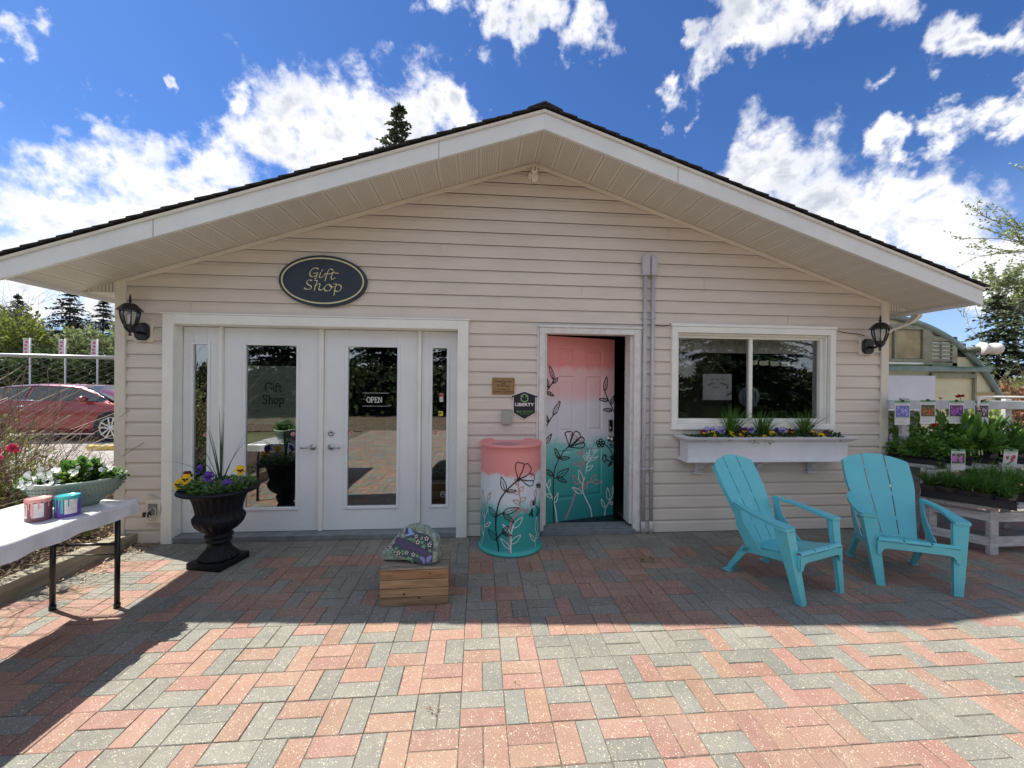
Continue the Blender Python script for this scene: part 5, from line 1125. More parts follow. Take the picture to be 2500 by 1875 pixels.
# ================================================================ crate and welcome stone
def crate():
    t = thing('slatted_crate', 'upturned crate of brown wooden slats under the welcome stone', 'crate', (-.43, -1.062, 0), R(1.5))
    wd = [mat('cedar_a', (.30, .17, .085), .6, var=.35, vs=5, streak=(1, 10, 10), bump=.2), mat('cedar_b', (.36, .23, .125), .6, var=.3, vs=5, streak=(1, 10, 10), bump=.2), mat('cedar_c', (.27, .18, .11), .65, var=.4, vs=5, streak=(1, 10, 10), bump=.2), mat('cedar_grey', (.26, .22, .17), .7, var=.4, vs=6, streak=(1, 10, 10), bump=.2)]
    W, D, H = .232, .195, .248
    fronts = [(0, .057, 2), (.061, .118, 1), (.122, .179, 1), (.183, .244, 0)]
    for (z0, z1, m_) in fronts:
        for y0, y1 in ((-D, -D + .016), (D - .016, D)): b = MB(); b.box(-W, W, y0, y1, z0, z1); b.build('slat', wd[m_], t, .003)
        for x0, x1 in ((-W + .001, -W + .015), (W - .015, W - .001)): b = MB(); b.box(x0, x1, -D + .017, D - .017, z0, z1); b.build('slat', wd[2], t, .003)
    for k in range(7): b = MB(); y0 = -D + .001 + k * .0558; b.box(-W, W, y0, y0 + .050, .2465, .261); b.build('slat', wd[3], t, .003)
    kn = MB()
    for (x, z, r_) in ((-.07, .082, .008), (.032, .052, .007), (.105, .218, .005)):
        kn.poly([(x + r_ * 1.2 * math.cos(a), -D - .0008, z + r_ * math.sin(a)) for a in [q * math.pi / 5 for q in range(10)]])
    kn.build('knots', mat('knot_dark', (.05, .025, .012), .7), t)
crate()
def stone():
    t = thing('welcome_stone', 'painted garden stone reading Welcome with white flowers and a blue hummingbird', 'garden stone', (-.452, -1.155, .265), R(-12))
    tilt = Matrix.Rotation(R(-14), 4, 'X')
    KZ = 1.13
    out = [(-.205, .03), (-.190, .062), (-.150, .105), (-.115, .150), (-.075, .195), (-.03, .222), (.02, .228), (.075, .215), (.125, .185), (.158, .150), (.168, .10), (.172, .045), (.168, .008), (.13, -.004), (.05, .004), (-.05, .003), (-.15, .0), (-.2, .006)]
    out = [Vector((p.x * 1.12, p.y * KZ, 0)) for p in crom(out + [out[0]], 4)[:-1]]
    q = random.Random(9); out = [p + Vector((q.uniform(-.002, .002), q.uniform(-.002, .002), 0)) for p in out]
    cx, cz = -.01, .10; mb = MB(); mb.M = tilt; mb.smooth = True; layers = [(.985, .035), (1.0, .02), (1.0, -.015), (.975, -.034), (.93, -.043), (.80, -.047), (.55, -.050), (.28, -.051)]; rings = []
    for s_, y in layers: rings.append([mb.pt((cx + (p.x - cx) * s_, y + q.uniform(-.0012, .0012), cz + (p.y - cz) * s_)) for p in out])
    n = len(out)
    for a, b in zip(rings[:-1], rings[1:]):
        for k in range(n): mb.face([a[k], a[(k + 1) % n], b[(k + 1) % n], b[k]])
    mb.face(rings[0][::-1]); mb.face(rings[-1])
    mb.build('stone', mat('mossy_stone', (.27, .33, .28), .85, var=.6, vs=28, bump=1., bs=45), t)
    def F(layer): return lambda u, v: tuple(tilt @ Vector((u, -.0535 - layer, v)))
    # design measured on the face: x from -.20 to .17, z from 0 to .22
    P_ = lambda x, y: ((x - 385) * .000425 - .228, (880 - y + (x - 385) * -.10) * .000385)
    art = MB(); mats_ = [mat('stone_shadow_paint', (.045, .065, .09), .7), mat('stone_white', (.62, .60, .55), .6), mat('stone_green', (.12, .32, .17), .6), mat('stone_purple', (.12, .05, .20), .6), mat('stone_blue', (.20, .33, .62), .6), mat('stone_lilac', (.20, .20, .48), .6), M_black]
    art.mi = 0; art.poly([F(0)(*P_(x, y)) for x, y in ((640, 440), (800, 430), (1100, 540), (1280, 560), (1300, 800), (1150, 830), (1000, 800), (600, 720), (480, 640), (620, 560))])
    art.poly([F(0)(*P_(x, y)) for x, y in ((790, 250), (1000, 300), (1180, 310), (1290, 420), (1290, 560), (1100, 540), (900, 430), (780, 420))])
    def flower(x, y, r_):
        art.mi = 6; art.poly([F(.0006)(P_(x, y)[0] + r_ * 1.15 * math.cos(a), P_(x, y)[1] + r_ * 1.15 * math.sin(a)) for a in [k * math.pi / 6 for k in range(12)]])
        art.mi = 1
        for k in range(5):
            a = k * 2 * math.pi / 5 + .3; c = P_(x, y); art.poly([F(.0012 + .0001 * k)(c[0] + r_ * rad * math.cos(a + da), c[1] + r_ * rad * math.sin(a + da)) for rad, da in ((.22, 0), (.7, -.42), (1., -.25), (1., .25), (.7, .42))])
    def lf(x, y, dx, dy):
        c = P_(x, y); e = P_(x + dx, y + dy); d = Vector((e[0] - c[0], e[1] - c[1], 0)); s_ = Vector((-d.y, d.x, 0)) * .32
        art.mi = 2; art.poly([F(.0004)(*p) for p in (c, (c[0] + d.x * .5 + s_.x, c[1] + d.y * .5 + s_.y), e, (c[0] + d.x * .5 - s_.x, c[1] + d.y * .5 - s_.y))])
    for x, y, dx, dy in ((870, 420, 60, 20), (930, 460, 50, -60), (1060, 480, 70, -40), (1080, 540, 90, -40), (1210, 560, 60, 40), (1060, 430, 40, -80), (1240, 400, 20, 60), (500, 700, 90, -10), (620, 660, 80, -60), (600, 720, 70, -50), (750, 640, 60, 70), (760, 740, 40, -80), (840, 770, 90, -10), (900, 800, 60, -60), (990, 690, 80, 20), (940, 790, 30, 40), (700, 620, -60, -10), (1130, 530, 10, 40)): lf(x, y, dx, dy)
    for x, y, r_ in ((1165, 380, .016), (1020, 465, .017), (1225, 480, .017), (985, 370, .014), (550, 625, .014), (705, 700, .016), (845, 675, .014), (960, 690, .015), (595, 665, .009)): flower(x, y, r_)
    art.mi = 4; art.poly([F(.0012)(*P_(x, y)) for x, y in ((960, 330), (915, 300), (870, 240), (835, 235), (835, 290), (850, 340), (800, 370), (780, 410), (870, 375), (930, 350))])
    art.mi = 5; art.poly([F(.0012)(*P_(x, y)) for x, y in ((1065, 705), (1110, 695), (1160, 715), (1175, 770), (1155, 830), (1130, 770), (1085, 745))]); art.poly([F(.0013)(*P_(x, y)) for x, y in ((1290, 650), (1230, 665), (1190, 705), (1195, 770), (1235, 780), (1260, 730))])
    art.mi = 3
    word = [[(640, 470), (700, 435), (745, 470), (700, 540), (640, 500), (660, 450)], [(700, 470), (740, 560), (790, 500), (790, 590), (850, 500)], [(850, 560), (880, 530), (860, 590), (900, 585)], [(935, 480), (915, 590), (945, 590)], [(985, 555), (955, 585), (975, 605), (1000, 590)], [(1030, 570), (1010, 595), (1040, 610), (1055, 580), (1030, 572)],
            [(1075, 620), (1085, 575), (1105, 620), (1120, 580), (1140, 625), (1155, 590)], [(1165, 615), (1200, 600), (1175, 595), (1170, 635), (1230, 640), (1290, 650)]]
    for k, s_ in enumerate(word): ribbon(art, crom([P_(*p) for p in s_], 5), .0068, lambda u, v, k=k: F(.0016 + .0002 * k)(u, v))
    art.build('painted_design', mats_, t)
stone()

# ================================================================ barrel
def barrel():
    t = thing('painted_barrel', 'steel drum painted pink, white and teal with line flowers beside the matching door', 'barrel', (.317, -.245, 0))
    m = door_paint_material(dict(c=((.78, .30, .29), (.74, .50, .52), (.66, .72, .76), (.30, .60, .58), (.035, .34, .32), (.035, .40, .38)), dt=(.04, .12), teal=(.36, .46), w=(.42, .50), lp=(.70, .74), p=(.715, .745)), 'barrel_ombre_paint')
    b = MB(); b.lathe([(.287, .0), (.300, .004), (.303, .016), (.296, .026), (.286, .034), (.284, .06), (.283, .33), (.2845, .5), (.284, .9), (.285, .955), (.292, .962), (.299, .970), (.300, .982), (.293, .990), (.284, .986), (.280, .972), (.26, .965), (.001, .966)], 72, close=False)
    b.build('drum', m, t)
    art = MB(); r_ = .2862
    for k, (c, w_, pts) in enumerate(BARREL_ART):
        art.mi = 'kwp'.index(c); cr = crom([(a * r_, z) for a, z in pts], 5); base = {'k': .0016, 'w': .0010, 'p': .0005}[c] + k * 4e-6
        def fm(u, v):
            ex = .0 if v > .036 else .012 * (.036 - v) / .02 if v > .016 else .016
            a = u / r_; q = r_ + base + min(ex, .017); return (q * math.sin(a), -q * math.cos(a), v)
        ribbon(art, cr, w_ * (1.5 if c == 'k' else 1.3), fm)
    art.build('line_flowers', [MATS['black_paint_line'], MATS['white_paint_line'], MATS['pink_paint_line']], t)
    p = MB(); p.poly([(-.2, -.12, .9665), (-.1, -.16, .9665), (.02, -.10, .9665), (.1, .03, .9665), (-.05, .09, .9665), (-.18, .02, .9665)]); p.build('lid_paint_patch', mat('dusty_mauve', (.50, .25, .30), .6), t)
barrel()

# ================================================================ plastic garden chairs
M_chair = mat('turquoise_plastic', (.13, .54, .61), .36, var=.06, vs=3, bump=.06, bs=200)
def adirondack(label, loc, rz):
    t = thing('garden_chair', label, 'chair', loc, rz, 'turquoise garden chairs under the window'); t.scale = (.93, .93, 1)
    # seat with rolled front; gaps are real slots
    def seat_z(y): # y from -.31 (front) to .16 (back)
        u = (y + .31) / .47; return .372 - .10 * u - .02 * math.sin(math.pi * u)
    mb = MB(); ys = [-.318, -.312, -.30, -.27, -.2, -.1, 0, .08, .16]
    def hw(y): return .255 - .055 * (y + .31) / .47
    strips = [(-1, -.37), (-.325, .325), (.37, 1)]
    for a, b in strips:
        prev = None
        for k, y in enumerate(ys):
            z = seat_z(max(y, -.30)) - (0, 0)[0]
            if k == 0: z = seat_z(-.30) - .022
            if k == 1: z = seat_z(-.30) - .008
            w_ = hw(y); gap = 0
            aa, bb = a, b
            if y < -.24: aa, bb = (a if abs(a) == 1 else (a + (-.345 if a < 0 else .345)) / 2 if False else a), b
            cur = [mb.pt((aa * w_, y, z)), mb.pt((bb * w_, y, z)), mb.pt((bb * w_, y, z - .008)), mb.pt((aa * w_, y, z - .008))]
            if prev: 
                for q in range(4): mb.face([prev[q], prev[(q + 1) % 4], cur[(q + 1) % 4], cur[q]])
            else: mb.face(cur)
            prev = cur
        mb.face(prev[::-1])
    mb.build('seat', M_chair, t, .002)
    # bridging ribs across the slots at front, middle and back; front apron with arch
    ap = MB(); 
    for y0, y1 in ((-.316, -.22), (-.05, -.02), (.13, .16)):
        for s_ in (-1, 1):
            x0, x1 = sorted((s_ * .32 * hw(y0), s_ * .375 * hw(y0))); ap.prism([(y0, seat_z(max(y0, -.30)) - .003 - (.01 if y0 < -.3 else 0)), (y1, seat_z(y1) - .003), (y1, seat_z(y1) - .010), (y0, seat_z(max(y0, -.30)) - .02)], x0, x1, 'x')
    pts = [(-.262, .352), (.262, .352), (.262, .25)]
    arch = [(.262, .352), (.266, .24), (.236, .24), (.232, .262), (.218, .282), (.19, .29), (-.19, .29), (-.218, .282), (-.232, .262), (-.236, .24), (-.266, .24), (-.262, .352)]
    ap.prism(arch[::-1], -.318, -.310); ap.build('front_apron', M_chair, t, .003)
    for s_ in (-1, 1):
        sd = MB(); prof = [(-.31, .350), (-.2, .325), (.0, .285), (.14, .262), (.20, .20), (.17, .215), (.10, .225), (-.05, .245), (-.2, .262), (-.262, .255), (-.30, .22)]
        x0, x1 = sorted((s_ * .252, s_ * .260)); sd.prism(prof, x0, x1, 'x'); sd.build('side_rail', M_chair, t, .002)
    # back: three slats fanning upwards, arched top
    a0 = R(31); by, bz = .115, .255; Lb = .775
    def BP(u, v, d=0.):  # u across, v up the back, d thickness
        yy = by + math.sin(a0) * v + .03 * (u / .28) ** 2 * -1 + math.cos(a0) * d; zz = bz + math.cos(a0) * v - math.sin(a0) * d
        return (u, yy, zz)
    def bw(v): return .175 + .08 * min(1, v / .5)
    bk = MB()
    nv = 24
    for si, (a, b) in enumerate(((-1, -.365), (-.325, .325), (.365, 1))):
        cols = 6
        def top(u): return Lb - .075 * (abs(u) / .285) ** 2.2 - (.006 if si != 1 else 0)
        grid = []
        for k in range(nv + 1):
            row = []
            for c in range(cols + 1):
                f_ = a + (b - a) * c / cols; v0 = Lb * k / nv; w_ = bw(v0); u = f_ * w_; v = min(v0, 9) * top(u) / Lb; row.append((u, v))
            grid.append(row)
        for layer in (0, .009):
            idx = [[bk.pt(BP(u, v, layer)) for (u, v) in row] for row in grid]
            for k in range(nv):
                for c in range(cols): q = [idx[k][c], idx[k][c + 1], idx[k + 1][c + 1], idx[k + 1][c]]; bk.face(q if not layer else q[::-1])
            if layer == 0: first = idx
            else:
                bd = [(k, 0) for k in range(nv + 1)] + [(nv, c) for c in range(1, cols + 1)] + [(k, cols) for k in range(nv - 1, -1, -1)] + [(0, c) for c in range(cols - 1, 0, -1)]
                for p, q in zip(bd, bd[1:] + bd[:1]): bk.face([first[p[0]][p[1]], first[q[0]][q[1]], idx[q[0]][q[1]], idx[p[0]][p[1]]])
    # bridges that break the slots into short dashes
    for v0, v1 in ((0, .04), (.165, .20), (.385, .42), (.62, .65)):
        for s_ in (-1, 1):
            for k in range(1):
                w0, w1 = bw(v0), bw(v1); p = [BP(s_ * .322 * w0, v0, .001), BP(s_ * .368 * w0, v0, .001), BP(s_ * .368 * w1, v1, .001), BP(s_ * .322 * w1, v1, .001)]
                bk.poly(p if s_ > 0 else p[::-1])
                p2 = [BP(s_ * .322 * w0, v0, .008), BP(s_ * .368 * w0, v0, .008), BP(s_ * .368 * w1, v1, .008), BP(s_ * .322 * w1, v1, .008)]; bk.poly(p2)
    bk.build('backrest', M_chair, t)
    ed = MB()
    for s_ in (-1, 1):   # turned back edge of the backrest
        rings = []
        for k in range(13):
            v0 = Lb * k / 12 * .90; w_ = bw(v0); x0, y0, z0 = BP(s_ * w_, v0, 0); rings.append([ed.pt((x0, y0, z0)), ed.pt((x0 + s_ * .006, y0 + .002, z0)), ed.pt((x0 + s_ * .008, y0 + .035, z0 - .012)), ed.pt((x0 + s_ * .002, y0 + .035, z0 - .012))])
        for p, q in zip(rings[:-1], rings[1:]):
            for c in range(4): ed.face([p[c], p[(c + 1) % 4], q[(c + 1) % 4], q[c]])
        ed.face(rings[0]); ed.face(rings[-1][::-1])
    ed.build('backrest_edge', M_chair, t, .002)
    for s_ in (-1, 1):
        # arm: flat board, wide at the front, curving in to the backrest
        ol = [(.250, -.262), (.352, -.258), (.360, -.22), (.356, -.10), (.345, .0), (.325, .12), (.285, .22), (.262, .24), (.250, .20), (.275, .10), (.282, .0), (.270, -.10), (.255, -.20)]
        mb = MB(); top = []; bot = []
        for (x, y) in ol:
            z = .535 + .06 * max(0, (y + .26) / .5) ** 1.2; top.append(mb.pt((s_ * x, y, z))); bot.append(mb.pt((s_ * x, y, z - .024)))
        n = len(ol); mb.face(top if s_ < 0 else top[::-1]); mb.face(bot[::-1] if s_ < 0 else bot)
        for k in range(n): mb.face([top[k], top[(k + 1) % n], bot[(k + 1) % n], bot[k]])
        mb.build('arm', M_chair, t, .006, 3)
        # front leg: tapering channel that opens inwards
        lg = MB(); 
        def quad(pts0, pts1): 
            A = [lg.pt(p) for p in pts0]; B = [lg.pt(p) for p in pts1]; m_ = len(A)
            lg.face(A[::-1]); lg.face(B)
            for k in range(m_): lg.face([A[k], A[(k + 1) % m_], B[(k + 1) % m_], B[k]])
        Z0, Z1 = .0, .54
        def sec(z):
            f_ = z / .52; xo = .272 + .072 * f_; xi = xo - (.060 + .045 * f_); yf = -.330 + .078 * f_; yb = yf + .05 + .05 * f_
            return xo, xi, yf, yb
        def L(z):
            xo, xi, yf, yb = sec(z); th_ = .007
            pts = [(xo, yf), (xo, yb), (xo - th_, yb), (xo - th_, yf + th_), (xi, yf + th_), (xi, yf)]
            return [(s_ * x, y, z) for x, y in pts]
        lv = [0, .15, .3, .42, .515]
        for a, b in zip(lv[:-1], lv[1:]): quad(L(a), L(b))
        xo, xi, yf, yb = sec(.0); lg.box(*sorted((s_ * xo, s_ * xi)), yf, yb, .0, .010)
        # web on the inner side of the leg
        def Wb(z):
            xo, xi, yf, yb = sec(z); return [(s_ * xi, yf, z), (s_ * xi, yf + .03, z), (s_ * (xi + .006), yf + .03, z), (s_ * (xi + .006), yf, z)]
        for a, b in zip(lv[:-1], lv[1:]): quad(Wb(a), Wb(b))
        lg.build('leg', M_chair, t, .002)
        # rear leg and the panel that carries the back of the arm
        rl = MB(); x0, x1 = sorted((s_ * .236, s_ * .262))
        rl.prism([(.09, .26), (.17, .26), (.335, .012), (.345, .0), (.285, .0), (.28, .03), (.20, .13)], *sorted((s_ * .253, s_ * .260)), 'x')
        rl.prism([(.13, .255), (.165, .258), (.315, .012), (.29, .0)], *sorted((s_ * .215, s_ * .2525)), 'x'); rl.box(*sorted((s_ * .215, s_ * .266)), .275, .35, .0, .012)
        rl.build('leg', M_chair, t, .002)
        ps = MB(); ps.prism([(-.02, .27), (.13, .26), (.225, .40), (.26, .59), (.20, .585), (.16, .45), (.08, .36)], *sorted((s_ * .256, s_ * .264)), 'x'); ps.build('arm_support', M_chair, t, .002)
    return t
adirondack('turquoise plastic chair nearer the painted door, angled towards the right', (2.40, -1.085, 0), R(19))
adirondack('turquoise plastic chair nearer the plant benches, angled towards the left', (3.46, -1.035, 0), R(-26))

# ================================================================ folding table and what stands on it
def table():
    t = thing('folding_table', 'long folding table with black tubular legs by the garden bed', 'table', (-2.615, -2.05, 0))
    b = MB(); b.box(-.31, .31, -.92, .90, .700, .726); b.build('tabletop', mat('table_plastic', (.6, .6, .58), .5), t, .01)
    for y in (.88, -.80):
        for x in (.20, -.20):
            l = MB(); l.tube([(x, y + .02, .70), (x, y + .02, .012)], .0155, 10); l.build('leg', M_black, t); f_ = MB(); f_.tube([(x, y + .02, .03), (x, y + .02, .0)], .019, 10); f_.build('foot_cap', M_black, t)
        c = MB(); c.tube([(-.20, y + .02, .43), (.20, y + .02, .43)], .010, 8); c.tube([(-.20, y + .02, .36), (.20, y + .02, .36)], .004, 6); c.build('crossbar', M_black, t)
        c = MB(); c.tube([(-.12, y + .02, .43), (0, y - .22 * (1 if y > 0 else -1), .68)], .011, 8); c.build('brace', M_black, t)
table()
def cloth():
    q = random.Random(2); mb = MB(); mb.smooth = True; x0, x1, y0, y1 = -2.945, -2.30, -2.95, -1.135; nx, ny = 30, 90; dr = 5
    grid = []
    for i in range(-dr, nx + dr + 1):
        row = []
        for j in range(-dr, ny + dr + 1):
            u = min(max(i, 0), nx) / nx; v = min(max(j, 0), ny) / ny; x = x0 + (x1 - x0) * u; y = y0 + (y1 - y0) * v
            ox = (i - nx) if i > nx else (i if i < 0 else 0); oy = (j - ny) if j > ny else (j if j < 0 else 0); d = math.hypot(ox, oy)
            wr = .0022 * math.sin(y * 9 + 3 * math.sin(x * 5)) + .0016 * math.sin(x * 31 + y * 13) + .001 * math.sin(y * 47 + x * 9)
            z = .7305 + max(wr, -.003)
            if d:
                z -= .018 * d + .004 * math.sin(y * 22) * d / 5; k_ = .004 + .0045 * math.sin(y * 30 + x * 24) + .002 * q.random()
                x += (1 if ox > 0 else -1 if ox < 0 else 0) * (.004 + k_ * d * .3); y += (1 if oy > 0 else -1 if oy < 0 else 0) * (.004 + k_ * d * .3)
            row.append(mb.pt((x, y, z)))
        grid.append(row)
    for a, b in zip(grid[:-1], grid[1:]):
        for k in range(len(a) - 1): mb.face([a[k], b[k], b[k + 1], a[k + 1]])
    m = mat('plastic_cloth', (.70, .70, .72), .22, var=.12, vs=6, spec=.6)
    o = mb.build('tablecloth', m); tag(o, 'thin pale plastic tablecloth over the folding table', 'tablecloth')
cloth()
def bowl():
    t = thing('boat_planter', 'long pale green boat shaped planter on the folding table', 'planter', (-2.535, -1.295, .735), R(42.5))
    m = mat('sage_ceramic', (.24, .31, .25), .45, var=.12, vs=20); m2 = mat('sage_rim', (.42, .50, .42), .4)
    L, W = .232, .125
    def sup(a, s_): return (L * s_ * math.cos(a), W * s_ * math.sin(a) * (1 - .12 * math.cos(a) ** 2))
    def ring(mb, s_, z, n=64): 
        return [mb.pt((sup(k * 2 * math.pi / n, s_)[0], sup(k * 2 * math.pi / n, s_)[1] , z + .02 * abs(math.cos(k * 2 * math.pi / n)) ** 4 * max(0, z - .08) / .08)) for k in range(n)]
    def loft(mb, prof):
        rs = [ring(mb, *p) for p in prof]; n = len(rs[0])
        for a, b in zip(rs[:-1], rs[1:]):
            for k in range(n): mb.face([a[k], a[(k + 1) % n], b[(k + 1) % n], b[k]])
    b = MB(); b.smooth = True; loft(b, [(.01, 0), (.42, .0), (.44, .012), (.52, .02), (.70, .055), (.86, .095), (.95, .13), (1.0, .158)]); b.build('shell', m, t)
    r_ = MB(); r_.smooth = True; loft(r_, [(1.0, .158), (1.01, .165), (.97, .168), (.93, .163)]); r_.build('rim', m2, t)
    i = MB(); i.smooth = True; loft(i, [(.93, .163), (.88, .13), (.80, .12)]); i.build('lining', mat('planter_inside', (.02, .022, .04), .6), t)
    s_ = MB(); loft(s_, [(.86, .135), (.4, .145), (.01, .148)]); s_.build('potting_soil', MATS['dark_soil'], t)
    d = MB()
    for row, (s0, z) in enumerate(((.72, .060), (.80, .078), (.86, .096), (.92, .115), (.965, .136))):
        for k in range(64):
            a = (k + .5 * (row % 2)) * 2 * math.pi / 64; x, y = sup(a, s0 + .006); d.box(x - .0028, x + .0028, y - .0028, y + .0028, z - .003, z + .003)
    d.build('dimples', mat('sage_dark', (.13, .19, .15), .5), t)
bowl()
q = random.Random(33); CA, SA = math.cos(R(42.5)), math.sin(R(42.5))
def inb(u, v, z): return (-2.535 + u * CA - v * SA, -1.295 + u * SA + v * CA, .735 + z)
for k in range(13):
    u = -.19 + .030 * k; v = q.uniform(-.05, .05)
    g = MB(); foliage(g, 110, .055, .075, .026, q, W=.75, up=.8); o = g.build('viola_leaves', G_lime if k in (4, 5, 6) else G_mid); o.location = inb(u, v, .15); tag(o, 'low green clump of leaves in the boat planter', 'plant', 'leaf clumps in the boat planter')
for k in range(64):
    u = q.uniform(-.22, .16); v = q.uniform(-.11, .05); zz = .195 + q.uniform(0, .06)
    if k < 22: u = q.uniform(-.25, -.08); zz = .165 + q.uniform(0, .04); v = q.uniform(-.10, 0)
    f_ = MB(); f_.M = Matrix.Rotation(R(q.uniform(35, 80)), 4, 'X') @ Matrix.Rotation(q.uniform(0, 6), 4, 'Z')
    for p in range(5):
        a = p * 2 * math.pi / 5; d = Vector((math.cos(a), math.sin(a), 0)); sdv = Vector((-d.y, d.x, 0)); s_ = .0145
        f_.poly([(0, 0, 0), tuple(d * s_ * .5 + sdv * s_ * .5), tuple(d * s_ + sdv * s_ * .35 + Vector((0, 0, .002))), tuple(d * s_ - sdv * s_ * .35 + Vector((0, 0, .002))), tuple(d * s_ * .5 - sdv * s_ * .5)])
    o = f_.build('white_viola', P_wht); o.location = inb(u, v, zz); tag(o, 'small white viola flower in the boat planter', 'flower', 'white violas in the boat planter')
g = MB(); foliage(g, 90, .07, .09, .06, q, W=.9, up=1.); o = g.build('broad_leaf_plant', G_mid); o.location = inb(.02, .03, .19); tag(o, 'taller plant with broad rounded green leaves in the middle of the boat planter', 'plant')

def can(label, loc, col, drip, lab, seed):
    t = thing('paint_can', label, 'paint can', loc, 0, 'used paint cans on the table'); qq = random.Random(seed); r_, h = .054, .122
    b = MB(); b.lathe([(.001, .0), (r_, .0), (r_ + .001, .003), (r_, .006), (r_, h - .006), (r_ + .0012, h - .003), (r_ + .0012, h), (r_ - .004, h)], 40, close=False); b.build('tin', col, t)
    tp = MB(); tp.lathe([(r_ - .004, h + .0005), (r_ - .008, h - .003), (.001, h - .002)], 32, close=False); tp.build('lid', drip, t)
    l = MB()
    def band(a0, a1, z0, z1, rr_=r_ + .0008, n=10):
        for k in range(n):
            a, c = a0 + (a1 - a0) * k / n, a0 + (a1 - a0) * (k + 1) / n; l.poly([(rr_ * math.sin(a), -rr_ * math.cos(a), z0), (rr_ * math.sin(c), -rr_ * math.cos(c), z0), (rr_ * math.sin(c), -rr_ * math.cos(c), z1), (rr_ * math.sin(a), -rr_ * math.cos(a), z1)])
    for a0, a1, z0, z1 in lab: band(R(a0), R(a1), z0, z1)
    l.mi = 1
    for a0, a1, z0, z1 in lab:
        for k in range(6): band(R(a0 + 4), R(a0 + (a1 - a0) * qq.uniform(.6, .9)), z1 - .018 - k * .009, z1 - .0165 - k * .009, r_ + .0012, 6)
    l.build('paper_label', [M_stw, mat('print_grey', (.25, .25, .27), .6)], t)
    d = MB(); n = 60
    for k in range(n):
        a, c = R(360 * k / n), R(360 * (k + 1) / n); dp = .012 + .010 * abs(math.sin(k * .7)) + (.085 if k % 60 in (2, 3, 57) else .045 if k % 7 in (0,) else 0) * qq.uniform(.7, 1)
        rr_ = r_ + .0022; d.poly([(rr_ * math.sin(a), -rr_ * math.cos(a), h - dp), (rr_ * math.sin(c), -rr_ * math.cos(c), h - dp), (rr_ * math.sin(c), -rr_ * math.cos(c), h + .001), (rr_ * math.sin(a), -rr_ * math.cos(a), h + .001)])
    d.build('paint_drips', drip, t)
can('brown paint can with pink paint dripping down its side', (-2.515, -1.545, .732), mat('can_maroon', (.22, .09, .11), .4), mat('wet_pink', (.72, .33, .30), .25), [(-58, -6, .02, .10), (16, 66, .02, .10)], 1)
can('purple paint can with teal paint dripping down its side', (-2.415, -1.485, .732), mat('can_purple', (.12, .06, .34), .35), mat('wet_teal', (.05, .42, .42), .25), [(28, 85, .02, .105)], 2)

# timber edging
tb = MB()
tb.prism([(-3.165, -.14), (-3.30, -.14), (-3.62, -4.4), (-3.485, -4.4)], -.02, .125, 'z')
tag(tb.build('timber_edging', mat('weathered_timber', (.34, .30, .22), .8, var=.35, vs=3, streak=(8, 1, 8), bump=.4), bevel=.008), 'weathered timber edging between the garden bed and the patio', 'edging')
tb = MB(); tb.prism([(-3.17, .0), (-3.36, .0), (-3.36, -.135), (-3.18, -.135)], -.02, .10, 'z')
tag(tb.build('timber_block', MATS['weathered_timber'], bevel=.01), 'short timber end block against the left corner of the shop', 'edging')
# debris on the patio
def debris(name, loc, m, n, s_, label):
    g = MB(); foliage(g, n, s_, s_ * .5, s_ * .6, rr, W=.5); o = g.build(name, m); o.location = loc; tag(o, label, 'leaf')
debris('dry_leaf', (-.26 + .065, -2.175, .004), G_red, 10, .022, 'crumpled brown leaf on the sunlit pavers in front of the crate')
debris('weed', (.215, -2.03, .0), G_lime, 14, .016, 'tiny green weed in a paver joint left of centre')
debris('weed', (1.49, -.67, .0), G_olive, 20, .05, 'small weed between shaded pavers left of the turquoise chairs')
debris('green_leaf', (-.42, -1.62, .003), G_lime, 3, .012, 'small yellow green leaf just past the edge of the shadow')
# ================================================================ trees and shrubs
M_bark = mat('bark_grey', (.13, .11, .09), .9, var=.4, vs=8, bump=.6, bs=20); M_birch = mat('bark_pale', (.38, .36, .31), .8, var=.5, vs=6)
N_dark = leafmat('needles_dark', (.035, .060, .032), .5, trans=.15); N_mid = leafmat('needles_mid', (.085, .11, .065), .5, trans=.2)
L_spring = leafmat('leaves_spring', (.20, .24, .05), .45); L_pale = leafmat('leaves_pale', (.26, .31, .14), .35); L_hedge = leafmat('leaves_hedge', (.05, .075, .028), .5)
def conifer_mesh(H, Rb, seed, dens=1., needles=.34):
    q = random.Random(seed); tr = MB(); tr.tube([(0, 0, 0), (0, 0, H * .97)], H * .014 + .03, 7, r1=.012); cr = MB(); lv = int(H * 6.5 * dens)
    for k in range(lv):
        f_ = (k + q.random()) / lv; z = H * (.07 + .93 * f_); rad = Rb * 1.15 * (1 - f_) ** .8 * q.uniform(.6, 1.15) + .10
        nb = int(7 + 7 * (1 - f_))
        for b in range(nb):
            a = q.uniform(0, 2 * math.pi); L = rad * q.uniform(.65, 1.1); d = Vector((math.cos(a), math.sin(a), 0)); n = max(3, int(L * 6 * dens))
            for s_ in range(n):
                t = (s_ + .5) / n; p = d * (L * t) + Vector((0, 0, z - .28 * L * t * t + .10 * L * t))
                for _ in range(4):
                    dd = d * q.uniform(.2, 1) + Vector((-d.y, d.x, 0)) * q.uniform(-1.1, 1.1) + Vector((0, 0, q.uniform(-.5, .25)))
                    cr.leaf(p, dd, needles * q.uniform(.5, 1.1) * (.6 + .4 * (1 - f_)), .13 * q.uniform(.6, 1.3), nrm=(q.uniform(-.6, .6), q.uniform(-.6, .6), 1))
    for _ in range(30): cr.leaf((0, 0, H * q.uniform(.94, 1.0)), (q.uniform(-.5, .5), q.uniform(-.5, .5), 1), needles * .7, .05)
    return tr, cr
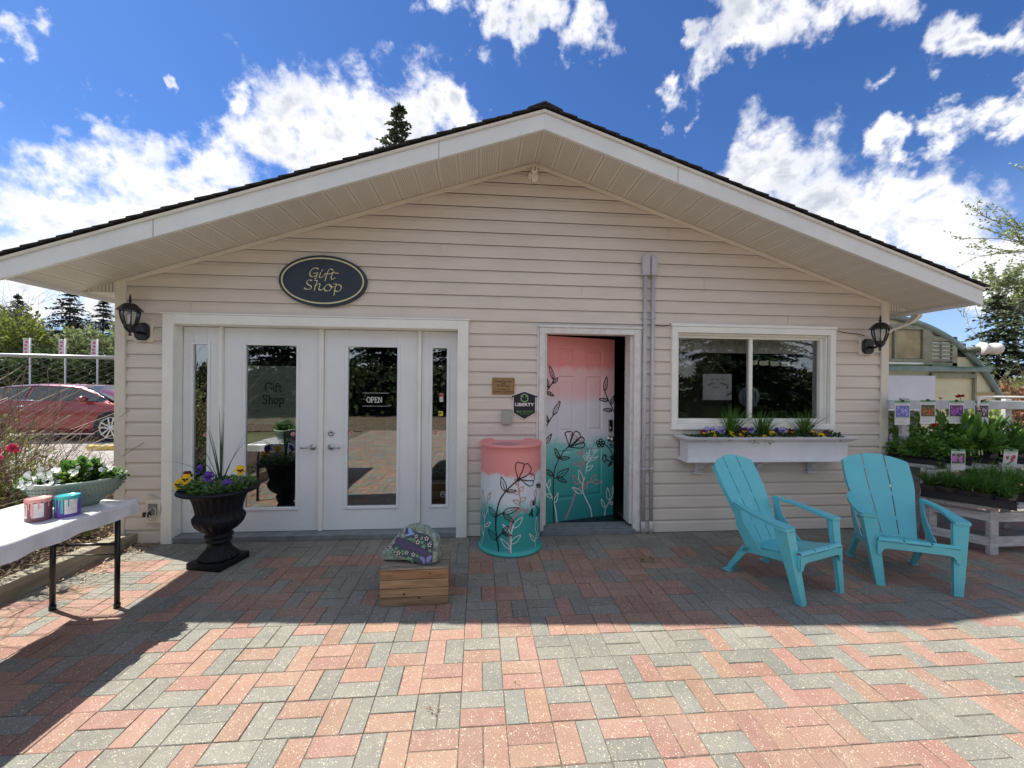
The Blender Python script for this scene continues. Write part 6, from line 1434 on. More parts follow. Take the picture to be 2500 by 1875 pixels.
def conifer(name, loc, H, Rb, seed, label, group=None, m=None, dens=1.):
    t = thing(name, label, 'tree', loc, 0, group); tr, cr = conifer_mesh(H, Rb, seed, dens); tr.build('trunk', M_bark, t); cr.build('crown', m or N_dark, t); return t
def broadleaf(name, loc, H, spread, seed, label, group=None, bark=None, leaf=None, nleaf=3, size=.12, depth=5, lean=(0, 0), first=.25, tk=.016):
    q = random.Random(seed); t = thing(name, label, 'tree', loc, 0, group); tr = MB(); cr = MB()
    def grow(p, d, L, r_, lev):
        n = 3; pts = [p]; dd = d.copy()
        for k in range(n): dd = (dd + Vector((q.uniform(-.16, .16), q.uniform(-.16, .16), .05))).normalized(); pts.append(pts[-1] + dd * L / n)
        tr.tube(pts, r_, 5 if lev > 1 else 3, caps=False, r1=r_ * .62)
        if lev <= 1 or r_ < .004:
            for _ in range(nleaf * 2):
                c = pts[-1] + (pts[0] - pts[-1]) * q.random() * .9; cr.leaf(c, (q.uniform(-1, 1), q.uniform(-1, 1), q.uniform(-.6, 1)), size * q.uniform(.5, 1.2), size * .6, q.uniform(-.3, .3))
        if lev == 0: return
        for k in range(q.choice((2, 3, 3)) if lev > 1 else 3):
            a = q.uniform(0, 2 * math.pi); perp = dd.cross(Vector((math.cos(a), math.sin(a), .3))).normalized(); nd = (dd + perp * q.uniform(.35, .8) * spread + Vector((0, 0, .10))).normalized()
            b = pts[-1] if k < 2 else pts[-2]; grow(b, nd, L * q.uniform(.62, .82), r_ * .60, lev - 1)
    grow(Vector((0, 0, 0)), Vector((lean[0], lean[1], 1)).normalized(), H * first, H * tk, depth)
    tr.build('trunk', bark or M_bark, t); 
    if cr.f: cr.build('crown', leaf or L_spring, t)
    return t
def bush(name, loc, rx, rz_, seed, label, m, n=1500, size=.09, twigs=40, cat='shrub', group=None, tw=None):
    q = random.Random(seed); t = thing(name, label, cat, loc, 0, group); f_ = MB(); tg = MB()
    for _ in range(twigs):
        a = q.uniform(0, 2 * math.pi); e = q.uniform(.45, 1); p = Vector((q.uniform(-.1, .1) * rx, q.uniform(-.1, .1) * rx, 0)); pts = [p]
        d = Vector((math.cos(a) * (1 - e * .8), math.sin(a) * (1 - e * .8), e)); L = rz_ * q.uniform(.6, 1.1)
        for k in range(4): d = (d + Vector((q.uniform(-.25, .25), q.uniform(-.25, .25), q.uniform(-.1, .15)))).normalized(); pts.append(pts[-1] + d * L / 4)
        tg.tube(pts, .0025 + rz_ * (.0012 if rz_ < 3 else .005), 3, caps=False, r1=.0015)
        for s_ in range(4):
            b = pts[1 + s_ % 4]; dd = (d + Vector((q.uniform(-1, 1), q.uniform(-1, 1), q.uniform(-.3, .8)))).normalized(); tg.tube([b, b + dd * L * .16, b + dd * L * .3 + Vector((0, 0, .01))], .0015 + rz_ * .0007, 3, caps=False)
    for _ in range(n):
        u = Vector((q.gauss(0, 1), q.gauss(0, 1), q.gauss(0, 1))).normalized() * (q.random() ** .4); clump = .75 + .25 * math.sin(u.x * 9 + seed) * math.cos(u.y * 8 + u.z * 7)
        p = Vector((u.x * rx * clump, u.y * rx * clump, rz_ * .5 + u.z * rz_ * .5 * clump)); f_.leaf(p, u + Vector((q.uniform(-1, 1), q.uniform(-1, 1), q.uniform(-.4, 1))), size * q.uniform(.5, 1.3), size * .55, q.uniform(-.3, .3))
    tg.build('branches', tw or G_brown, t)
    if f_.f: f_.build('leaves', m, t)
    return t
# left background beyond the car park
conifer('spruce_tree', (-26.9, 25, -.05), 7.6, 3.0, 41, 'taller dark spruce behind the car park, left of the other spruce', 'spruces behind the car park')
conifer('spruce_tree', (-25.2, 25.4, -.05), 6.9, 2.7, 42, 'shorter dark spruce nearer the shop corner, behind the car park', 'spruces behind the car park')
conifer('pine_tree', (-35.2, 30, -.05), 8.0, 2.4, 43, 'dark pointed pine top showing above the budding trees at far left', None)
for k, (x, y, H, lf, sd_, nl, lab) in enumerate(((-29.2, 23, 7.2, None, 51, 0, 'tall bare tree with fine grey twigs, left of the taller spruce'), (-31.3, 24, 7.4, None, 52, 0, 'tall bare twiggy tree near the left edge, above the budding trees'), (-27.4, 22, 6.0, None, 53, 0, 'bare grey tree in front of the taller spruce'), (-24.3, 27, 7.6, None, 55, 0, 'bare tree to the right of the shorter spruce'))):
    broadleaf('bare_tree', (x, y, -.05), H, .8, sd_, lab, 'bare trees behind the car park', nleaf=nl, depth=6, first=.30)
for k, (x, y, rx, h, m, lab) in enumerate(((-31.2, 22, 3.0, 6.2, L_spring, 'yellow green budding tree at the far left behind the car park'), (-28.8, 23.5, 2.6, 6.6, L_spring, 'yellow green budding tree behind the leftmost banner'), (-26.5, 21.5, 2.2, 5.9, L_spring, 'yellow green budding tree below the taller spruce'), (-24.2, 23, 2.0, 5.4, L_pale, 'pale green budding tree between the spruces'), (-22.4, 24, 2.0, 5.6, L_pale, 'pale green budding tree beside the shop corner'))):
    bush('budding_tree', (x, y, -.05), rx, h, 60 + k, lab, m, n=4200, size=.26, twigs=60, cat='tree', group='budding trees behind the car park', tw=M_bark)
hd = MB(); q = random.Random(77)
for _ in range(12000):
    x = q.uniform(-40, -17); z = 2.7 * q.random() ** .8 * (1 + .12 * math.sin(x * 2.3)); hd.leaf((x, 17.5 + .10 * x * 0 + q.uniform(-.5, .6), z), (q.uniform(-1, 1), q.uniform(-1, 0), q.uniform(-1, 1)), .28, .16)
tag(hd.build('dark_hedge', L_hedge), 'long dark green hedge behind the parked cars and banners', 'hedge', kind='stuff')
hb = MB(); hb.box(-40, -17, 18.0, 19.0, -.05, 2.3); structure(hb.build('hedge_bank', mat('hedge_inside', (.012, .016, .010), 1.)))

# banners on poles
def banner(x, label):
    t = thing('lamp_post_banner', label, 'banner', (x, 10, -.05), 0, 'banners on thin poles in the car park')
    p = MB(); p.tube([(0, 0, 0), (0, 0, 2.90)], .022, 8); p.build('pole', M_greyplastic, t); a = MB(); a.tube([(-.22, 0, 2.86), (.10, 0, 2.86)], .010, 6); a.build('bracket', M_greyplastic, t)
    f_ = MB(); f_.mi = 0; f_.box(-.20, -.03, -.004, .004, 2.34, 2.84); f_.mi = 1; q = random.Random(int(-x * 10))
    for k in range(4): cx, cz = -.115 + q.uniform(-.03, .03), 2.44 + k * .11; f_.poly([(cx + .045 * math.cos(a_) * q.uniform(.7, 1.2), -.0055, cz + .04 * math.sin(a_) * q.uniform(.7, 1.2)) for a_ in [j * math.pi / 4 for j in range(8)]])
    f_.build('cloth', [mat('banner_white', (.55, .50, .56), .7), mat('banner_pink', (.45, .08, .13), .7)], t)
banner(-14.18, 'pale banner with pink print, leftmost of the three'); banner(-13.15, 'pale banner with pink print, middle of the three'); banner(-12.2, 'pale banner with pink print nearest the shop corner')

# cars: body shell lofted from a side outline
def car(name, label, loc, rz, paint, group=None):
    t = thing(name, label, 'car', loc, rz, group); L0 = 4.7
    gl = mat('car_glass', (.015, .022, .03), .06, spec=.8); ty = mat('tyre_rubber', (.015, .015, .016), .85); al = mat('alloy_wheel', (.55, .56, .58), .3, .8); chrome = mat('chrome_strip', (.6, .6, .62), .15, 1.)
    # stations: x, z sill, z belt, z roof (roof==belt where no cabin), half width low/belt/roof
    prof = [(-2.32, .42, .80, .80, .72), (-2.27, .32, .98, 1.00, .84), (-2.1, .28, 1.04, 1.18, .90), (-1.75, .26, 1.05, 1.33, .93), (-1.2, .22, 1.04, 1.42, .94), (-.6, .20, 1.03, 1.46, .94), (0, .20, 1.02, 1.46, .94), (.45, .20, 1.01, 1.42, .94), (.85, .20, 1.00, 1.27, .94), (1.15, .20, .985, 1.12, .94), (1.42, .22, .97, .985, .93), (1.8, .24, .91, .92, .91), (2.15, .28, .82, .825, .86), (2.32, .36, .66, .665, .72)]
    b = MB(); b.smooth = True; rings = []
    for (x, zs, zb, zr, w_) in prof:
        rw = w_ * (.70 if zr - zb > .1 else .80)
        pts = [(-w_ * .86, zs), (-w_, zs + .16), (-w_ * 1.0, zb - .10), (-w_ * .965, zb), (-rw - (w_ - rw) * .12 * (zr - zb > .1), zr - .04), (-rw * .8, zr), (rw * .8, zr), (rw + (w_ - rw) * .12 * (zr - zb > .1), zr - .04), (w_ * .965, zb), (w_, zb - .10), (w_, zs + .16), (w_ * .86, zs)]
        rings.append([b.pt((x, y, z)) for y, z in pts])
    n = 12
    for a, c in zip(rings[:-1], rings[1:]):
        for k in range(n): b.face([a[k], c[k], c[(k + 1) % n], a[(k + 1) % n]])
    b.face(rings[0]); b.face(rings[-1][::-1]); b.build('body', paint, t)
    def yw(x, z):  # side surface position
        for A, B in zip(prof[:-1], prof[1:]):
            if A[0] <= x <= B[0]:
                f_ = (x - A[0]) / (B[0] - A[0]); w_ = A[4] + (B[4] - A[4]) * f_; zb = A[2] + (B[2] - A[2]) * f_; zr = A[3] + (B[3] - A[3]) * f_; rw = w_ * .70
                if z <= zb: return w_
                g_ = min(1, (z - zb) / max(.05, zr - .04 - zb)); return w_ * .965 + (rw + (w_ - rw) * .12 - w_ * .965) * g_
        return .9
    for s_ in (-1, 1):
        for x0, x1 in ((-1.98, -.63), (-.57, 1.12)):
            w_ = MB(); w_.smooth = True; N_ = 14; lo = []; hi = []
            for k in range(N_ + 1):
                x = x0 + (x1 - x0) * k / N_
                for A_, B_ in zip(prof[:-1], prof[1:]):
                    if A_[0] <= x <= B_[0]: f_ = (x - A_[0]) / (B_[0] - A_[0]); zb = A_[2] + (B_[2] - A_[2]) * f_; zr = A_[3] + (B_[3] - A_[3]) * f_
                za, zc = zb + .03, max(zb + .032, zr - .075); lo.append(w_.pt((x, s_ * (yw(x, za) + .012), za))); hi.append(w_.pt((x, s_ * (yw(x, zc) + .012), zc)))
            for k in range(N_): w_.face([lo[k], lo[k + 1], hi[k + 1], hi[k]])
            w_.build('side_window', gl, t)
        c = MB(); c.tube([(x, s_ * (yw(x, z) + .010), z) for x, z in [(-2.0, 1.065), (-.6, 1.05), (1.26, 1.0), (.82, 1.26), (.42, 1.395), (-.55, 1.425), (-1.2, 1.385), (-1.68, 1.27)]], .010, 5); c.build('window_trim', chrome, t)
        m_ = MB(); m_.ball((.78, s_ * 1.03, 1.09), .11, 10, 6, .75); m_.tube([(.80, s_ * .93, 1.03), (.78, s_ * 1.0, 1.05)], .03, 6); m_.build('wing_mirror', paint, t)
        h = MB(); h.tube([(-.78, s_ * .955, .90), (-.56, s_ * .955, .905)], .016, 6); h.build('door_handle', chrome, t)
        for wx in (-1.42, 1.38):
            ar = MB(); ar.M = Matrix.Translation((wx, s_ * .935, .36)) @ Matrix.Rotation(R(90), 4, 'X'); ar.lathe([(.001, -.012), (.42, -.012), (.42, .012), (.001, .012)], 32); ar.build('wheel_arch', M_dark, t)
            wh = MB(); wh.M = Matrix.Translation((wx, s_ * .86, .355)) @ Matrix.Rotation(R(90), 4, 'X'); wh.lathe([(.26, -.11), (.34, -.11), (.355, -.09), (.355, .09), (.34, .11), (.26, .11)], 36, close=False); wo = wh.build('wheel', ty, t)
            rm = MB(); face = -.112 if s_ > 0 else .112; face = s_ * -1 * .112
            rm.M = Matrix.Translation((wx, s_ * .86, .355)) @ Matrix.Rotation(R(90), 4, 'X')
            rm.lathe([(.262, face), (.275, face), (.275, face * .9), (.255, face * .8)], 36, close=False)
            for k in range(5):
                a = k * 2 * math.pi / 5 + .3; d = Vector((math.cos(a), math.sin(a), 0)); p = Vector((-d.y, d.x, 0)); o = Vector((0, 0, face * 1.03))
                for e in (-1, 1): rm.poly([tuple(d * .03 + p * e * .035 + o), tuple(d * .03 + p * e * .004 + o), tuple(d * .27 + p * e * .045 + o), tuple(d * .27 + p * e * .085 + o)])
            rm.lathe([(.001, face * 1.05), (.05, face * 1.05), (.055, face)], 16, close=False)
            rm.build('rim', al, wo)
        for hx, nm in ((2.20, 'headlight'), (-2.22, 'tail_light')):
            l = MB(); l.box(hx - .06, hx + .09 * (1 if hx > 0 else -1), *sorted((s_ * .60, s_ * .80)), .66 if hx > 0 else .80, .78 if hx > 0 else .95); l.build(nm, chrome if hx > 0 else M_red, t, .02)
    for o_, nm in (([(1.36, 1.0, .80), (.50, 1.405, .62)], 'windscreen'), ([(-2.18, 1.08, .72), (-1.72, 1.335, .60)], 'rear_window')):
        (xa, za, wa), (xb, zb, wb) = o_; e = .012 if xa > 0 else -.012; w_ = MB(); w_.poly([(xa + e, -wa, za + .012), (xa + e, wa, za + .012), (xb + e, wb, zb + .018), (xb + e, -wb, zb + .018)]); w_.build(nm, gl, t)
    sk = MB(); sk.box(-.9, .9, -.80, -.70, .18, .215); sk.build('sill_trim', chrome, t)
    return t
car('parked_car', 'dark red hatchback with alloy wheels parked behind the chain link fence', (-10.72, 7.95, -.04), R(2), mat('red_car_paint', (.22, .008, .018), .28, .3, coat=1.))
car('parked_car', 'dark blue car parked just beyond the red one', (-10.2, 11.6, .05), R(2), mat('blue_car_paint', (.02, .035, .14), .28, .3, coat=1.))
pk = MB(); pk.box(-8.75, -8.2, 5.75, 5.9, -.05, .06); tag(pk.build('parking_stop', mat('yellow_stop', (.55, .40, .10), .8, var=.3, vs=5), bevel=.02), 'low parking stop in front of the fence beside the red car', 'parking stop')

# chain link fence
def fence():
    A = Vector((-6.1, .40)); B = Vector((-3.42, 1.0)); d = (B - A); Ln = d.length; d.normalize(); ang = math.atan2(d.y, d.x)
    t = thing('chain_link_fence', 'galvanised chain link fence between the shop corner and the garden bed', 'fence', (A.x, A.y, 0), ang)
    mz = mat('galvanised_wire', (.34, .34, .31), .5, .5); mp = mat('galvanised_pipe', (.40, .41, .42), .4, .5)
    tp = MB(); tp.tube([(0, 0, 1.79), (Ln, 0, 1.79)], .021, 10); tp.build('top_rail', mp, t)
    for x in (.1, Ln - .02): p = MB(); p.tube([(x, .03, 0), (x, .03, 1.82)], .03, 10); p.build('post', mp, t)
    w_ = MB(); pt = .070; nz = int(1.78 / (pt / 2) / 1)
    for k in range(int(Ln / pt) + 1):
        pts = []; x = k * pt
        for j in range(nz // 1 + 1):
            z = .03 + j * pt * .5; ph = (j + k) % 2; pts.append((x + (pt / 2 if ph else -pt / 2), .004 if ph else -.004, z))
        w_.tube(pts, .0027, 3, caps=False); w_.tube([pts[-1], (pts[-1][0] + .01, 0, pts[-1][2] + .035)], .0017, 3)
    w_.build('wire_mesh', mz, t)
fence()
# garden bed planting
bush('twiggy_shrub', (-4.45, -.62, .08), 1.0, 1.30, 91, 'large twiggy shrub with few green buds filling the left edge of the garden bed', G_bud, n=6500, size=.040, twigs=420)
bush('twiggy_shrub', (-4.55, -2.0, .08), 1.0, 1.7, 97, 'tall twiggy shrub beyond the left edge whose shadow dapples the pavers', G_bud, n=4200, size=.06, twigs=200)
bush('twiggy_shrub', (-4.25, .0, .08), .50, .80, 92, 'smaller twiggy brown shrub by the fence, behind the large one', G_olive, n=900, size=.04, twigs=200)
bush('leafy_shrub', (-4.10, .45, .08), .36, .62, 93, 'yellow green leafy shrub in front of the chain link fence', G_lime, n=1300, size=.06, twigs=40)
bush('dried_grass_clump', (-3.74, .35, .08), .15, .52, 94, 'reddish dry twiggy clump against the shop corner', G_red, n=420, size=.035, twigs=110)
bush('leafy_shrub', (-3.60, -.05, .08), .16, .40, 95, 'small yellow green leafy plant at the foot of the shop corner', G_lime, n=350, size=.05, twigs=18)
bush('leafy_shrub', (-3.95, -1.55, .08), .40, .40, 96, 'low green leafy plant in the bed beside the folding table', G_mid, n=900, size=.06, twigs=25)
for k, (x, y, z) in enumerate(((-3.60, -.62, .985), (-3.70, -.66, .955))):
    g = MB()
    for _ in range(26): g.leaf((rr.uniform(-.02, .02), rr.uniform(-.02, .02), rr.uniform(-.015, .02)), (rr.uniform(-1, 1), rr.uniform(-1, .2), rr.uniform(-.2, 1)), .045, .04, .3)
    o = g.build('pink_blossom', P_pnk); o.location = (x, y, z); tag(o, ('bright pink blossom above the boat planter, the higher of two', 'bright pink blossom above the boat planter, the lower of two')[k], 'flower')
    s_ = MB(); s_.tube([(x, y, .1), (x + .01, y, z)], .004, 5); s_.build('flower_stem', G_mid, None).parent = o; s_ = o.children[0]; s_.matrix_parent_inverse = Matrix.Translation((-x, -y, -z))
q = random.Random(17)
# treetop showing over the roof
conifer('spruce_tree', (-3.55, 14, -.05), 13.7, 3.9, 44, 'tip of a tall spruce showing above the left roof slope', None, N_mid, 1.)

# right background
conifer('spruce_tree', (22.2, 11.5, -.05), 5.6, 2.3, 45, 'dark green spruce behind the greenhouse at the right edge', None, N_mid)
broadleaf('aspen_tree', (26.0, 13.5, -.05), 8.0, .75, 46, 'slender aspen with pale young leaves at the right edge, behind the spruce', 'young aspens at the right edge', M_birch, L_pale, 3, .16, 6, first=.28, tk=.010)
broadleaf('aspen_tree', (25.6, 14.5, -.05), 7.8, .75, 48, 'slender aspen with pale young leaves just right of the greenhouse', 'young aspens at the right edge', M_birch, L_pale, 3, .16, 6, first=.28, tk=.010)
def limb_tree():
    q = random.Random(5); t = thing('budding_tree', 'tree whose budding branches reach in from the right edge against the sky', 'tree', (12.75, 2.8, -.05)); tr = MB(); cr = MB()
    tr.tube([(0, 0, 0), (-.05, 0, 2.2), (.05, 0, 4.6), (0, .1, 6)], .14, 8, r1=.06)
    def twig(p, d, L, r_, lev):
        pts = [p]; dd = d.copy()
        for k in range(4): dd = (dd + Vector((q.uniform(-.12, .12), q.uniform(-.12, .12), q.uniform(-.10, .16)))).normalized(); pts.append(pts[-1] + dd * L / 4)
        tr.tube(pts, r_, 4, caps=False, r1=r_ * .5)
        if lev == 0 or lev == 1:
            for k in range(7): c = pts[q.randrange(1, 5)] + Vector((q.uniform(-.02, .02), q.uniform(-.02, .02), q.uniform(-.02, .02))); cr.leaf(c, (q.uniform(-1, 1), q.uniform(-1, 1), q.uniform(-.3, 1)), .06, .032, .2)
        if lev == 0: return
        for k in range(5):
            b = pts[1 + k % 4]; nd = (dd + Vector((q.uniform(-.5, .3), q.uniform(-.6, .6), q.uniform(-.55, .75)))).normalized(); twig(b, nd, L * q.uniform(.4, .6), r_ * .5, lev - 1)
    for z, dx, dz, L in ((3.6, -1, .25, 1.9), (4.2, -1, .12, 2.1), (2.9, -1, .1, 1.2), (5.0, -1, .3, 1.5)): twig(Vector((0, 0, z)), Vector((dx, -.12, dz)).normalized(), L, .028, 3)
    tr.build('trunk', M_bark, t); cr.build('crown', L_pale, t)
limb_tree()
bush('russet_shrub', (17.2, 7.5, -.05), 1.3, 1.9, 47, 'russet and green shrub beyond the greenhouse at the right edge', G_red, n=1200, size=.16, twigs=40)
bush('green_shrub', (20.0, 9.5, -.05), 2.2, 2.3, 49, 'green shrub below the aspens at the right edge', G_olive, n=1800, size=.18, twigs=40)

# ================================================================ greenhouse
def greenhouse():
    t = thing('greenhouse', 'arched greenhouse with cream translucent panels and a green grey frame', 'greenhouse', (6.35, 2.6, 0)); Rw = 3.55
    def arch(x): u = abs(x) / Rw; return 2.86 * (1 - u ** 2.6) ** .52 if u < 1 else 0
    pan = mat('cream_fibreglass', (.64, .60, .42), .45, var=.14, vs=1.5); fr_ = mat('greenhouse_frame', (.27, .28, .20), .6, var=.25, vs=8); st = mat('steel_beam_teal', (.20, .27, .26), .4, .3, var=.2, vs=6)
    e = MB(); xs = [-Rw + 2 * Rw * k / 60 for k in range(61)]
    for a, b in zip(xs[:-1], xs[1:]): e.poly([(a, 0, 0), (b, 0, 0), (b, 0, arch(b)), (a, 0, arch(a))])
    e.build('end_wall', pan, t)
    sk = MB(); sk.smooth = True
    for a, b in zip(xs[:-1], xs[1:]): sk.poly([(a, 0, arch(a)), (b, 0, arch(b)), (b, 9, arch(b)), (a, 9, arch(a))])
    sk.build('polythene_cover', mat('greenhouse_cover', (.45, .50, .44), .4), t)
    ap = [(x, -.03, arch(x) - .0) for x in xs]; h = MB(); h.tube(ap, .055, 8); h.tube([(x, -.06, z + .03) for x, _, z in ap], .018, 6); h.build('arch_rail', st, t)
    def bar(x0, x1, z0, z1, y=-.05, m=fr_, nm='frame_bar'): b = MB(); b.box(x0, x1, y, y + .045, z0, z1); b.build(nm, m, t, .003)
    bar(-2.2, 1.62, 2.58, 2.66); bar(1.62, 1.80, 1.95, 2.66); bar(-2.2, 1.62, 1.99, 2.05); bar(1.80, 2.28, 2.38, 2.46); bar(2.20, 2.30, 1.90, 2.46); bar(1.80, 2.30, 1.90, 1.99)
    bar(1.06, 1.10, 2.05, 2.58); bar(-2.2, 2.93, 1.83, 1.92, -.11, st, 'steel_beam'); bar(2.66, 2.70, .2, 1.83); bar(1.80, 2.66, 1.72, 1.80)
    bar(2.70, 3.4, 1.42, 1.46, -.04, mat('amber_stain', (.42, .30, .14), .6)); bar(-2.2, 1.62, 1.95, 1.985, -.06, M_white, 'white_ledge')
    p = MB(); p.box(1.12, 1.60, -.02, -.004, 2.06, 2.56); p.build('amber_panel', mat('yellowed_panel', (.36, .30, .15), .4, var=.35, vs=3), t)
    p = MB(); p.box(-2.2, 1.04, -.02, -.004, 2.06, 2.56); p.build('amber_panel', MATS['yellowed_panel'], t)
    v = MB(); v.box(1.82, 2.18, -.03, -.004, 2.01, 2.36); vo = v.build('vent_opening', mat('vent_sky', (.75, .78, .8), .5), t)
    for k in range(5): s_ = MB(); z = 2.035 + k * .072; s_.prism([(-.075, z - .012), (-.035, z + .020), (-.030, z + .016), (-.070, z - .016)], 1.82, 2.20, 'x'); s_.build('louvre', fr_, vo)
    s_ = MB(); s_.box(1.97, 2.0, -.04, -.032, 2.0, 2.36); s_.build('louvre_rod', fr_, vo)
    d = MB(); d.box(2.30, 2.52, -.012, -.003, 2.10, 2.35); d.build('vent_hole', M_black, t)
    f_ = MB(); f_.tube([(2.40, -.02, 2.225), (2.66, -.16, 2.235)], .055, 12); f_.build('fan_arm', mat('olive_duct', (.10, .12, .09), .6), t)
    f_ = MB(); f_.M = Matrix.Translation((2.60, -.16, 2.24)) @ Matrix.Rotation(R(90), 4, 'Y') @ Matrix.Rotation(R(14), 4, 'X'); f_.lathe([(.001, 0), (.10, .0), (.115, .02), (.115, .06), (.09, .07), (.085, .15), (.10, .17), (.105, .26), (.09, .30), (.04, .32), (.001, .325)], 24); f_.build('fan_motor', mat('motor_white', (.62, .60, .58), .4), t)
    b = MB(); b.box(-2.0, 1.86, -.055, -.038, 1.12, 1.75); b.build('white_board', mat('whiteboard', (.62, .66, .72), .5, var=.04, vs=4), t)
    b = MB(); b.box(-1.9, 1.55, -.058, -.04, .1, 1.10); b.build('dark_door', mat('greenhouse_door', (.07, .10, .09), .6), t)
    w_ = MB(); w_.tube(crom([(-1.5, -.13, 1.96), (-.6, -.14, 1.93), (.4, -.13, 1.96), (1.0, -.14, 1.92), (1.7, -.13, 1.95), (2.4, -.14, 1.90), (2.95, -.13, 1.95)], 5), .008, 5)
    tag(w_.build('green_wire', mat('green_hose', (.04, .20, .10), .5)), 'thin green wire strung along the greenhouse beam', 'cable').location = (6.35, 2.6, 0)
greenhouse()

# ================================================================ plant benches on the right
M_bench = mat('worn_white_bench', (.52, .51, .52), .75, var=.30, vs=7, bump=.4, bs=25, streak=(1, 1, 4))
def bench():
    t = thing('tiered_plant_bench', 'worn white two tier wooden plant bench right of the chairs', 'bench', (4.63, -.77, 0))
    b = MB()
    # lower shelf planks run along the left hand edge
    for k in range(22):
        x0 = .0 + k * .115; b2 = MB(); b2.prism([(x0 - .20, .30), (x0 + .008, .0), (x0 + .112, .01), (x0 - .09, .31)], .425, .46, 'z'); b2.build('lower_plank', M_bench, t, .002)
    for k in range(20):
        x0 = -.06 + k * .115; b2 = MB(); b2.prism([(x0 - .13, .60), (x0 + .008, .38), (x0 + .112, .39), (x0 - .02, .61)], .715, .75, 'z'); b2.build('upper_plank', M_bench, t, .002)
    for (x, y, h) in ((.08, .02, .425), (-.16, .33, .715), (-.05, .42, .715), (1.25, .04, .425), (1.3, .45, .715), (2.2, .06, .425), (2.2, .5, .715), (.0, .62, .715)):
        l = MB(); l.box(x, x + .085, y, y + .04, 0, h); l.build('leg', M_bench, t, .003); 
    for z in (.07, .30):
        r_ = MB(); r_.box(.165, 2.3, .03, .065, z, z + .085); r_.build('rail', M_bench, t, .003)
        r_ = MB(); r_.prism([(.075, .03), (.115, .045), (-.10, .345), (-.14, .33)], z + .01, z + .085, 'z'); r_.build('rail', M_bench, t, .003)
    for x in (-.13, 1.1, 2.3):
        p = MB(); p.box(x + .02, x + .10, .64, .68, .0, 1.42); p.build('back_post', M_bench, t, .003)
    p = MB(); p.box(-.30, 2.6, .60, .64, 1.31, 1.40); p.build('back_rail', mat('pale_grey_board', (.46, .49, .52), .6, var=.15, vs=5), t, .006)
    p = MB(); p.box(.6, .67, .645, .68, .75, 1.31); p.build('back_post', M_bench, t, .003); p = MB(); p.box(-.1, -.03, .1, .14, .42, .715)
bench()
wr = MB(); wr.tube([(5.33, -.19, 1.33), (5.35, -.19, 1.43), (5.40, -.19, 1.445), (6.9, -.19, 1.44)], .012, 6); tag(wr.build('white_rail', M_white), 'thin white rail standing above the back board of the plant bench', 'rail')

M_pot = mat('black_plastic', (.014, .013, .015), .5); M_potb = mat('brown_plastic', (.055, .045, .04), .5); M_lab = mat('plant_label', (.42, .52, .24), .5)
def tray(label, loc, rz, L, W, h=.055):
    t = thing('plant_tray', label, 'tray', loc, rz, 'black plant trays on the bench'); b = MB(); b.box(-L / 2, L / 2, -W / 2, W / 2, 0, .005); th_ = .005
    for x0, x1, y0, y1 in ((-L / 2, L / 2, -W / 2, -W / 2 + th_), (-L / 2, L / 2, W / 2 - th_, W / 2), (-L / 2, -L / 2 + th_, -W / 2, W / 2), (L / 2 - th_, L / 2, -W / 2, W / 2)): b.box(x0, x1, y0, y1, .0055, h)
    b.build('tray_shell', M_pot, t); r_ = MB(); frame_pts = [(-L / 2 - .006, -W / 2 - .006), (L / 2 + .006, -W / 2 - .006), (L / 2 + .006, W / 2 + .006), (-L / 2 - .006, W / 2 + .006), (-L / 2 - .006, -W / 2 - .006)]
    r_.tube([(x, y, h) for x, y in frame_pts], .005, 4); r_.build('tray_lip', M_pot, t)
G_fresh = leafmat('leaf_fresh_green', (.13, .27, .05), .4)
def pot_proto(kind, label, group, brown=False):
    t = thing('potted_plant', label, 'potted plant', (0, 0, 0), 0, group); q = random.Random(hash(kind) % 999 if False else sum(map(ord, kind)))
    p = MB(); a, b_ = .036, .046; lo = [(-a, -a), (a, -a), (a, a), (-a, a)]; hi = [(-b_, -b_), (b_, -b_), (b_, b_), (-b_, b_)]
    A = [p.pt((x, y, 0)) for x, y in lo]; B = [p.pt((x, y, .09)) for x, y in hi]; C = [p.pt((x * .9, y * .9, .09)) for x, y in hi]; D = [p.pt((x * .88, y * .88, .075)) for x, y in hi]
    p.face(A[::-1])
    for u, v in ((A, B), (B, C), (C, D)):
        for k in range(4): p.face([u[k], u[(k + 1) % 4], v[(k + 1) % 4], v[k]])
    p.face(D); p.build('pot', M_potb if brown else M_pot, t)
    f_ = MB()
    if kind == 'grassy': tuft(f_, 110, .19, .006, .85, q, (0, 0, .07), .7); m = G_mid
    elif kind == 'grassy2': tuft(f_, 90, .22, .007, .7, q, (0, 0, .07), .7); m = G_fresh
    elif kind == 'leafy': foliage(f_, 170, .08, .24, .05, q, (0, 0, .07), W=.6, up=1.); m = G_fresh
    elif kind == 'trail':
        foliage(f_, 160, .09, .18, .042, q, (0, 0, .07), W=.65, up=.6)
        for k in range(26): f_.leaf((q.uniform(-.05, .05), -.05 - .02 * q.random(), .09 - .11 * q.random()), (q.uniform(-1, 1), -1, q.uniform(-1, .2)), .032, .022)
        m = G_fresh
    elif kind == 'tall': foliage(f_, 150, .07, .36, .07, q, (0, 0, .07), W=.35, up=1.6); m = G_mid
    elif kind == 'broad': foliage(f_, 44, .06, .28, .16, q, (0, 0, .07), W=.34, up=1.3); m = G_fresh
    else: foliage(f_, 240, .11, .42, .05, q, (0, 0, .07), W=.6, up=1.2); m = G_lime
    f_.build('foliage', m, t)
    return t
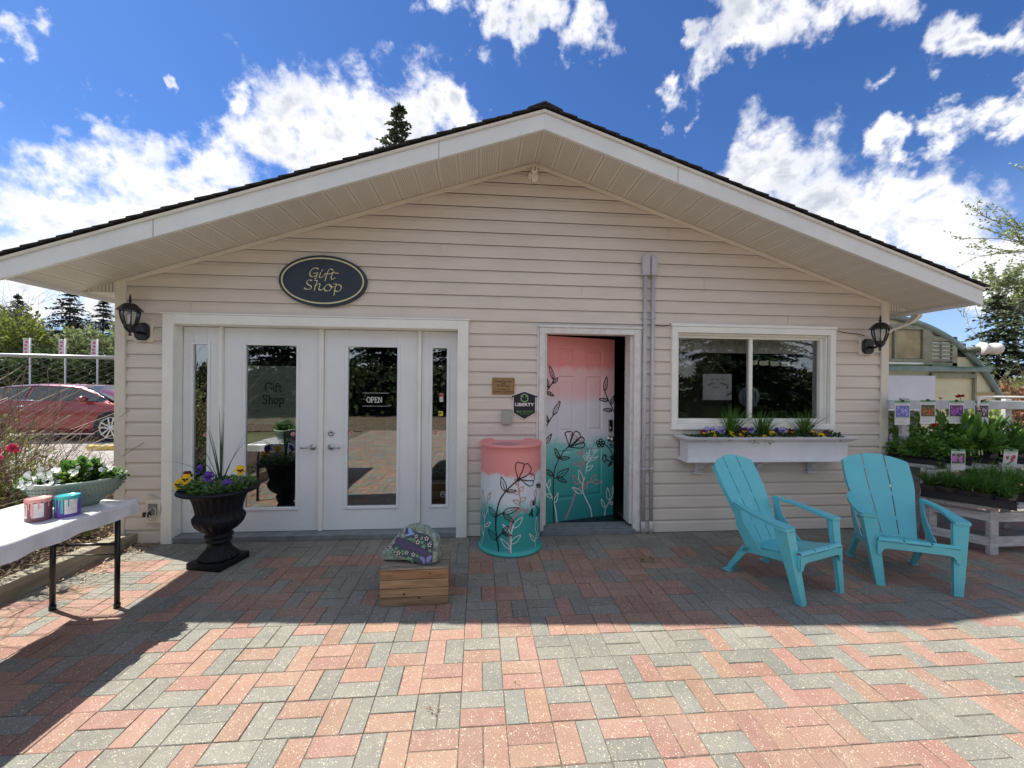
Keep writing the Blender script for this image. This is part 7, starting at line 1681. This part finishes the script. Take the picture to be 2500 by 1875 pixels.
def tagstick(loc, rz=0.):
    s_ = MB(); s_.box(-.008, .008, -.001, .001, 0, .05); o = s_.build('plant_label', M_lab); o.location = loc; o.rotation_euler = (R(-8), R(rnd.uniform(-8, 8)), rz)
    return tag(o, 'slim pale green plant label stuck in a pot on the plant bench', 'plant label', 'plant labels in the pots')
protos = {}
def pots(kind, spots, label, group, brown=False):
    for k, (x, y, z) in enumerate(spots):
        if k == 0: o = pot_proto(kind, label, group, brown); o.location = (x, y, z); o.rotation_euler = (0, 0, rnd.uniform(-.15, .15)); src = o
        else: dup(src, (x, y, z), rnd.uniform(-.15, .15) + rnd.choice((0, math.pi / 2, math.pi)), label, group, rnd.uniform(.9, 1.15) * (1.2 if z < .6 else 1))
ux, uy = -.58, .815   # long side of the turned trays
def grid(cx, cy, z, n, m, sp=.094): return [(cx + ux * (i - (n - 1) / 2) * sp + uy * (j - (m - 1) / 2) * sp, cy + uy * (i - (n - 1) / 2) * sp - ux * (j - (m - 1) / 2) * sp, z) for j in range(m) for i in range(n)]
ra = math.atan2(uy, ux)
tray('black tray of grassy plants on the lower shelf, nearest the chair', (4.66, -.60, .46), ra, .60, .28, .065); pots('grassy', grid(4.66, -.60, .467, 5, 2, .118), 'grassy plant in the lower shelf tray nearest the chair', 'grassy plants in the near lower tray', True)
tray('black tray of grassy plants on the lower shelf, at the right edge', (5.22, -.54, .46), ra, .60, .28, .065); pots('grassy2', grid(5.22, -.54, .467, 5, 2, .118), 'grassy plant in the lower shelf tray at the right edge', 'grassy plants in the far lower tray')
for k, (cx, cy, kind, nm) in enumerate(((4.60, -.20, 'trail', 'first from the left'), (4.94, -.17, 'leafy', 'second from the left'), (5.28, -.15, 'broad', 'third from the left'), (5.62, -.13, 'tall', 'fourth from the left'), (5.96, -.10, 'leafy', 'at the right edge'))):
    tray('black plant tray on the upper shelf, ' + nm, (cx, cy, .75), ra if k else ra, .42, .22)
    pots(kind, grid(cx, cy, .757, 4, 2), 'leafy potted plant in the upper shelf tray ' + nm, 'potted plants in the upper tray ' + nm, k == 2)
    tall = pot_proto('shrubby', 'taller lime green plant behind the upper tray ' + nm, None); tall.location = (cx + .10, cy + .26, .757); tall.scale = (1.25,) * 3
for (x, y, z) in ((4.80, -.82, .57), (4.73, -.80, .56), (4.62, -.68, .57), (4.55, -.54, .57), (5.1, -.76, .57), (5.16, -.70, .57), (4.78, -.36, .85), (4.86, -.38, .85), (5.0, -.38, .85), (5.05, -.37, .86), (5.12, -.36, .85), (5.17, -.35, .85), (5.42, -.33, .85), (5.52, -.32, .85), (5.55, -.32, .86), (5.75, -.30, .85)): tagstick((x, y, z), .1)
# trailing mint at the corner, taller flowers
def stemflower(loc, h, m, label, lean=(0, 0), r_=.022, n=16):
    t = thing('stemmed_flower', label, 'flower', loc); s_ = MB(); s_.tube(crom([(0, 0, 0), (lean[0] * .4, lean[1] * .4, h * .6), (lean[0], lean[1], h)], 4), .0028, 5); s_.build('stem', G_olive, t)
    b = MB(); q = random.Random(int(h * 1000))
    for k in range(n): b.leaf((lean[0], lean[1], h), (math.cos(k * 2.4), math.sin(k * 2.4), q.uniform(-.1, .9)), r_ * q.uniform(.8, 1.3), r_ * .7, .2)
    b.build('bloom', m, t)
stemflower((5.20, -.10, .84), .60, P_redf, 'large red flower standing above the back board of the bench', (.02, -.02), .040, 26)
stemflower((4.78, -.22, .84), .31, P_redf, 'dark red flower in front of the first card', (-.10, -.08), .028, 26)
stemflower((4.98, -.12, .84), .58, P_mar, 'small dark flower head above the second card', (.0, 0), .016, 12)
stemflower((5.5, -.10, .84), .56, P_mar, 'maroon bud above the white rail', (.03, 0), .018, 14)
stemflower((5.16, -.14, .84), .53, P_blk, 'dark seed head above the third card', (-.02, 0), .014, 10)
def mint():
    t = thing('trailing_plant', 'plant with a lilac flower spike trailing left past the shop corner', 'plant', (4.50, -.30, .84)); f_ = MB(); q = random.Random(8); s_ = MB()
    for (a, b) in (((0, 0, 0), (-.36, -.06, .14)), ((0, 0, 0), (-.20, -.02, .10)), ((0, 0, 0), (-.05, -.05, .22)), ((.05, .05, 0), (-.02, .05, .30))):
        A, B = Vector(a), Vector(b); M_ = (A + B) / 2 + Vector((0, 0, -.03)); pts = crom([A, M_, B], 6); s_.tube(pts, .003, 5)
        for p in pts:
            for _ in range(7): f_.leaf(p, (q.uniform(-1, 1), q.uniform(-1, .6), q.uniform(-.5, 1)), .030, .019)
    f_.build('leaves', G_mid, t); s_.build('stems', G_mid, t); b = MB()
    for k in range(40): b.leaf((-.37 + q.uniform(-.012, .012), -.06, .15 + .075 * k / 40), (q.uniform(-1, 1), q.uniform(-1, 1), .5), .014, .010)
    b.build('flower_spike', P_lil, t)
mint()
# picture cards clipped above and in front of the trays
def card(loc, rz, w_, h, col, label, tilt=0., kind=0):
    t = thing('plant_card', label, 'card', loc, rz, 'picture cards of plants on the bench'); t.rotation_euler = (R(tilt), 0, rz)
    b = MB(); b.box(-w_ / 2, w_ / 2, -.0015, .0015, -h, 0); b.build('card', mat('card_white', (.66, .66, .68), .45), t)
    s_ = MB(); s_.poly([(-w_ / 2, -.0022, -.022), (w_ / 2, -.0022, -.022), (w_ / 2, -.0022, 0), (-w_ / 2, -.0022, 0)]); s_.poly([(-w_ / 2, -.0022, -h * .72), (w_ / 2, -.0022, -h * .72), (w_ / 2, -.0022, -h * .70), (-w_ / 2, -.0022, -h * .70)]); s_.build('green_band', mat('card_green', (.10, .32, .12), .5), t)
    p = MB(); q = random.Random(int(loc[0] * 1000)); z1, z0 = -h * .2, -h * .68
    p.poly([(-w_ * .46, -.0022, z0), (w_ * .46, -.0022, z0), (w_ * .46, -.0022, z1), (-w_ * .46, -.0022, z1)])
    for k in range(30 if kind == 0 else 12):
        p.mi = 1 + k % 2; r_ = (.008 if kind == 0 else .016) * q.uniform(.7, 1.3); cx, cz = q.uniform(-w_ * .38, w_ * .38), q.uniform(z0 + .016, z1 - .016)
        if kind == 2: cx *= .7
        p.poly([(cx + r_ * math.cos(a), -.0026 - .00002 * k, cz + r_ * math.sin(a)) for a in [j * math.pi / 3.5 for j in range(7)]])
    p.build('photo', col, t)
    x = MB()
    for k in range(3): x.poly([(-w_ * .42, -.0022, -h * (.78 + .06 * k)), (w_ * q.uniform(.1, .4), -.0022, -h * (.78 + .06 * k)), (w_ * .2, -.0022, -h * (.79 + .06 * k)), (-w_ * .42, -.0022, -h * (.79 + .06 * k))])
    x.poly([(-w_ * .40, -.0022, -.030), (w_ * .38, -.0022, -.030), (w_ * .38, -.0022, -.036), (-w_ * .40, -.0022, -.036)])
    x.build('printed_lines', mat('print_grey', (.25, .25, .27), .6), t)
    c = MB(); c.box(-.014, .014, -.008, .006, -.014, .010); c.build('clip', M_black, t, .002)
cm = lambda n, a: mat(n, a, .5)
bg1 = cm('photo_green', (.04, .09, .03))
card((4.47, -.172, 1.395), 0, .172, .255, [cm('photo_blue_bg', (.14, .14, .42)), cm('photo_blue', (.30, .32, .75)), cm('photo_lilac', (.42, .42, .75))], 'card with a lilac blue flower photo, leftmost on the back board')
card((4.765, -.172, 1.405), 0, .172, .255, [bg1, cm('photo_red', (.50, .03, .02)), cm('photo_orange', (.55, .12, .03))], 'card with a red flower photo, second on the back board')
card((5.10, -.172, 1.40), 0, .172, .245, [cm('photo_purple_bg', (.09, .03, .12)), cm('photo_purple', (.33, .08, .50)), cm('photo_magenta', (.45, .14, .55))], 'card with a purple flower photo, third on the back board')
card((5.40, -.172, 1.40), 0, .172, .255, [cm('photo_dark', (.05, .03, .05)), cm('photo_pinkwhite', (.55, .42, .50)), cm('photo_mauve', (.38, .25, .35))], 'card with a pale pink blossom photo, fourth on the back board')
card((6.02, -.30, 1.43), .1, .19, .26, [cm('photo_blue2', (.05, .06, .45)), cm('photo_blue3', (.10, .12, .65)), cm('photo_blue4', (.20, .24, .7))], 'card with a deep blue flower photo at the right edge of the photo')
card((4.70, -.50, .935), 0, .150, .205, [bg1, cm('photo_pink', (.50, .16, .45)), cm('photo_pink2', (.42, .12, .38))], 'card with pink globe flowers hanging below the upper shelf', 0, 1)
card((5.28, -.50, .93), -.02, .150, .255, [cm('photo_white', (.6, .58, .58)), cm('photo_carmine', (.42, .04, .12)), cm('photo_leaf', (.10, .14, .05))], 'card with a carmine flower photo hanging below the upper shelf', 4, 2)
# ================================================================ things seen in the shop window
def behind_glass():
    m = mat('ghost_white', (.75, .76, .74), .8); y = .11
    d = MB(); cx, cz = 2.235, 1.73
    for k in range(18):
        a = k * 2 * math.pi / 18; dd = Vector((math.cos(a), math.sin(a), 0)); p = Vector((-dd.y, dd.x, 0)); L = .125
        d.poly([(cx + v.x, y, cz + v.y) for v in (dd * .035 + p * .006, dd * .08 + p * .013, dd * (L - .015) + p * .011, dd * L, dd * (L - .015) - p * .011, dd * .08 - p * .013, dd * .035 - p * .006)])
    d.poly([(cx + .034 * math.cos(k * .5236), y - .001, cz + .034 * math.sin(k * .5236)) for k in range(12)])
    tag(d.build('daisy_cutout', m), 'white paper daisy hanging inside the left window pane', 'decoration')
    for k, (bx, bz) in enumerate(((2.165, 1.555), (2.205, 1.485), (2.275, 1.50))):
        b = MB(); 
        for s_ in (-1, 1): b.poly([(bx, y, bz + .004), (bx + s_ * .035, y, bz + .016), (bx + s_ * .038, y, bz + .006), (bx + s_ * .012, y, bz - .006)])
        b.mi = 1; b.poly([(bx - .008, y - .001, bz + .012), (bx + .008, y - .001, bz + .012), (bx + .006, y - .001, bz - .020), (bx, y - .001, bz - .026), (bx - .006, y - .001, bz - .020)])
        tag(b.build('bee_cutout', [m, mat('bee_body', (.35, .28, .12), .7)]), ('paper bee nearest the daisy inside the window', 'paper bee lowest of three inside the window', 'small paper bee at the right of the three inside the window')[k], 'decoration')
    t = thing('hanging_board', 'hanging white board with mirrored lettering inside the left window pane', 'sign', (2.60, .12, 1.62)); b = MB(); b.box(-.165, .165, 0, .006, -.24, .045); b.build('board', mat('board_white', (.60, .62, .62), .7), t, .004)
    s_ = MB(); s_.tube([(-.09, 0, .05), (0, 0, .165), (.10, 0, .05)], .002, 4); s_.build('string', m, t)
    L = MB(); mm = lambda ox, oz, rot=0.: (lambda u, v: (ox - (u * math.cos(rot) - v * math.sin(rot)), -.002, oz + u * math.sin(rot) + v * math.cos(rot)))
    text_mesh(L, 'A', .040, mm(0, -.02)); 
    for k, ch in enumerate('HAPPY LITTLE'):
        f_ = (k - 5.5) / 5.5; text_mesh(L, ch, .034, mm(-f_ * .105, -.058 - .022 * f_ * f_, -f_ * .35))
    for sx in (-1, 1): ribbon(L, crom([(.022 * sx, -.012), (.045 * sx, -.004), (.06 * sx, -.018), (.052 * sx, -.026), (.075 * sx, -.012), (.095 * sx, -.022)], 4), .003, lambda u, v: (u, -.002, v))
    for k, (u, v) in enumerate(((-.05, -.10), (-.02, -.102), (.01, -.10))): L.poly([(u - .008, -.002, v), (u, -.002, v - .009), (u + .008, -.002, v), (u + .004, -.002, v + .005), (u - .004, -.002, v + .005)])
    L.prism([(.10, -.115), (.115, -.09), (.125, -.095), (.108, -.122)], -.003, -.002)
    for k in range(6): L.poly([(.10 + k * .01, -.002, -.185 + k * .004), (.107 + k * .01, -.002, -.170 + k * .004), (.109 + k * .01, -.002, -.182 + k * .004)]); L.poly([(.10 + k * .01, -.002, -.187 + k * .004), (.103 + k * .01, -.002, -.202 + k * .004), (.109 + k * .01, -.002, -.189 + k * .004)])
    L.build('lettering', M_black, t)
    for k in range(5):
        x = 3.02 + k * .128; b = MB(); z = 1.795 - .004 * k
        pts = [(-.058, .018), (-.03, .028), (.0, .022), (.03, .026), (.058, .036), (.05, .005), (.058, -.02), (.02, -.026), (-.02, -.030), (-.055, -.018), (-.045, .0)]
        b.prism([(x + a, z + c) for a, c in pts], .14, .146)
        tag(b.build('paper_garland_piece', mat('garland_paper', (.85, .86, .70), .8)), 'pale paper garland piece %s inside the right window pane' % ('nearest the mullion', 'second from the mullion', 'in the middle', 'fourth from the mullion', 'farthest right')[k], 'decoration', 'paper garland in the window')
    c = MB(); c.prism([(3.20 + .13 * math.cos(a), 1.40 + .13 * math.sin(a) * (1.0 if math.sin(a) > 0 else .9)) for a in [k * 2 * math.pi / 20 for k in range(20)]], .45, .47)
    for k in range(6): c.box(3.12 + k * .03, 3.132 + k * .03, .435, .448, 1.30, 1.48)
    tag(c.build('chair_back', mat('indoor_chair', (.22, .26, .32), .5)), 'rounded grey chair back just inside the right window pane', 'chair')
behind_glass()
# ================================================================ what stands behind the photographer (seen in the glass)
conifer('spruce_tree', (-5.0, -17.5, -.05), 9.5, 3.0, 71, 'large spruce across the patio, reflected in the left french door', 'spruces across the patio')
for k, (x, y, s_) in enumerate(((-1.2, -19.5, 1.0), (8.5, -17, .95), (12.8, -16, 1.1), (5.0, -20, 1.05), (16.5, -18, .95), (-9.5, -16, .9))):
    o = bpy.data.objects['spruce_tree.004'] if False else None
    src = [ob for ob in scene.objects if ob.get('label', '').startswith('large spruce across')][0]
    dup(src, (x, y, -.05), k * 1.1, 'spruce across the patio behind the viewer', 'spruces across the patio', s_)
broadleaf('bare_tree', (2.0, -13, -.05), 7.5, .9, 73, 'bare branching tree across the patio, reflected in the right french door', None, nleaf=1, size=.1, depth=6, leaf=L_spring)
hd = MB(); q = random.Random(78)
for _ in range(6000):
    x = q.uniform(-16, 26); z = 2.3 * q.random() ** .8; hd.leaf((x, -15 + q.uniform(-.6, .5), z), (q.uniform(-1, 1), q.uniform(0, 1), q.uniform(-1, 1)), .36, .20)
tag(hd.build('dark_hedge', L_hedge), 'dark hedge across the patio behind the viewer', 'hedge', kind='stuff')
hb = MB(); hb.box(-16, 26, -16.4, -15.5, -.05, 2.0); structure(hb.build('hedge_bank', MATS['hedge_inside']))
bd = MB(); bd.poly([(-16, -15.5, -.035), (26, -15.5, -.035), (26, -9.05, -.035), (-16, -9.05, -.035)]); structure(bd.build('mulch_ground', mat('mulch_floor', (.12, .085, .055), 1., var=.5, vs=6, bump=.6, bs=40)))
